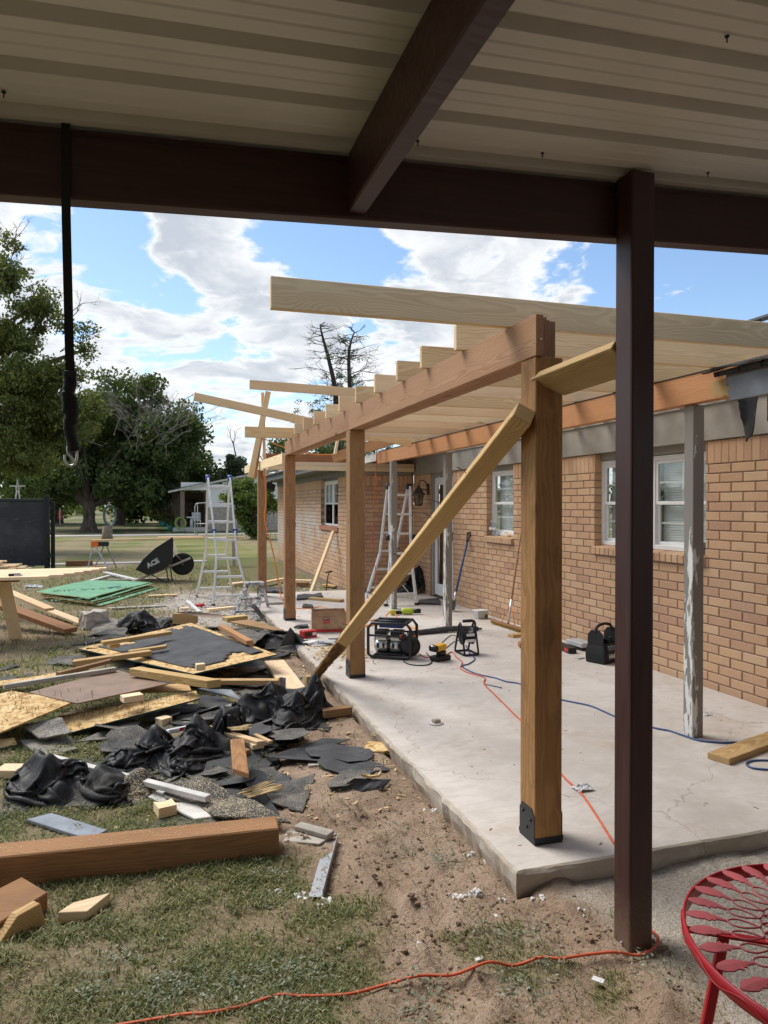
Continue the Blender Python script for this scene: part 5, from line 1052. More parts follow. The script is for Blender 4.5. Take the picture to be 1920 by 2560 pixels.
    for r,(n,xe) in enumerate(rows):
        for i in range(n):
            y=18.35+i*.165+(.02 if r%2 else 0)+(.33 if r>2 else 0)*(0 if r==3 else .5); x1=xe+.10*nz(r*3.1,i*2.3)-(.16 if (i==0 and r<3) else 0)
            o=board('stacked_board',(x1-3.4,y,z+.02),(x1,y,z+.02),w,.038,'pine' if (i+r)%2 else 'pine_white'); tag(o,'new board %s from the front in the %s layer of the lumber stack'%(('first','second','third','fourth','fifth','sixth')[i],order[r]),'board','boards in the lumber stack')
            e=MB().box((0,-.045,-.008),(.0008,.045,.012)); e.build('end_tag','label_white',o,Matrix.Translation((x1+.0003,y,z+.02)))
        z+=.040 if r<4 else .04; z+=.052-.04
    tag(board('stop_block',(-2.42,20.9,G+.07),(-1.75,20.9,G+.07),.14,.15,'timber_brown'),'short brown timber on the grass right of the trailer gate','timber')
    # near work table: boards laid on a timber trestle at the left edge
    b=Vector((-1.65,9.0,G)); T=thing('timber_trestle','timber trestle leg carrying white boards at the left edge','trestle',b)
    p=Zc(95,990,Z=G); q=Vector((p.x-.10,p.y-.15,.62)); board('leg',p+Vector((0,0,.0)),q,.14,.038,'pine',T,up=(0,1,0)); board('leg',(p.x-.55,p.y-.1,G),(p.x-.35,p.y-.15,.62),.14,.038,'pine',T,up=(0,1,0)); board('top_rail',(p.x-1.3,p.y-.05,.655),(p.x+.05,p.y-.05,.655),.09,.07,'timber_brown',T)
    names=('nearest','second nearest','third nearest','fourth nearest','fifth nearest','sixth nearest','farthest')
    ends=((-1.14,8.38),(-1.02,8.62),(-.93,8.79),(-.85,8.95),(-.77,9.10),(-.70,9.25),(-.63,9.40))
    for i,(xe,y) in enumerate(ends):
        y_=9.12+.16*i+.0; xx=xe+.0; sc_=y_/y; o=board('laid_board',(xx*sc_-2.4,y_+.04,.711),(xx*sc_,y_,.711),.14,.038,'pine_white'); tag(o,'%s of the white boards laid out on the timber trestle'%names[i],'board','boards on the trestle')
        MB().box((0,-.05,-.008),(.0008,.04,.010)).build('end_tag','label_white',o,Matrix.Translation((xx*sc_+.0004,y_,.711)))
    b=Vector((-1.62,9.2,.7305)); T=thing('clamp','small black and silver tool lying on the trestle boards','tool',b); MB().box((-.06,-.03,0),(.07,.03,.028)).build('body','black_steel',T,rotz(10,b),bevel=.006); MB().box((.0,-.05,.002),(.09,-.03,.018)).build('jaw','chrome',T,rotz(10,b),bevel=.003)
    # boards sloping down from the trestle
    def slope(x0,y0,z0,x1,y1,z1,w,mt,lb,t=.038): tag(board('leaning_board',(x0,y0,z0),(x1,y1,z1),w,t,mt),lb,'board','boards leaning at the trestle')
    f1=Zc(275,825,Z=.10); f2=Zc(420,935,Z=G+.07); f3=Zc(490,895,Z=G+.03)
    slope(f3.x-1.2,f3.y+1.9,.12,f3.x,f3.y,G+.025,.14,'pine_white','pale board whose foot rests farthest right of the trestle'); slope(f2.x-1.25,f2.y+1.2,.28,f2.x,f2.y,G+.06,.20,'timber_brown','wide reddish board sloping down from the trestle',.06); slope(f1.x-.9,f1.y+1.1,.38,f1.x+.05,f1.y-.06,.13,.14,'pine','short board lying on the wide reddish board by the trestle')
    # green sheathing sheets
    nm=('bottom','second','third','top'); base=[Zc(*q,Z=G+.05) for q in ((215,738),(525,660),(890,672),(525,780))]
    for i in range(4):
        dx=.10*(3-i)*.6; z=.0+.035*i; cs=[p+Vector((dx*(.6 if i%2 else 1.1),-.05*(3-i),z-.03+(.012 if k in (0,3) else 0))) for k,p in enumerate(base)]; o=sheet('green_sheet',[cs[3],cs[2],cs[1],cs[0]],.014,'zip_green',n=(6,6),amp=.02,ns=.8,seed=i,mats2='osb',label='%s green faced sheathing sheet of the pile on the lawn'%nm[i],cat='sheet',group='green sheathing sheets')
        o.data.polygons.foreach_set('use_smooth',[False]*len(o.data.polygons))
    zt=max((world_of(o)@v.co).z for v in o.data.vertices)+.002
    for tx,px_,sz,a in (('ZIP SYSTEM',(560,690),.28,10),('ZIP SYSTEM',(480,752),.24,10)): text_mesh('printed_mark',tx,sz,'green_ink',Matrix.Translation(Zc(*px_,Z=zt))@Matrix.Rotation(R(a),4,'Z'),o,.0002)
    p,q=Zc(640,685,Z=zt+.005),Zc(715,675,Z=zt+.005); tag(MB().bar(p,q,.04,.01).build('level','label_blue'),'thin dark metal ruler lying on the green sheets','ruler')
    # timber, planks and scraps beyond the pile
    S=[(Zc,(1110,765),(1185,830),G+.03,.06,.03,'white_trim','white trim strip slanting on the gravel by the folding ladder'),(Zc,(1230,820),(1385,805),G+.03,.10,.05,'pine_white','pale plank on the gravel in front of the folding ladder'),(Zc,(640,808),(985,792),G+.02,.10,.02,'grey_weathered','grey plank on the grass before the green sheets'),(Zc,(880,735),(1050,728),G+.02,.10,.03,'pine','yellow plank behind the right end of the green sheets'),
       (Zc,(620,595),(810,640),G+.05,.10,.04,'white_trim','white plank leaning toward the wheelbarrow handles'),(Zc,(480,660),(645,615),G+.03,.10,.03,'white_trim','long white plank on the grass left of the wheelbarrow'),(Zc,(640,640),(780,636),G+.03,.10,.03,'grey_weathered','grey plank lying left of the wheelbarrow'),(Zc,(560,572),(610,570),G+.06,.14,.10,'post_cedar','short timber block under the saw horse'),(Zc,(800,635),(1000,630),G+.02,.16,.03,'grey_weathered','weathered plank on the grass under the wheelbarrow'),(Zc,(1070,810),(1120,808),G+.03,.14,.03,'pine_white','pale block on the grass near the folding ladder'),
       (Zb,(430,890),(550,868),G+.08,.12,.03,'pine','yellow plank end behind the third post'),(Zb,(600,878),(710,882),G+.09,.14,.03,'pine_white','pale plank lying behind the third post'),(Zb,(620,905),(690,905),G+.05,.14,.10,'post_cedar','cedar block under the pale plank behind the third post'),(Zb,(700,985),(890,1000),.02,.12,.038,'old_yellow','yellow plank lying on the far end of the slab'),(Zb,(440,1015),(560,1010),.02,.10,.03,'grey_weathered','grey board end on the slab left of the third post'),(Zb,(230,905),(320,895),G+.03,.2,.06,'pine_white','pale plank behind the folding ladder'),(Zb,(780,905),(860,915),G+.05,.14,.03,'old_yellow','yellow board on the ground under the wing wall'),(Zn,(235,1440),(410,1440),.05,.09,.09,'post_red','brown timber lying along the alcove wall')]
    for v,a,c,z,w,t,mt,lb in S: tag(board('plank',v(*a,Z=z),v(*c,Z=z),w,t,mt),lb,'board')
    p,q=Zb(705,950,Z=G+.02),Zb(905,590,Y=13.55); q=Vector((3.24,13.6,1.05)); tag(board('leaning_stud',p,q,.089,.038,'pine_white',up=(-1,-.4,.4)),'pale two by four leaning on the wing wall behind the second post','board')
    for v,cs,sd,lb in ((Zb,((615,990),(780,975),(770,955),(620,960)),1,'black shingle pieces on the slab behind the third post'),(Zb,((440,945),(540,950),(535,915),(445,920)),2,'black felt bundle behind the fourth post'),(Zn,((790,1600),(1060,1610),(1040,1545),(830,1560)),3,'torn black felt scrap on the slab before the door'),(Zb,((600,1155),(690,1150),(685,1135),(640,1140)),4,'flat black shingle scrap left of the cardboard box'),(Zb,((650,1035),(720,1035),(715,1020),(660,1022)),5,'dark brown block on the slab behind the cardboard box')):
        sheet('felt_scrap',[v(*c,Z=.03 if sd!=2 else G+.12) for c in cs],.02 if sd!=2 else .10,'felt',amp=.02,ns=5,jag=.05,seed=sd,label=lb,cat='felt')
    b=Zb(875,850,Z=G)+Vector((-.1,.0,0)); b=Vector((3.05,13.4,G)); T=thing('water_spigot','rusty standpipe tap leaning at the foot of the wing wall','tap',b); MB().tube([b,b+Vector((.03,0,.28)),b+Vector((.06,-.02,.36))],.014,8).build('pipe','old_brown',T); MB().tube([b+Vector((-.02,0,.36)),b+Vector((.12,-.02,.37))],.016,8).build('tap_body','bronze',T)
build_yard_tools()
# ------------------------------------------------------------------ tear-off pile on the lawn
def cloth(size,foot,res=46,bumps=(),seed=0,steps=70,floor=.004,stiff=.16):
    """a sheet squeezed onto a smaller footprint until it buckles into folds (position based dynamics)"""
    rs=np.random.RandomState(seed); n=res; m=max(10,int(res*size[1]/size[0]))
    X,Y=np.meshgrid(np.linspace(-.5,.5,n),np.linspace(-.5,.5,m),indexing='ij')
    rx,ry=size[0]/(n-1),size[1]/(m-1)
    P=np.stack([X*foot[0],Y*foot[1],np.zeros_like(X)],-1)
    for k in range(5):
        a=rs.uniform(0,6.28); fq=rs.uniform(4,15); P[...,2]+=.022*np.sin((X*math.cos(a)+Y*math.sin(a))*fq*2+rs.uniform(0,6))
    P[...,2]+=.03+rs.rand(n,m)*.012
    def low(P):
        z=np.full(P.shape[:2],floor)
        for (bx,by,h,r) in bumps: dd=((P[...,0]-bx)/r*1.0)**2+((P[...,1]-by)/r)**2; z=np.maximum(z,h*np.exp(-dd**1.5)*(.8+.2*np.sin(P[...,0]*31+bx*40)*np.cos(P[...,1]*27+by*30)))
        return z
    P[...,2]+=low(P); V=np.zeros_like(P)
    def con(a,b,L,k):
        d=b-a; l=np.linalg.norm(d,axis=-1,keepdims=True)+1e-9; c=d*((l-L)/l*.5*k); a+=c; b-=c
    dg=math.hypot(rx,ry); lim=np.array([foot[0]*.52,foot[1]*.52])
    for s in range(steps):
        V*=.90; V[...,2]-=.0016; Q=P.copy(); P=P+V
        for it in range(5):
            for o in (0,1):
                con(P[o:-1:2][:(n-o)//2],P[o+1::2][:(n-o)//2],rx,1.); con(P[:,o:-1:2][:,:(m-o)//2],P[:,o+1::2][:,:(m-o)//2],ry,1.)
            con(P[:-1,:-1],P[1:,1:],dg,.25); con(P[:-1,1:],P[1:,:-1],dg,.25); con(P[:-2],P[2:],2*rx,stiff*.3); con(P[:,:-2],P[:,2:],2*ry,stiff*.3); con(P[:-5],P[5:],5*rx,stiff*.05); con(P[:,:-5],P[:,5:],5*ry,stiff*.05)
            P[...,0]=np.clip(P[...,0],-lim[0]*(1.06+.14*np.sin(Y*9+seed)),lim[0]*(1.06+.14*np.sin(Y*8+2*seed))); P[...,1]=np.clip(P[...,1],-lim[1]*(1.06+.14*np.sin(X*7+seed)),lim[1]*(1.06+.14*np.sin(X*8+seed)))
            P[...,2]=np.maximum(P[...,2],low(P))
        V=(P-Q)
    me=bpy.data.meshes.new('cloth'); f=[(i*m+j,(i+1)*m+j,(i+1)*m+j+1,i*m+j+1) for i in range(n-1) for j in range(m-1)]
    me.from_pydata(P.reshape(-1,3).tolist(),[],f); me.polygons.foreach_set('use_smooth',[True]*len(f)); return me
def tarp(name,loc,a,size,foot,bumps,seed,label,cat,mat='tarp',res=46,steps=70,parent=None):
    o=link(name,cloth(size,foot,res,bumps,seed,steps),mat,None,rotz(a,loc)); md=o.modifiers.new('thick','SOLIDIFY'); md.thickness=.003
    return tag(o,label,cat)
def bil(c,u,v): return c[0]*(1-u)*(1-v)+c[1]*u*(1-v)+c[2]*u*v+c[3]*(1-u)*v
def nails(parent,c,n,seed,h=.045):
    rnd=random.Random(seed); mb=MB()
    for i in range(n):
        p=bil(c,rnd.uniform(.04,.96),rnd.uniform(.05,.95)); d=Vector((rnd.gauss(0,.25),rnd.gauss(0,.25),1)).normalized(); mb.tube([p,p+d*h*rnd.uniform(.5,1)],.0016,4)
    mb.build('nail','black_steel',parent)
def build_pile():
    P=lambda v,q,z:v(*q,Z=z)
    # sheathing sheets
    A=[P(Zc,(465,1045),-.02),P(Zc,(1130,893),.05),P(Zc,(1640,1080),.20),P(Zc,(1145,1195),.10)]
    o=sheet('osb_sheet',A,.012,'osb',n=(8,8),mats2='osb_edge',label='large strand board sheet covered with torn black felt in the pile',cat='sheet')
    # torn felt still stapled on: a ragged mat lying on the sheet
    n=34; mb=MB(); v=[];ok={}
    for i in range(n+1):
        for j in range(n+1):
            u,w=i/n,j/n; uu=.10+.84*u; ww=.07+.86*w; p=bil(A,uu,ww); e=min(u,1-u,w,1-w); v.append(p+Vector((0,0,.004+.012*max(0,nz(u,w,1,5.))+ (.02*max(0,.06-e)/.06*max(0,nz(u,w,4,7.))))))
            ok[i,j]=(e+.22*nz(u,w,7,2.6,3)+.10*nz(u,w,2,9.,2))>-.045
    fs=[(i*(n+1)+j,(i+1)*(n+1)+j,(i+1)*(n+1)+j+1,i*(n+1)+j+1) for i in range(n) for j in range(n) if ok[i,j] and ok[i+1,j] and ok[i,j+1] and ok[i+1,j+1]]
    mb.add(v,fs,0,True); f=mb.build('torn_felt','felt',o); sm=f.modifiers.new('t','SOLIDIFY'); sm.thickness=.004
    f['label']='torn grey black felt on the strand board'
    B=[P(Zg,(590,632),G+.06),P(Zg,(1659,350),.07),P(Zg,(1625,288),.08),P(Zg,(480,500),G+.10)]
    o=sheet('osb_sheet',B,.012,'osb',n=(6,6),mats2='osb_edge',label='nail studded strand board strip with a pale block lying on it',cat='sheet'); nails(o,B,34,1)
    C=[P(Zg,(-150,695),.02),P(Zg,(625,372),.12),P(Zg,(95,288),.14),P(Zg,(-420,420),.06)]
    o=sheet('osb_sheet',C,.012,'osb',n=(6,6),label='nail studded strand board sheet cut off by the left edge',cat='sheet'); nails(o,C,46,2)
    Dd=[P(Zg,(640,392),.12),P(Zg,(1390,228),.15),P(Zg,(955,112),.13),P(Zg,(240,300),.14)]
    o=sheet('brown_sheet',Dd,.010,'masonite',n=(6,6),label='smooth brown panel lying between the strand board sheets',cat='sheet'); nails(o,[Dd[0],bil(Dd,.3,0),bil(Dd,.3,.5),Dd[3]],9,3)
    E=[P(Zd,(600,362),.08),P(Zd,(830,357),.08),P(Zd,(815,322),.10),P(Zd,(640,335),.10)]; sheet('osb_scrap',E,.014,'old_yellow',n=(3,3),jag=.03,label='small plywood scrap tucked below the brown panel',cat='scrap')
    E=[P(Zd,(-60,615),G+.03),P(Zd,(75,590),G+.03),P(Zd,(60,560),G+.06),P(Zd,(-60,575),G+.06)]; sheet('osb_scrap',E,.012,'osb',n=(3,3),mats2='osb_edge',label='strand board corner on the grass at the left edge',cat='scrap')
    E=[P(Zd,(-40,345),.0),P(Zd,(300,285),.02),P(Zd,(400,255),.03),P(Zd,(-40,320),.0)]; sheet('osb_scrap',E,.012,'osb',n=(10,4),jag=.06,amp=.01,label='flaking strand board strip at the left behind the brown panel',cat='scrap')
    E=[P(Zd,(750,18),.17),P(Zd,(900,42),.12),P(Zd,(1010,35),.14),P(Zd,(820,14),.19)]; sheet('brown_sheet',E,.012,'masonite',n=(4,4),label='brown panel propped up beside the step ladder',cat='sheet')
    E=[P(Zf,(520,255),.10),P(Zf,(990,345),.05),P(Zf,(1000,325),.06),P(Zf,(640,215),.15)]; sheet('brown_sheet',E,.012,'old_brown',n=(4,4),label='dark plywood strip sloping toward the slab behind the felt sheet',cat='sheet')
    E=[P(Zh,(82,1043),G+.02),P(Zh,(305,1040),G+.02),P(Zh,(275,985),G+.03),P(Zh,(140,975),G+.03)]; o=sheet('osb_scrap',E,.014,'osb',n=(10,6),jag=.10,seed=3,label='ragged strand board scrap on the soil beside the slab',cat='scrap')
    # boards: (view, end, end, z of the middle line, width, thickness, material, label)
    Bd=[(Zd,(440,152),(735,106),.155,.089,.038,'old_yellow','yellow two by four across the top left of the felt sheet',(.02,0)),
        (Zd,(315,238),(650,192),.115,.089,.045,'old_yellow','thick yellow stud resting on the left corner of the felt sheet',(.04,0)),
        (Zd,(560,190),(720,166),.125,.07,.030,'old_yellow','nail bristling batten beside the thick yellow stud',(0,.05)),
        (Zd,(580,272),(925,328),.185,.089,.060,'old_yellow','heavy yellow board pointing right across the pile middle',(.02,.06)),
        (Zd,(890,318),(1205,318),.11,.075,.038,'old_yellow','yellow stud lying level toward the diagonal prop',(0,0)),
        (Zd,(15,340),(500,264),.155,.045,.035,'grey_weathered','long thin pale strip across the left of the pile',(0,0)),
        (Zd,(250,285),(480,228),.175,.05,.030,'old_brown','tapering brown strip beside the long pale strip',(0,.08)),
        (Zd,(958,82),(1080,150),.21,.07,.045,'ledger_orange','orange brown stud end poking over the felt sheet edge',(.02,0)),
        (Zd,(1185,232),(1280,365),.02,.19,.030,'pine_white','wide pinkish plank sloping down near the prop foot',(0,0)),
        (Zd,(870,512),(1130,585),.02,.05,.030,'pine','thin pale stick in the middle of the black wrap',(0,.03)),
        (Zd,(1025,575),(1040,715),.08,.085,.030,'post_cedar','pointed cedar board end standing among black wrap',(0,.10)),
        (Zd,(195,640),(900,822),-.02,.045,.030,'white_trim','long white painted batten running under the black wraps',(0,0)),
        (Zd,(640,775),(925,905),-.075,.16,.015,'white_trim','wide white board beside the long batten',(0,.10)),
        (Zd,(1285,940),(1430,980),-.055,.06,.022,'grey_weathered','white block end poking out right of the shingle mat',(0,0)),
        (Zd,(1230,985),(1420,1000),-.075,.12,.012,'grey_weathered','pale ragged board under the white block end',(0,.06)),
        (Zd,(170,905),(425,985),-.068,.11,.018,'blue_grey_paint','blue grey painted board behind the big timber',(.05,0)),
        (Zd,(1395,455),(1515,440),-.03,.075,.06,'old_brown','dark weathered timber end at the slab edge',(0,0)),
        (Zd,(470,168),(510,160),.10,.06,.04,'pine','short yellow stub under the thick stud',(0,0)),
        (Zf,(50,225),(250,225),.06,.12,.14,'old_yellow','square timber end behind the felt sheet',(0,0)),
        (Zf,(490,235),(665,215),.19,.14,.045,'old_yellow','short thick plank lying on the dark plywood strip',(0,0)),
        (Zd,(860,405),(945,430),-.07,.03,.02,'old_brown','dark splinter stick on the grass in the pile',(0,.02)),
        (Zd,(1085,598),(1135,590),.0,.06,.03,'pine_white','pale stub beside the pointed cedar end',(0,0)),
        (Zd,(1100,548),(1170,580),.0,.03,.02,'pine','small pale stick right of the pointed cedar end',(0,0))]
    for v,a,b,z,w,t,mt,lb,sk in Bd: board('scrap_board',v(*a,Z=z),v(*b,Z=z),w,t,mt,label=lb,cat='board',skew=sk)
    # blocks
    for v,c,s,a,z,mt,lb in ((Zd,(570,400),(.145,.09,.045),20,.10,'pine_white','pale square block on the nail studded strand board strip'),(Zd,(708,515),(.09,.085,.075),35,G+.002,'pine_white','cube like pale block on the grass in the middle of the pile'),(Zd,(50,722),(.15,.12,.05),-18,G+.004,'pine_white','pale flat block on the grass at the left edge'),(Zd,(865,268),(.075,.06,.055),10,.155,'pine_white','small pale block at the lower edge of the felt sheet'),(Zd,(1335,342),(.055,.05,.10),5,G+.03,'old_yellow','upright block stub against the diagonal prop foot'),(Zd,(1555,1160),(.03,.02,.012),30,G,'pine','chip of wood on the soil below the slab'),(Zd,(1060,645),(.05,.05,.05),30,G+.03,'post_cedar','small cedar block end under the pointed board')):
        b=v(*c,Z=z); o=MB().box((-s[0]/2,-s[1]/2,0),(s[0]/2,s[1]/2,s[2])).build('wood_block',mt,None,rotz(a,b),bevel=.003); tag(o,lb,'block')
    b=Zd(712,888,Z=G+.003); pl=[(-.045,-.05),(.05,-.05),(.05,.055),(.028,.035),(0,.028),(-.025,.035),(-.045,.055)]; o=MB().prism(pl,.055).build('wood_block','pine_white',None,rotz(15,b),bevel=.002); tag(o,'pale block with a notched top on the grass','block')
    b=Ze(385,665,Z=G+.003); o=MB().prism([(-.115,-.02),(-.01,-.06),(.085,.045),(-.06,.03)],.045).build('wood_block','pine_white',None,rotz(8,b),bevel=.002); tag(o,'pale wedge shaped offcut on the near grass','block')
    a,b_=Ze(10,745,Z=G+.045),Ze(172,655,Z=G+.05); board('wood_block',a,b_,.045,.09,'old_yellow',label='yellow wedge offcut leaning on the red brown block',cat='block',skewz=(.10,-.02))
    # the big timber and the red brown block in the foreground
    board('big_timber',(-1.35,3.50,G+.07),(.53,3.365,G+.07),.14,.14,'timber_brown',label='big square brown timber lying on the grass in front',cat='timber',bev=.006)
    c=[Ze(*q,Z=G+.075) for q in ((95,503),(207,570),(0,700),(-115,610))]; cm=sum(c,Vector())/4; o=MB().prism([(p.x-cm.x,p.y-cm.y) for p in reversed(c)],.07).build('red_block','timber_brown',None,Matrix.Translation((cm.x,cm.y,G+.005)),bevel=.004); tag(o,'red brown timber block at the lower left edge','block')
    for cs in ((0,.36),(.005,.52),):
        pass
    s=MB(); rnd=random.Random(4)
    for i in range(420):
        u=rnd.uniform(.02,.98); x=-1.3+1.83*u; y=3.50-.135*u+rnd.uniform(-.065,.065); s.box((-.003,-.0015,0),(.003,.0015,.0012),rotz(rnd.uniform(0,180),(x,y,G+.1401+.0)))
    tag(s.build('sawdust','splinter'),'sawdust scattered on top of the big brown timber','sawdust',kind='stuff')
    # metal flashing angle on the soil
    a,b_=Ze(1430,352,Z=G+.01),Ze(1362,592,Z=G+.006); T=thing('metal_flashing','bent rusty metal angle on the soil right of the big timber','flashing',a)
    MB().bar(a,b_,.055,.003).build('flat_leg','galvanised',T); d=(b_-a).normalized(); sd=Vector((-d.y,d.x,0)); sd=sd if sd.x>0 else -sd; MB().bar(a+sd*.032+Vector((0,0,.018)),b_+sd*.032+Vector((0,0,.014)),.003,.04).build('up_leg','galvanised',T)
    a,b_=Zd(1215,345,Z=.03),Zd(1240,375,Z=.03); T=thing('metal_bracket','small folded metal bracket at the foot of the pinkish plank','bracket',a); MB().box((-.045,-.002,0),(.0,.002,.09),rotz(40,a)).build('leg','galvanised',T); MB().box((0,-.002,0),(.05,.002,.09),rotz(-50,a)).build('leg','chrome',T)
    # shingle mats and felt sheets
    Sh=[([(90,505,.02),(270,475,.04),(315,545,.0),(165,560,-.02)],'shingle_grit',.010,'grit covered shingle flap under the left strand board'),
        ([(75,568,-.06),(310,552,-.05),(345,610,-.07),(190,650,-.07)],'shingle_grit',.010,'grit covered shingle mat on the grass left of the wraps'),
        ([(740,742,-.05),(860,735,-.045),(1278,925,-.02),(925,912,-.06)],'felt_sawdust',.010,'large shingle mat strewn with sawdust behind the big timber'),
        ([(1110,770,-.07),(1370,715,-.06),(1310,885,-.07),(1175,850,-.07)],'shingle',.008,'dark shingle sheet under the splintered wood'),
        ([(140,872,-.082),(545,850,-.08),(520,815,-.08),(265,812,-.08)],'shingle',.006,'flat black felt piece under the nearest black wrap'),
        ([(1185,640,-.05),(1240,655,-.075),(1522,566,-.07),(1390,560,-.05)],'felt',.006,'pointed dark felt sheet on the soil toward the slab'),
        ([(590,545,-.075),(800,520,-.07),(1040,440,-.02),(1060,398,.0)],'shingle_grit',.010,'long grey shingle strip curving up to the big black wrap'),
        ([(320,588,-.07),(530,555,-.07),(540,530,-.06),(420,540,-.06)],'shingle_grit',.008,'pale grit strip on the grass before the strand board strip'),
        ([(850,348,.0),(960,372,-.02),(1060,408,-.05),(1000,350,.02)],'blue_grey_paint',.008,'curved grey metal strip behind the big black wrap'),
        ([(-30,275,-.08),(90,248,-.08),(80,243,-.08),(-30,262,-.08)],'felt',.006,'dark felt scrap on the grass at the far left'),
        ([(190,240,-.075),(350,250,-.07),(380,200,-.07),(230,205,-.07)],'shingle',.008,'dark shingle tab on the grass behind the yellow studs'),
        ([(-20,325,-.08),(120,300,-.08),(150,285,-.08),(0,290,-.08)],'felt',.006,'flat dark felt on the grass left of the pile'),
        ([(300,160,-.07),(560,120,-.03),(540,100,.0),(330,150,-.07)],'shingle',.008,'curled shingle strip behind the yellow two by four'),
        ([(1010,85,.05),(1160,110,.10),(1100,155,.15),(960,110,.10)],'shingle',.008,'lapped shingle panel tilted behind the felt sheet'),
        ([(1190,190,-.03),(1340,195,-.05),(1300,130,.03),(1190,160,.03)],'shingle',.010,'stack of torn shingles at the slab edge'),
        ([(1130,185,.0),(1300,165,-.02),(1280,150,.0),(1150,150,.05)],'shingle_back',.006,'dark torn felt strips over the shingle stack'),
        ([(1000,250,-.03),(1180,290,-.06),(1190,250,-.05),(1080,215,.02)],'felt',.006,'crumpled dark felt below the felt sheet corner'),
        ([(1050,345,-.07),(1230,420,-.08),(1310,300,-.08),(1250,250,-.08)],'shingle',.006,'flat shingles on the soil beside the pinkish plank'),
        ([(900,380,-.07),(1180,370,-.08),(1150,320,-.07),(940,330,-.06)],'shingle_back',.006,'dark shingle layer under the level yellow stud'),
        ([(370,118,-.06),(540,125,-.03),(580,40,.02),(430,45,.0)],'shingle_grit',.010,'folded shingle mat behind the left of the felt sheet')]
    for k,(cs,mt,th,lb) in enumerate(Sh):
        c=[Zd(x,y,Z=z) for x,y,z in cs]; sheet('shingle_mat',c,th,mt,n=(22,16),amp=.035 if k in (2,6,19,0) else .02,ns=3.2,jag=.05,seed=k*3+1,label=lb,cat='shingles' if 'shingle' in lb or 'grit' in lb else 'felt')
    # felt triangle folds by the slab edge
    for k,(cs,lb) in enumerate((([(1208,165,.02),(1290,150,.0),(1250,84,.20),(1245,86,.20)],'black felt folded up into a peak by the slab edge'),([(1290,150,.0),(1340,195,-.04),(1330,150,.0),(1252,84,.20)],'black felt flap falling right from the peak'),([(1130,395,.0),(1230,430,-.02),(1330,340,.12),(1170,360,.06)],'black felt fold rising at the foot of the plank'))):
        sheet('felt_fold',[Zd(x,y,Z=z) for x,y,z in cs],.004,'felt',n=(12,12),amp=.03,ns=4,seed=20+k,label=lb,cat='felt')
    c=[Zd(1450,790,Z=G+.01),Zd(1640,802,Z=G+.01),Zd(1690,740,Z=G+.05),Zd(1530,735,Z=G+.08)]; o=sheet('felt_scrap',c,.008,'felt',n=(14,10),amp=.012,curl=lambda u,v:.03*math.sin(v*3.1)*(u>.5)-.02*(u>.9),seed=40,label='felt covered roof board scrap on the soil below the slab',cat='scrap'); sheet('raw_wood',[bil(c,.30,.75)+Vector((0,0,.045)),bil(c,.62,.55)+Vector((0,0,.05)),bil(c,.75,.95)+Vector((0,0,.03)),bil(c,.4,1.)+Vector((0,0,.02))],.012,'osb',o,n=(4,4))
    # splintered boards: bundles of shards
    def shards(v,c,w,l,n,ang,lb,z,seed):
        rnd=random.Random(seed); b=v(*c,Z=z); mb=MB()
        for i in range(n):
            y=(i/(n-1)-.5)*w; ln=l*rnd.uniform(.55,1); off=rnd.uniform(-.3,.3)*(l-ln); M=rotz(ang,b)@Matrix.Translation((off,y,rnd.uniform(0,.008)))@Matrix.Rotation(rnd.gauss(0,.06),4,'Z')@Matrix.Rotation(rnd.gauss(0,.05),4,'Y'); hw=w/n*.7; mb.add([M@Vector(p) for p in ((-ln/2,-hw/2,0),(ln/2,-hw*.2,0),(ln/2,hw*.2,.004),(-ln/2,hw/2,0),(-ln/2,-hw/2,.007),(ln/2,-hw*.2,.006),(ln/2,hw*.2,.007),(-ln/2,hw/2,.008))],[(0,3,2,1),(4,5,6,7),(0,1,5,4),(1,2,6,5),(2,3,7,6),(3,0,4,7)])
        tag(mb.build('splintered_wood','splinter'),lb,'scrap')
    shards(Zd,(1130,790),.13,.26,13,28,'splintered pale board end on the sawdusted shingle mat',-.035,1); shards(Zd,(1500,475),.09,.20,9,12,'splintered wood on the soil by the slab edge',G+.005,2); shards(Zd,(1035,520),.10,.16,8,-10,'splintered pale wood tucked between two black wraps',.06,3); shards(Zh,(470,1215),.06,.12,6,30,'splintered chip bundle at the slab edge by the felt scrap',G+.01,4); shards(Zh,(215,950),.04,.14,4,-30,'split kindling piece beside the slab edge',G+.02,5)
    # pale crumbling chunk and rubble
    def chunk(v,c,s,a,mt,seed,lb,cat='rubble'):
        bm=bmesh.new(); bmesh.ops.create_cube(bm,size=1.); bmesh.ops.subdivide_edges(bm,edges=bm.edges,cuts=9,use_grid_fill=True)
        for q in bm.verts:
            q.co=Vector((q.co.x*s[0],q.co.y*s[1],(q.co.z+.5)*s[2])); d=nz(q.co.x,q.co.y,q.co.z+seed,9.,4); A_=min(.03,.5*s[2]); q.co+=Vector((d*A_,nz(q.co.y,q.co.x,seed+q.co.z,9.,4)*A_,nz(q.co.x+5,q.co.z,q.co.y,8.,4)*A_*(.6 if s[2]<.05 else 1)))
        me=bpy.data.meshes.new('chunk'); bm.to_mesh(me); bm.free(); tag(link('rubble_chunk',me,mt,None,rotz(a,v(*c,Z=G))),lb,cat)
    chunk(Zc,(560,925),(.30,.25,.22),25,'rubble',1,'crumbling pale concrete chunk behind the pile'); chunk(Zd,(1470,672),(.40,.13,.016),-12,'rubble',2,'flat crumbling strip of white board on the soil'); chunk(Zo,(405,610),(.035,.03,.035),0,'plaster',3,'white plaster lump in front of the slab corner','plaster'); chunk(Zo,(492,685),(.028,.02,.014),0,'plaster',4,'small white plaster lump on the soil below the slab corner','plaster'); chunk(Zo,(412,865),(.03,.014,.008),10,'plaster',5,'tiny white flake above the orange cord','plaster')
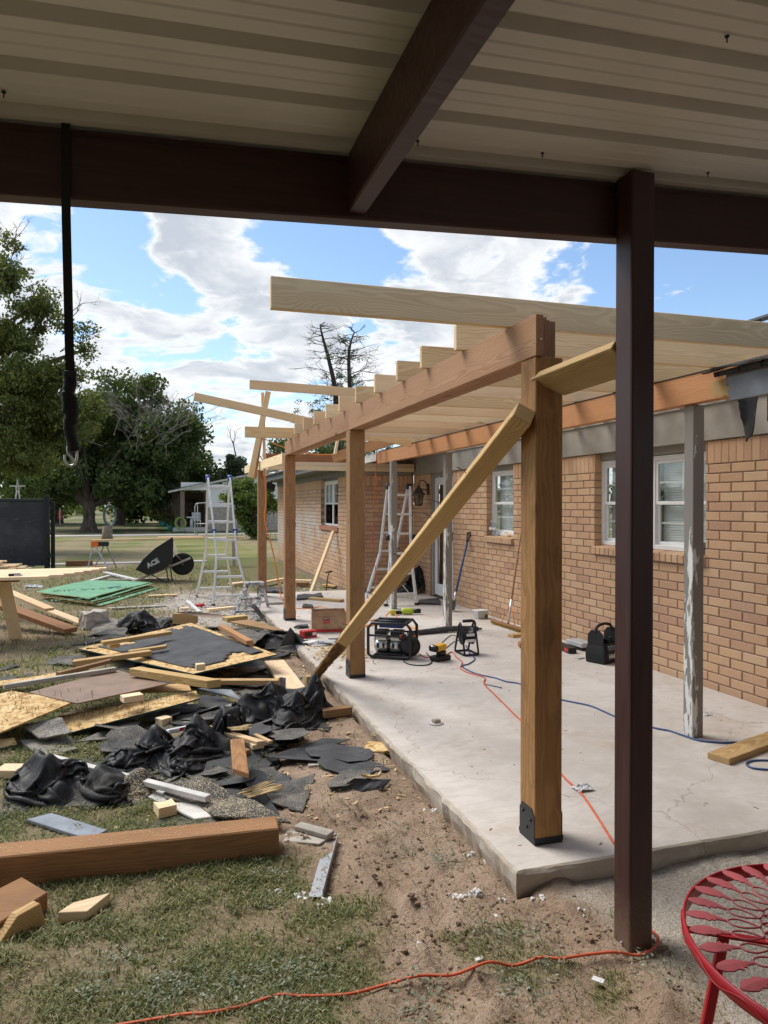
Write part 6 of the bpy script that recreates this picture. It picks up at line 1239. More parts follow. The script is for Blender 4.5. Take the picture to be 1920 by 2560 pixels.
    o=MB().box((-.022,-.012,0),(.018,.012,.006)).add([],[]).build('plastic_clip','white_plastic',None,rotz(-50,Zo(928,955,Z=G+.006)),bevel=.001); tag(o,'small white plastic clip on the soil below the orange cord','clip')
    b=Zd(770,535,Z=G+.09); o=MB().box((-.075,-.03,0),(.075,.03,.03)).build('caulk_wrapper','label_white',None,rotz(22,b)@Matrix.Rotation(R(-14),4,'X'),bevel=.006); MB().box((0,-.0315,.004),(.07,-.0303,.026)).build('red_print','red_box',o,rotz(22,b)@Matrix.Rotation(R(-14),4,'X')); tag(o,'white wrapper with red print lying behind the middle wrap','wrapper')
    b=Zc(200,683,Z=G); tag(link('paper_scrap',cloth_lump(.18,.12,.10,9),'glove',None,Matrix.Translation(b)),'white paper scrap on the lawn left of the green sheets','paper')
    b=Zc(1190,803,Z=G); T=thing('spray_can','small red and white can on the gravel by the folding ladder','can',b); MB().cyl(b+Vector((-.09,0,.034)),b+Vector((.06,-.03,.034)),.033,14).build('can','red_box',T); MB().cyl(b+Vector((.06,-.03,.034)),b+Vector((.085,-.035,.034)),.026,14).build('cap','white_plastic',T)
    b=Zc(1530,808,Z=G+.0); T=thing('spray_can','teal and black tool under the step ladder','tool',b); MB().cyl(b+Vector((-.05,0,.05)),b+Vector((.09,.03,.05)),.035,14).build('body','teal_plastic',T); MB().cyl(b+Vector((-.09,-.01,.045)),b+Vector((-.05,0,.05)),.03,12).build('nozzle','black_plastic',T)
    # black wraps
    tarp('black_wrap',Zd(330,800,Z=G),-8,(1.18,.85),(.72,.50),[(-.17,.03,0.26,0.17),(-.05,.08,0.19,0.10),(.06,.0,0.12,0.10),(.18,-.06,0.19,0.13),(-.08,-.1,0.12,0.09)],3,'crumpled black wrap lump nearest the big timber','tarp',res=80,steps=95)
    tarp('black_wrap',Zd(580,790,Z=G),-35,(.62,.40),(.48,.28),[(0,0,.14,.14)],11,'smooth sanded fold of black felt right of the nearest wrap','tarp',mat='felt_sawdust',res=60,steps=70)
    tarp('black_wrap',Zd(790,700,Z=G)+Vector((0,.12,0)),4,(1.6,1.1),(.98,.62),[(-.32,.02,0.15,0.14),(-.15,.12,0.24,0.14),(.0,.0,0.18,0.14),(.12,.10,0.28,0.14),(.27,.05,0.17,0.11),(.33,.22,0.41,0.09),(.0,-.16,0.10,0.11)],5,'long crumpled black wrap across the middle of the pile','tarp',res=104,steps=95)
    tarp('black_wrap',Zd(1225,520,Z=G)+Vector((0,.14,0)),-14,(1.1,.88),(.70,.54),[(-.22,.02,0.25,0.15),(-.05,.12,0.30,0.15),(.10,.02,0.25,0.15),(.24,.15,0.34,0.11),(.05,-.14,0.15,0.11)],8,'black wrap draped high beside the slab edge','tarp',res=80,steps=90)
    tarp('black_wrap',Zd(1380,500,Z=G)+Vector((.02,.25,0)),30,(.6,.4),(.32,.24),[(0,0,.20,.10)],14,'small black wrap crumpled behind the dark timber end','tarp',res=36)
    tarp('black_wrap',Zd(1180,600,Z=G),10,(.6,.4),(.40,.22),[(-.05,0,.06,.1)],15,'low black wrap scrap right of the pointed cedar end','tarp',res=36)
    tarp('black_wrap',Zd(630,112,Z=G)+Vector((0,.25,0)),10,(1.3,.95),(.78,.55),[(-.1,.0,.30,.22),(.2,.05,.16,.2)],6,'black plastic mound behind the felt sheet near the rubble','tarp',res=52)
    tarp('black_wrap',Zf(860,420,Z=-.02),0,(1.1,.8),(.80,.55),[(.0,.0,.10,.3)],9,'dark wrap filling the hollow between felt sheet and slab','tarp',res=46)
    tarp('black_wrap',Zn(770,1500,Z=0)+Vector((0,.05,0)),15,(1.2,.9),(.62,.40),[(.12,.02,.52,.13),(-.15,0,.16,.16)],7,'black plastic heap in the alcove behind the ladder','tarp',res=46)
    b=Zf(690,215,Z=.05); o=sheet('felt_curl',[b+Vector((-.16,-.05,0)),b+Vector((.18,-.12,-.02)),b+Vector((.25,.12,-.02)),b+Vector((-.1,.15,.02))],.004,'felt',n=(22,8),curl=lambda u,v:.16*math.sin(u*3.14)**1.5,label='curled black felt arch beside the step ladder',cat='felt')
    # torn shingle and felt fragments, too many to tell apart
    rnd=random.Random(17)
    for nm,mt,cnt,lb in (('shingle_fragments','shingle',48,'many torn shingle fragments lying all through the pile'),('felt_shreds','felt',34,'ragged black felt shreds lying under and between the boards')):
        V=[];Fq=[]
        for i in range(cnt):
            if i%3: x,y=rnd.gauss(.25,.50),rnd.gauss(6.6,1.3)
            else: x,y=rnd.gauss(.3,.45),rnd.gauss(4.9,.5)
            if x>1.30: x=1.30-rnd.random()*.5
            if y<3.75: y=3.8+rnd.random()
            z=gz(x,y)+.008+.05*rnd.random()*(y>4.8); a=rnd.random()*6.28; k=7; sx,sy=rnd.uniform(.09,.26),rnd.uniform(.06,.16); tx,ty=rnd.gauss(0,.13),rnd.gauss(0,.13); b=len(V)
            ring=[]
            for j in range(12):
                t=j/12*6.283; q=max(abs(math.cos(t)),abs(math.sin(t))); u,w=math.cos(t)/q*sx*rnd.uniform(.8,1.1),math.sin(t)/q*sy*rnd.uniform(.75,1.15); ring.append((u,w))
            up=[(0,0)]+ring
            for h in (.004,0.):
                for u,w in up: V.append((x+u*math.cos(a)-w*math.sin(a),y+u*math.sin(a)+w*math.cos(a),z+h+max(-.006,u*tx+w*ty)+.02*abs(mnoise.noise(Vector((u*9+i,w*9,i)))) ))
            for j in range(12): Fq.append((b,b+1+j,b+1+(j+1)%12)); Fq.append((b+13,b+14+(j+1)%12,b+14+j)); Fq.append((b+1+j,b+14+j,b+14+(j+1)%12,b+1+(j+1)%12))
        me=bpy.data.meshes.new(nm); me.from_pydata(V,[],Fq); tag(link(nm,me,mt),lb,'roofing scraps',kind='stuff')
    # fine litter in the pile
    rnd=random.Random(6); mb=MB()
    for i in range(900):
        x=rnd.gauss(.45,.55); y=rnd.uniform(3.6,8.6); 
        if x>1.40: x=1.42-rnd.random()*.25
        s=rnd.uniform(.003,.03)**1.0; a=rnd.random()*180; w=rnd.uniform(.002,.008); mb.box((-s,-w,0),(s,w,.003),rotz(a,(x,y,gz(x,y)+.003))@Matrix.Rotation(rnd.gauss(0,.2),4,'Y'))
    tag(mb.build('wood_litter','splinter'),'fine pale wood chips strewn between pile and slab','litter',kind='stuff')
build_pile()
# ------------------------------------------------------------------ trees and the far yard
def leaf_mesh(name,centres,rad,n,size,seed,droop=.3,aspect=.55):
    """n small leaf faces scattered round clump centres"""
    rs=np.random.RandomState(seed); C=np.array(centres); k=rs.randint(0,len(C),n); r=np.array(rad)[k] if hasattr(rad,'__len__') else np.full(n,rad)
    d=rs.normal(size=(n,3)); d/=np.linalg.norm(d,axis=1,keepdims=True); p=C[k]+d*(r*rs.rand(n)**.45)[:,None]*np.array([1,1,.75])
    a=rs.normal(size=(n,3)); a[:,2]-=droop; a/=np.linalg.norm(a,axis=1,keepdims=True); b=np.cross(a,rs.normal(size=(n,3))); b/=np.linalg.norm(b,axis=1,keepdims=True)
    s=size*(.6+.8*rs.rand(n))[:,None]; V=np.stack([p-a*s,p+b*s*aspect,p+a*s,p-b*s*aspect],1).reshape(-1,3)
    F=np.arange(4*n).reshape(-1,4); me=bpy.data.meshes.new(name); me.vertices.add(4*n); me.vertices.foreach_set('co',V.ravel()); me.loops.add(4*n); me.loops.foreach_set('vertex_index',F.ravel()); me.polygons.add(n); me.polygons.foreach_set('loop_start',np.arange(0,4*n,4)); me.polygons.foreach_set('loop_total',np.full(n,4)); me.update(calc_edges=True); return me
def clumps(ell,n,seed,shell=.55):
    rs=random.Random(seed); out=[]; vol=[e[3]*e[4]*e[5] for e in ell]; tot=sum(vol)
    for e,v in zip(ell,vol):
        for i in range(max(3,int(n*v/tot))):
            d=Vector((rs.gauss(0,1),rs.gauss(0,1),rs.gauss(0,1))).normalized(); r=shell+(1-shell)*rs.random(); r*=1+.10*nz(d.x*2,d.y*2,d.z*2+seed); out.append(Vector((e[0]+d.x*e[3]*r,e[1]+d.y*e[4]*r,e[2]+d.z*e[5]*r)))
    return out
def limbs(mb,base,top,r0,targets,seed,twig=True):
    rs=random.Random(seed)
    for t in targets:
        s=base.lerp(top,rs.uniform(.45,1.)); m=s.lerp(t,.5)+Vector((rs.gauss(0,.25),rs.gauss(0,.25),rs.uniform(-.2,.5))); P=spline([s,m,t],5); k=len(P); rr=[r0*.34*(1-i/k)+.012 for i in range(k)]; mb.tube(P,rr,6,caps=False)
def tree(name,label,base,H,r0,ell,nc,nl,ls,mat,seed,lean=(0,0),fork=.35,cat='tree',group=None,crad=.9,shell=.55,droop=.3):
    b=Vector(base); T=thing(name,label,cat,b,group); el=[(b.x+e[0],b.y+e[1],b.z+e[2],e[3],e[4],e[5]) for e in ell]
    cl=clumps(el,nc,seed,shell); mb=MB(); top=b+Vector((lean[0],lean[1],H*fork))
    tr=spline([b,b.lerp(top,.5)+Vector((.05*r0,0,0)),top],5); mb.tube([b+Vector((0,0,-.2))]+tr,[r0*1.7]+[r0*(1.35-.6*min(1,i/4.)) for i in range(len(tr))],14)
    rs=random.Random(seed); limbs(mb,b.lerp(top,.55),top,r0,rs.sample(cl,min(len(cl),46)),seed); mb.build('trunk','bark',T)
    link('crown',leaf_mesh('crown',[tuple(c) for c in cl],[crad*(.6+.8*rs.random()) for c in cl],nl,ls,seed,droop),mat,T); return T
def px_ell(x,y,rx,ry,D,base,depth=None):
    """crown lobe seen round a photo pixel at a distance D, as an ellipsoid relative to the tree's base"""
    p=at(x,y,D=D); s=D/FPX; return (p.x-base.x,p.y-base.y,p.z-base.z,rx*s,(depth or rx*s),ry*s)
def bare(mb,p,d,l,r,depth,rs,spread=.6):
    e=p+d*l; mid=p.lerp(e,.5)+Vector((rs.gauss(0,.05),rs.gauss(0,.05),rs.gauss(0,.05)))*l; mb.tube([p,mid,e],[r,r*.8,r*.55],5,caps=False)
    if depth<=0: return
    for i in range(rs.randint(2,3)):
        u=rs.uniform(.45,1.); q=p.lerp(e,u); nd=(d+Vector((rs.gauss(0,spread),rs.gauss(0,spread),rs.gauss(0,spread*.7)))).normalized(); bare(mb,q,nd,l*rs.uniform(.5,.8),r*.55,depth-1,rs,spread)
def build_trees():
    b=at(222,1331,Z=G)
    T=tree('shade_tree','big spreading dark tree with thick trunk across the lawn',b,8.,.46,[px_ell(250,1090,200,110,48,b,6.),px_ell(400,1120,120,105,48,b,5.),px_ell(330,1000,100,75,48,b,4.),px_ell(120,1130,130,90,48,b,5.),px_ell(450,1060,65,75,48,b,3.),px_ell(230,1200,180,52,47,b,5.),px_ell(340,1235,110,30,47,b,4.),px_ell(150,1235,90,26,46,b,3.),px_ell(240,1180,150,45,43.5,b,1.5),px_ell(330,1215,90,28,43.5,b,1.2)],380,72000,.135,'leaf_dark',11,crad=.95,shell=.35,fork=.24)
    # grey dead branches breaking through the crown
    rs=random.Random(5); mb=MB()
    for i in range(60):
        x,y=rs.gauss(370,55),rs.gauss(1060,38); p=at(x,y,D=43.4+rs.gauss(0,.5)); u=Vector(((x-370)*.006+rs.gauss(0,.35),-.25+rs.gauss(0,.2),rs.uniform(.25,.9))).normalized(); bare(mb,p,u,rs.uniform(.5,1.1),.017,4,rs,.38)
    mb.build('dead_branches','dead_wood',T)['kind']='stuff'
    b=at(300,1313,Z=G); tree('background_tree','tree with forked trunk behind the big shade tree',b,9.,.35,[px_ell(470,1180,90,80,60,b,5),px_ell(300,1190,120,60,60,b,5),px_ell(400,1100,80,60,60,b,5)],150,16000,.18,'leaf_dark',12,crad=1.2,shell=.3)
    b=at(145,1308,Z=G); tree('background_tree','dark tree behind the trailer gate',b,9.,.4,[px_ell(60,1130,150,110,62,b,6),px_ell(150,1180,110,70,62,b,5)],170,17000,.19,'leaf_dark',13,crad=1.3,shell=.3)
    b=at(-330,1330,D=25); b.z=G; tree('leaning_tree','near tree reaching in from the left with open leafy branches',b,9.,.32,[px_ell(5,690,70,60,25,b,1.6),px_ell(90,770,75,45,25,b,1.3),px_ell(190,815,42,20,25,b,.6),px_ell(20,850,90,50,25,b,1.6),px_ell(60,960,120,70,25,b,2.),px_ell(150,940,60,45,25,b,1.4),px_ell(215,870,28,26,25,b,.7),px_ell(30,610,26,36,25,b,.6),px_ell(90,1060,150,75,26,b,2.),px_ell(200,1040,65,65,26,b,1.5),px_ell(40,1150,130,35,26,b,2.)],420,56000,.062,'leaf_olive',14,lean=(2.,0),crad=.46,shell=.15,fork=.6,droop=.8)
    rs=random.Random(9); mb=MB()
    for x,y in ((20,690),(60,720),(120,770),(170,800),(10,620),(30,640),(200,860),(150,880),(90,830)):
        p=at(x,y,D=25)
        for q in range(2): bare(mb,p,Vector((rs.gauss(.5,.5),rs.gauss(0,.4),rs.uniform(.2,.9))).normalized(),rs.uniform(.45,.8),.018,3,rs,.5)
    mb.build('twigs','twig',bpy.data.objects['leaning_tree'])['kind']='stuff'
    b=at(340,1306,D=66); b.z=G; tree('hedge_bush','low dark bush under the trees across the lawn',b,3.,.1,[px_ell(340,1270,70,35,66,b,2.5),px_ell(400,1265,50,40,66,b,2.5)],70,8000,.16,'leaf_dark',15,cat='bush',crad=.9,shell=.2)
    b=at(85,1312,D=66); b.z=G; tree('hedge_bush','low bush far left behind the trailer gate',b,3.,.1,[px_ell(85,1250,120,45,66,b,2.5)],70,8000,.16,'leaf_mid',16,cat='bush',crad=.9,shell=.2)
    b=at(430,1318,D=56); b.z=G; tree('hedge_bush','pale green shrub beside the neighbour porch',b,2.5,.08,[px_ell(400,1245,28,22,56,b,.9),px_ell(385,1275,24,25,56,b,.8)],34,3500,.12,'leaf_olive',17,cat='bush',crad=.5,shell=.2)
    b=at(630,1352,D=35); b.z=G; tree('yard_bush','rounded green bush between ladder and far posts',b,3.2,.07,[px_ell(625,1250,58,45,35,b,.9),px_ell(600,1230,42,35,35,b,.8),px_ell(660,1255,48,40,35,b,.8),px_ell(630,1320,36,45,35,b,.7)],120,14000,.075,'leaf_mid',18,cat='bush',crad=.34,shell=.2)
    b=at(585,1300,D=58); b.z=G; tree('background_tree','small dark pine rising behind the neighbour roof',b,6.,.15,[px_ell(588,1160,30,20,58,b,.8),px_ell(575,1185,26,14,58,b,.8),px_ell(600,1195,30,14,58,b,.8)],36,5000,.12,'needle',19,crad=.5,shell=.2); mb=MB(); rs=random.Random(3)
    bare(mb,at(590,1140,D=58),Vector((-.2,0,1)).normalized(),1.3,.06,3,rs,.4); mb.build('dead_top','twig',bpy.data.objects['background_tree.002'] if 'background_tree.002' in bpy.data.objects else None)
    # half dead juniper behind the house
    b=at(880,1330,D=34); b.z=G; T=thing('dead_juniper','half bare juniper with dark leaning trunks behind the house','tree',b); mb=MB(); rs=random.Random(21); lead=[]
    for pts,r in (([(865,1300),(845,1120),(838,980),(822,900),(806,840),(800,812)],.17),([(885,1300),(880,1080),(875,980),(872,900),(876,860),(886,830)],.15)):
        P=spline([at(x,y,D=34) for x,y in pts],6); k=len(P); mb.tube(P,[r*(1-i/k)+.02 for i in range(k)],8); lead.append(P)
        for i in range(6,k):
            for q in range(1+(i%3==0)):
                bare(mb,P[i],Vector((rs.choice((-1,1))*rs.uniform(.5,1.),rs.gauss(0,.5),rs.uniform(-.1,.5))).normalized(),rs.uniform(.6,1.5)*(1.25-i/k),.022,3,rs,.5)
    mb.build('trunk','twig',T); cl=[]
    for x,y,rx,ry,n in ((860,890,40,50,26),(880,960,45,40,22),(820,1020,60,35,30),(890,1030,60,50,40),(790,1030,25,20,8),(840,960,25,25,8),(960,1120,80,40,36),(870,1100,80,40,36)):
        for i in range(n): cl.append(tuple(at(rs.gauss(x,rx*.5),rs.gauss(y,ry*.5),D=34+rs.gauss(0,.8))))
    link('foliage',leaf_mesh('foliage',cl,.22,8000,.05,22,0.,.35),'needle',T)
    b=at(1000,1330,D=46); b.z=G; tree('background_tree','bushy tree crown showing over the alcove roof',b,8.,.2,[px_ell(850,1140,90,45,46,b,2.),px_ell(700,1120,40,26,46,b,1.5)],60,9000,.09,'leaf_dark',23,crad=.7,shell=.2)
    # horizon belt of far trees, both sides
    rs=random.Random(31); cl=[]
    for i in range(420):
        x=rs.uniform(-150,120); y=rs.uniform(115,150); cl.append((x,y,rs.uniform(.5,5.5)*(1.+.3*nz(x*.06,1)))) 
    o=link('far_tree_line',leaf_mesh('far_tree_line',cl,2.6,26000,.45,32),'leaf_dark'); tag(o,'far dark belt of trees along the horizon','trees',kind='stuff')
build_trees()
def build_far():
    # neighbour's white house with a porch
    Y0=47.2; X=lambda x:at(x,1264,Y=Y0).x; Zz=lambda y,x=560:at(x,y,Y=Y0).z
    b=Vector((X(600),Y0,G)); T=thing('white_house','neighbour house with white siding and an open porch','house',b); x0,x1=X(517),X(860); zt=Zz(1268)
    MB().box((x0,Y0,G-.2),(x1,Y0+7,zt)).build('base_wall','tan_wall',T)
    s=MB(); z=zt
    ztop=lambda x:Zz(1213)+(x-x0)*.22
    k=0
    while z<4.6:
        xs=x0 if z<ztop(x0)-.1 else x0+(z+.14-Zz(1213))/.22
        if xs<x1: s.add([(xs,Y0-.02,z),(x1,Y0-.02,z),(x1,Y0-.004,z+.15),(xs,Y0-.004,z+.15)],[(0,1,2,3)])
        z+=.15
    s.build('siding','siding',T); MB().box((x0,Y0+.001,zt),(x1,Y0+7,Zz(1213))).build('wall','siding',T)
    xp=X(432); zr0=Zz(1228,432)
    sheet('roof',[(xp-.3,Y0-.5,zr0),(xp-.3,Y0+7.5,zr0),(x1,Y0+7.5,zr0+(x1-xp)*.235),(x1,Y0-.5,zr0+(x1-xp)*.235)],.12,'white_trim',T,n=(2,2)); sheet('roof_covering',[(xp-.35,Y0-.55,zr0+.03),(xp-.35,Y0+7.5,zr0+.03),(x1,Y0+7.5,zr0+.03+(x1-xp)*.235),(x1,Y0-.55,zr0+.03+(x1-xp)*.235)],.02,'roof_shingle',T,n=(2,2))
    MB().box((X(452),Y0-.3,Zz(1226)),(x0,Y0-.15,Zz(1207))).build('porch_beam','siding',T); MB().box((xp,Y0-.3,G-.1),(x0,Y0+7,.15)).build('porch_floor','walk',T); MB().box((xp,Y0+3.2,.1),(x0,Y0+3.3,zr0)).build('porch_back','porch_dark',T)
    MB().box((X(475),Y0+3.1,.5),(X(500),Y0+3.2,2.0)).build('porch_window','glass_dark',T)
    for x in (453,): MB().box((X(450),Y0-.3,.1),(X(461),Y0-.1,Zz(1226))).build('porch_post','stump',T)
    for x in (434,440,446): MB().box((X(x)-.05,Y0+.4*(448-x)/4,.1),(X(x)+.05,Y0+.4*(448-x)/4+.1,zr0-.05)).build('porch_post','porch_dark',T)
    MB().box((X(463),Y0-1.1,G),(X(520),Y0-.3,.02)).build('porch_step','walk',T)
    c=Vector((X(492),Y0+.6,.15)); ch=thing('porch_chair','white plastic chair on the neighbour porch','chair',c); MB().box((-.28,-.25,.40),(.28,.25,.45),Matrix.Translation(c)).build('seat','white_plastic',ch); MB().box((-.28,.2,.45),(.28,.26,.95),Matrix.Translation(c)).build('backrest','white_plastic',ch)
    for sx in (-.25,.25):
        for sy in (-.22,.22): MB().cyl(c+Vector((sx,sy,0)),c+Vector((sx,sy,.4)),.03,8).build('leg','white_plastic',ch)
    c=Vector((X(478),Y0+.1,.15)); ch=thing('porch_table','small white table on the neighbour porch','table',c); MB().box((-.3,-.3,.62),(.3,.3,.68),Matrix.Translation(c)).build('top','white_plastic',ch); MB().cyl(c,c+Vector((0,0,.62)),.08,10).build('leg','white_plastic',ch)
    # coiled green hose, pots
    c=at(451,1308,Y=45.6); o=MB()
    for k in range(5): o.tube([c+Vector(((.33-.02*k)*math.cos(a*.349)+.03*math.sin(k*2),.05*k,(.36-.02*k)*math.sin(a*.349))) for a in range(18)],.028,6,closed=True)
    tag(o.build('garden_hose','hose_green'),'coiled light green garden hose by the neighbour porch','hose')
    for x,y,mt,lb,sh in ((408,1306,'teal_plastic','teal pot on the lawn left of the green hose',1),(428,1335,'teal_plastic','dark teal pot with plant before the green hose',1)):
        p=at(x,y,D=46.5); p.z=max(G,p.z-.25); t=thing('flower_pot',lb,'pot',p); MB().lathe([(0,0),(.18,0),(.26,.5),(.22,.5),(.2,.44),(0,.44)],16,Matrix.Translation(p)).build('pot',mt,t); rs=random.Random(x); link('plant',leaf_mesh('plant',[tuple(p+Vector((rs.gauss(0,.2),rs.gauss(0,.2),.6+rs.gauss(0,.15)))) for i in range(8)],.25,500,.07,x),'leaf_olive',t)
    # stump with a hose ring
    p=at(268,1345,Z=G); p=Vector((at(268,1300,Y=37.5).x,37.5,G)); t=thing('tree_stump','grey stump carrying a hanging coil of grey hose','stump',p); MB().lathe([(0,-.1),(.30,-.1),(.24,.2),(.23,.62),(0,.64)],14,Matrix.Translation(p)).build('stump','stump',t); o=MB(); c=p+Vector((.12,0,1.15))
    for k in range(5): o.tube([c+Vector(((.30-.015*k)*math.cos(a*.349),.06*k-.1,(.52-.02*k)*math.sin(a*.349))) for a in range(18)],.022,6,closed=True)
    tag(o.build('hose_coil','grey_hose'),'coil of grey hose standing on the stump','hose'); 
    # wire fence with gate frame, posts
    y=36.; T=thing('wire_fence','galvanised wire mesh fence panel right of the folding ladder','fence',at(640,1345,Y=y)); xa,xb=at(592,1300,Y=y).x,at(712,1300,Y=y).x; z0,z1=G,at(640,1283,Y=y).z; m=MB(); n=10
    for i in range(n+1): x=xa+(xb-xa)*i/n; m.tube([(x,y,z0),(x,y,z1)],.011,5)
    for i in range(8): z=z0+(z1-z0)*(i/7)**.8; m.tube([(xa,y,z),(xb,y,z)],.011,5)
    m.build('wire_mesh','galvanised',T); MB().cyl((xa,y,G),(xa,y,z1+.15),.04,10).build('fence_post','galvanised',T)
    y=37.; T=thing('pipe_gate','open galvanised pipe gate beside the neighbour walk','gate',at(520,1350,Y=y)); q=lambda x,yy:at(x,yy,Y=y); m=MB(); m.tube(spline([q(488,1352),q(487,1280),q(489,1263),q(500,1258),q(560,1256)],5),.03,8); m.tube([q(488,1310),q(565,1308)],.025,8); m.tube([q(494,1352),q(494,1262)],.02,8); m.build('frame','galvanised',T)
    # garden windmill frame, far red sign
    y=30.; p=Vector((at(43,1240,Y=y).x,y,G)); T=thing('garden_windmill','white wooden windmill frame standing behind the trailer gate','windmill',p); q=lambda x,yy,d=0:at(x,yy,Y=y+d); m=MB()
    for d in (-.12,.12):
        m.tube([q(35,1250,d)+Vector((0,0,-.6)),q(44,1195,d*.3)],.022,6); m.tube([q(53,1250,d)+Vector((0,0,-.6)),q(44,1195,d*.3)],.022,6); m.tube([q(37,1240,d),q(50,1218,d)],.012,5); m.tube([q(51,1240,d),q(38,1218,d)],.012,5)
    m.build('frame','white_paint',T); MB().bar(q(24,1215),q(63,1215),.04,.05).build('cross_arm','white_paint',T); MB().box((p.x-.25,y-.2,G),(p.x+.25,y+.2,G+.3)).build('base','white_paint',T)
    p=at(150,1300,D=60); p.z=G; T=thing('yard_sign','small red sign on a post far across the road','sign',p); MB().cyl(p,p+Vector((0,0,1.5)),.05,8).build('post','white_paint',T); MB().box((-.17,-.03,.45),(.17,.03,1.2),Matrix.Translation(p)).build('panel','red_box',T)
build_far()
# ------------------------------------------------------------------ foreground: red table, cord, weeds, turf
def build_table():
    c=Vector((1.60,1.255,.5)); Rr=.405; T=thing('red_patio_table','round red wrought iron table with leaf border at the lower right','table',(c.x,c.y,G))
    P=lambda r,a,z=0:Vector((c.x+r*math.cos(a),c.y+r*math.sin(a),c.z+z))
    n=96; mb=MB(); prof=[(0,.0),(.004,-.002),(.006,-.018),(.003,-.034),(-.003,-.036),(-.002,-.002)]; v=[]
    for i in range(n):
        a=2*math.pi*i/n
        for (dr,dz) in prof: v.append(P(Rr+dr+(.0012*math.sin(i*2.1+dz*200) if -.03<dz<-.005 else 0),a,dz))
    k=len(prof); mb.add(v,[(i*k+j,((i+1)%n)*k+j,((i+1)%n)*k+(j+1)%k,i*k+(j+1)%k) for i in range(n) for j in range(k)],0,True); rim=mb.build('rim','red_paint',T)
    # raised vine moulding on the rim band
    vm=MB(); vm.tube([P(Rr+.0075,2*math.pi*i/240,-.018+.009*math.sin(i*.42)) for i in range(240)],.0018,5,closed=True); vm.build('vine_moulding','red_paint',rim)
    N=34; lf=[(0,.004),(.012,.014),(.03,.0185),(.045,.017),(.055,.019),(.060,.012),(.068,.014),(.072,.007),(.082,.006),(.095,.003)]
    for i in range(N):
        a=2*math.pi*(i+.3)/N; x=P(Rr-.004,a); d=(P(0,a)-x).normalized(); s=Vector((-d.y,d.x,0)); m=MB(); top=[];bot=[]
        L=[(u,w) for u,w in lf]+[(u,-w) for u,w in reversed(lf)]
        rng=random.Random(i); top=[x+d*u+s*(w*(1+.12*rng.uniform(-1,1)))+Vector((0,0,.003+.004*math.sin(u*33)-abs(w)*.12)) for u,w in L]; bot=[p+Vector((0,0,-.003)) for p in top]; q=len(L)
        mid=[x+d*u+Vector((0,0,.0035+.004*math.sin(u*33))) for u,w in lf]; h=len(lf)
        v=top+bot+mid; f=[]
        for j in range(h-1): f.append((j,j+1,2*q+j+1,2*q+j)); f.append((q-1-j,2*q+j,2*q+j+1,q-2-j))
        f.append(tuple(range(2*q-1,q-1,-1))); f+=[(j,q+j,q+(j+1)%q,(j+1)%q) for j in range(q)]
        m.add(v,f,0,False); m.build('leaf','red_chalky',T)
        # wire teardrop loop and its two crossing wires
        r0=Rr-.10; st=2*math.pi/N; w=MB(); pts=[]
        arm=[(r0-.085-.0,.52),(r0-.15,1.35),(r0-.22,2.5),(r0-.285,4.0)]
        half=[(r0,0),(r0-.008,.26),(r0-.028,.40),(r0-.052,.30),(r0-.075,.0)]
        for sg in (1,-1):
            pl=[P(r,a+sg*b*st,.001+.0015*sg) for r,b in half]+[P(r,a-sg*b*st,.001+.0018*sg) for r,b in arm]; w.tube(spline(pl,5),.0023,6)
        w.build('wire_loop','red_chalky',T)
    w=MB(); w.tube([P(.025,2*math.pi*i/24,.001) for i in range(24)],.003,6,closed=True); w.build('centre_ring','red_paint',T)
    cr=MB()
    for a in (2.55,2.55+math.pi/2): cr.bar(P(Rr-.006,a,-.020),P(Rr-.006,a+math.pi,-.020),.022,.006)
    cr.build('cross_bar','red_paint',T)
    for k in range(4):
        a=2.55+k*math.pi/2-.0; t=P(Rr*.78,a,-.022); f=P(Rr*1.02,a,0); f.z=gz(f.x,f.y); MB().bar(t,f,.024,.024,up=(math.sin(a),-math.cos(a),0)).build('leg','red_paint',T,bevel=.003)
    lo=MB(); lo.tube([Vector((c.x+.27*math.cos(2*math.pi*i/32),c.y+.27*math.sin(2*math.pi*i/32),.12)) for i in range(32)],.006,6,closed=True); lo.build('leg_ring','red_paint',T)
build_table()
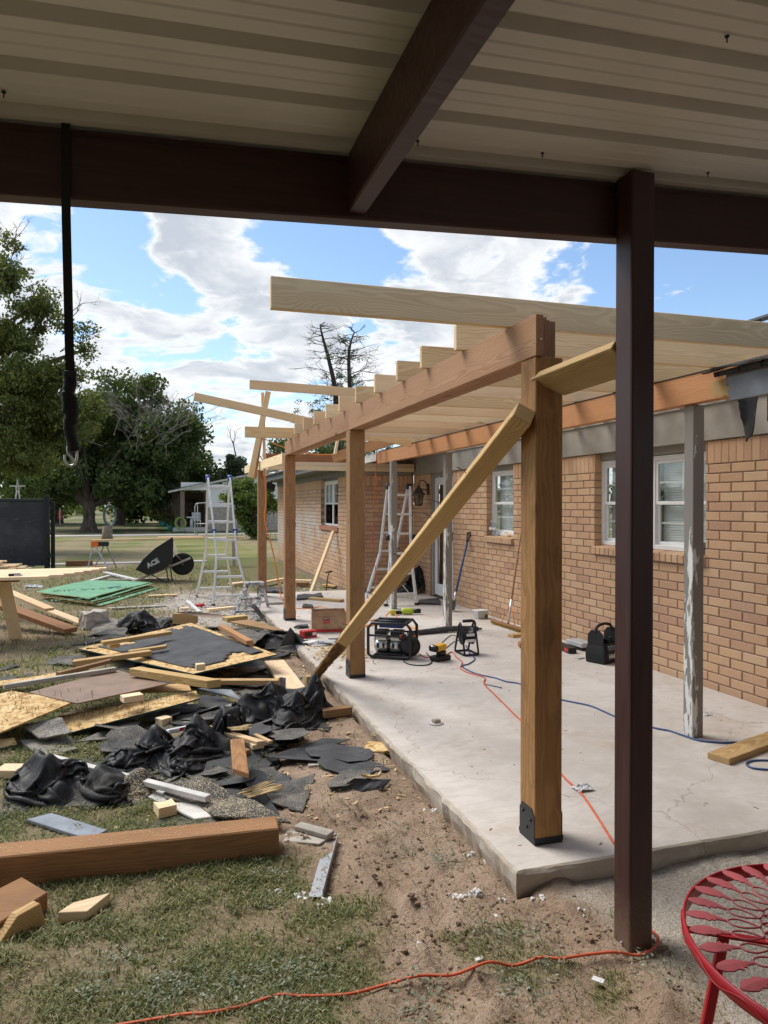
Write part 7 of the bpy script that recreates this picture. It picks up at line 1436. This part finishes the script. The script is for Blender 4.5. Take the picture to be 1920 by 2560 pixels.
def build_foreground():
    P=[Ze(*q,Z=-.08) for q in ((380,1165),(560,1142),(800,1118),(900,1112),(1050,1080),(1200,1040),(1300,1025),(1500,1012))]+[Zo(*q,Z=-.08) for q in ((0,975),(150,958),(300,945),(450,910),(560,885),(680,877),(760,886),(870,870),(1000,860),(1080,852),(1130,845),(1172,822),(1183,795),(1170,768))]
    for p in P: p.z=max(gz(p.x+a,p.y+c) for a in (-.03,0,.03) for c in (-.03,0,.03))+.008+.004*nz(p.x,p.y,4,5.)
    cable('extension_cord',[(-.35,2.40,gz(-.35,2.4)+.008)]+P+[(1.80,2.40,G+.008),(1.86,2.6,G+.006)],.0052,'red_cord','orange cord lying over the soil round the steel post foot','cord',6)
    a=Ze(35,780,Z=G+.01); cable('grey_cable',[a+Vector((-.06,-.3,0)),a+Vector((-.02,-.12,.01)),a,a+Vector((-.0,.08,.01)),a+Vector((-.08,.2,0))],.005,'grey_hose','thin grey cable in the grass at the lower left edge','cable')
    # turf: single bent blades
    rs=np.random.RandomState(4); V=[];F=[];Vd=[]
    bands=((1.35,2.6,36000,.024,.0016),(2.6,4.2,21000,.027,.0020),(4.2,7.5,6000,.034,.0031),(7.5,12.,800,.06,.0055),(12.,20.,420,.06,.005))
    for (ya,yb,dens,h0,w0) in bands:
        xa,xb=-.36*ya-.75,min(1.9,.8*yb) ; xa=-.30*yb-.5; area=(yb-ya)*(xb-xa); n=int(area*dens); n=min(n,200000)
        X=rs.uniform(xa,xb,n); Y=rs.uniform(ya,yb,n); U=rs.rand(n); K=rs.rand(n)
        for x,y,u,k in zip(X,Y,U,K):
            if (x>1.40 and 2.62<y<13.2) or x>3.2 or (x>1.75 and y<2.7) or x<-.245*y-.55: continue
            t,g=cover(x,y)
            if y>14: t=.75 if x<2.7 or y>22 else 0
            tuft=.5+.5*nz(x,y,6,7.,2)
            if u>t*t*.98*(.35+1.1*tuft)+.022*(1-g): continue
            h=h0*(.5+.95*k)*(.55+.8*tuft); a=k*40%6.283; ln=h*(.45+1.5*((k*13)%1)); w=w0*(.7+.6*((k*7)%1)); dx,dy=math.cos(a),math.sin(a); z=gz(x,y)-.003; b=len(V)
            V+= [(x-dy*w,y+dx*w,z),(x+dy*w,y-dx*w,z),(x+dx*ln*.35-dy*w*.8,y+dy*ln*.35+dx*w*.8,z+h*.62),(x+dx*ln*.35+dy*w*.8,y+dy*ln*.35-dx*w*.8,z+h*.62),(x+dx*ln,y+dy*ln,z+h*(.95-.55*((k*13)%1)))]
            F+= [(b,b+1,b+3,b+2),(b+2,b+3,b+4)]
    me=bpy.data.meshes.new('turf'); me.from_pydata(V,[],F); tag(link('turf',me,'blade'),'patchy green and straw coloured turf of the yard','grass',kind='stuff')
    # low silvery weeds
    V=[];F=[]; rnd=random.Random(12)
    spots=[(Ze,1100,950,26),(Ze,1270,930,30),(Ze,1440,905,14),(Ze,760,975,22),(Ze,700,1040,24),(Ze,940,1030,24),(Ze,1180,1090,18),(Ze,620,1075,18),(Ze,1330,1090,14),(Ze,1200,500,16),(Ze,1180,620,14),(Zo,250,440,34),(Zo,80,400,16),(Zo,620,770,20),(Zo,440,770,18),(Zo,180,980,24),(Zo,560,990,20),(Zo,720,900,20),(Zo,160,1110,30),(Zo,1100,900,14),(Zo,640,1045,12),(Zo,40,330,8),(Zo,1300,960,12),(Ze,520,860,22),(Ze,420,1000,20),(Ze,1500,260,10),(Zo,440,400,12)]
    for v,x,y,n in spots:
        c=v(x,y,Z=G)
        for i in range(n*5):
            px,py=c.x+rnd.gauss(0,.055),c.y+rnd.gauss(0,.05); z=gz(px,py)+rnd.uniform(.002,.028); a=rnd.random()*6.28; l=rnd.uniform(.006,.013); w=l*.5; up=rnd.uniform(-.2,.7); d=Vector((math.cos(a),math.sin(a),up)).normalized(); s=Vector((-math.sin(a),math.cos(a),rnd.uniform(-.4,.4))); p=Vector((px,py,z)); b=len(V)
            V+= [tuple(p),tuple(p+d*l*.6+s*w*.8),tuple(p+d*l*1.5),tuple(p+d*l*.6-s*w*.8)]; F.append((b,b+1,b+2,b+3))
    me=bpy.data.meshes.new('weeds'); me.from_pydata(V,[],F); tag(link('weeds',me,'weed'),'low silvery leaved weeds on the bare soil','weeds',kind='stuff')
    # straw, twigs and dead leaves trodden into the soil
    V=[];F=[]
    for i in range(2600):
        x,y=rnd.uniform(-1.,1.75),1.5+3.2*rnd.random()**1.3
        if (x>1.41 and y>2.62) : continue
        z=gz(x,y)+.003; a=rnd.random()*6.28; l=rnd.uniform(.008,.035); w=rnd.uniform(.0008,.002); d=Vector((math.cos(a),math.sin(a),rnd.uniform(-.05,.25))); q=Vector((-math.sin(a),math.cos(a),0)); p=Vector((x,y,z)); b=len(V)
        V+= [tuple(p-q*w),tuple(p+q*w),tuple(p+d*l+q*w*.6),tuple(p+d*l-q*w*.6)]; F.append((b,b+1,b+2,b+3))
    me=bpy.data.meshes.new('straw'); me.from_pydata(V,[],F); tag(link('straw',me,'blade_dry'),'dry straw and twigs trodden into the bare soil','straw',kind='stuff')
    # crumbs of plaster, mud clods, gravel
    def crumbs(name,mt,pts,lb,cat,flat=1.):
        V=[];F=[]
        for (x,y,s) in pts:
            z=gz(x,y); b=len(V); k=6
            ring=[(math.cos(i*1.047+x*9)*s*rnd.uniform(.6,1.2),math.sin(i*1.047+x*9)*s*rnd.uniform(.6,1.2)) for i in range(k)]
            V+= [(x+a,y+c,z-.002) for a,c in ring]+[(x+a*.8,y+c*.8,z+s*flat*rnd.uniform(.4,.9)) for a,c in ring]+[(x+s*rnd.uniform(-.2,.2),y+s*rnd.uniform(-.2,.2),z+s*flat*rnd.uniform(.8,1.2))]
            for i in range(k): F.append((b+i,b+(i+1)%k,b+k+(i+1)%k,b+k+i)); F.append((b+k+i,b+k+(i+1)%k,b+2*k))
        me=bpy.data.meshes.new(name); me.from_pydata(V,[],F); tag(link(name,me,mt),lb,cat,kind='stuff')
    pts=[]
    for v,x,y,n,sp in ((Zo,240,230,18,.03),(Zo,430,410,26,.035),(Zo,310,615,14,.02),(Zo,405,600,22,.018),(Zo,520,610,14,.03),(Zo,670,600,8,.02),(Zo,145,850,6,.01),(Zo,850,670,5,.02),(Zo,1100,850,8,.04),(Ze,1310,575,18,.025),(Ze,1420,620,14,.025),(Ze,1210,555,5,.01)):
        c=v(x,y,Z=G)
        for i in range(n): pts.append((c.x+rnd.gauss(0,sp),c.y+rnd.gauss(0,sp*.8),abs(rnd.gauss(0,.006))+.003))
    crumbs('plaster_crumbs','plaster',pts,'white plaster crumbs scattered on the soil','crumbs')
    pts=[]
    for i in range(3600):
        x=rnd.uniform(-.2,1.7); y=rnd.uniform(1.5,8.5) if i%3==0 else rnd.uniform(1.6,3.8)
        t,g=cover(x,y)
        if x>1.40 and y>2.6 or rnd.random()<t*.9: continue
        pts.append((x,y,abs(rnd.gauss(0,.0055))+.0015))
    for v,x,y,n,sp in ((Zo,200,790,30,.06),(Zo,700,690,20,.05),(Zo,900,760,24,.05),(Zo,40,700,24,.05),(Zo,340,790,16,.04),(Ze,1500,800,20,.06),(Ze,1450,640,20,.06),(Zo,1220,840,14,.03),(Zo,480,640,10,.02)):
        c=v(x,y,Z=G)
        for i in range(n): pts.append((c.x+rnd.gauss(0,sp),c.y+rnd.gauss(0,sp*.7),abs(rnd.gauss(0,.008))+.002))
    crumbs('mud_clods','mud',pts,'dark clods of trodden mud on the bare soil','clods',.5)
    pts=[(rnd.gauss(.95,.65),rnd.gauss(11.8,1.2),rnd.uniform(.008,.028)) for i in range(1500)]; pts=[p for p in pts if p[0]<1.38]+[(rnd.uniform(2.2,3.2),rnd.uniform(12.9,15.5),rnd.uniform(.01,.03)) for i in range(300)]+[(rnd.uniform(1.8,3.4),rnd.uniform(1.4,2.6),rnd.uniform(.0015,.004)) for i in range(900)]
    crumbs('gravel','gravel_white',pts,'pale gravel round the folding ladder and wing wall','gravel',.7)
build_foreground()
bpy.context.view_layer.update()
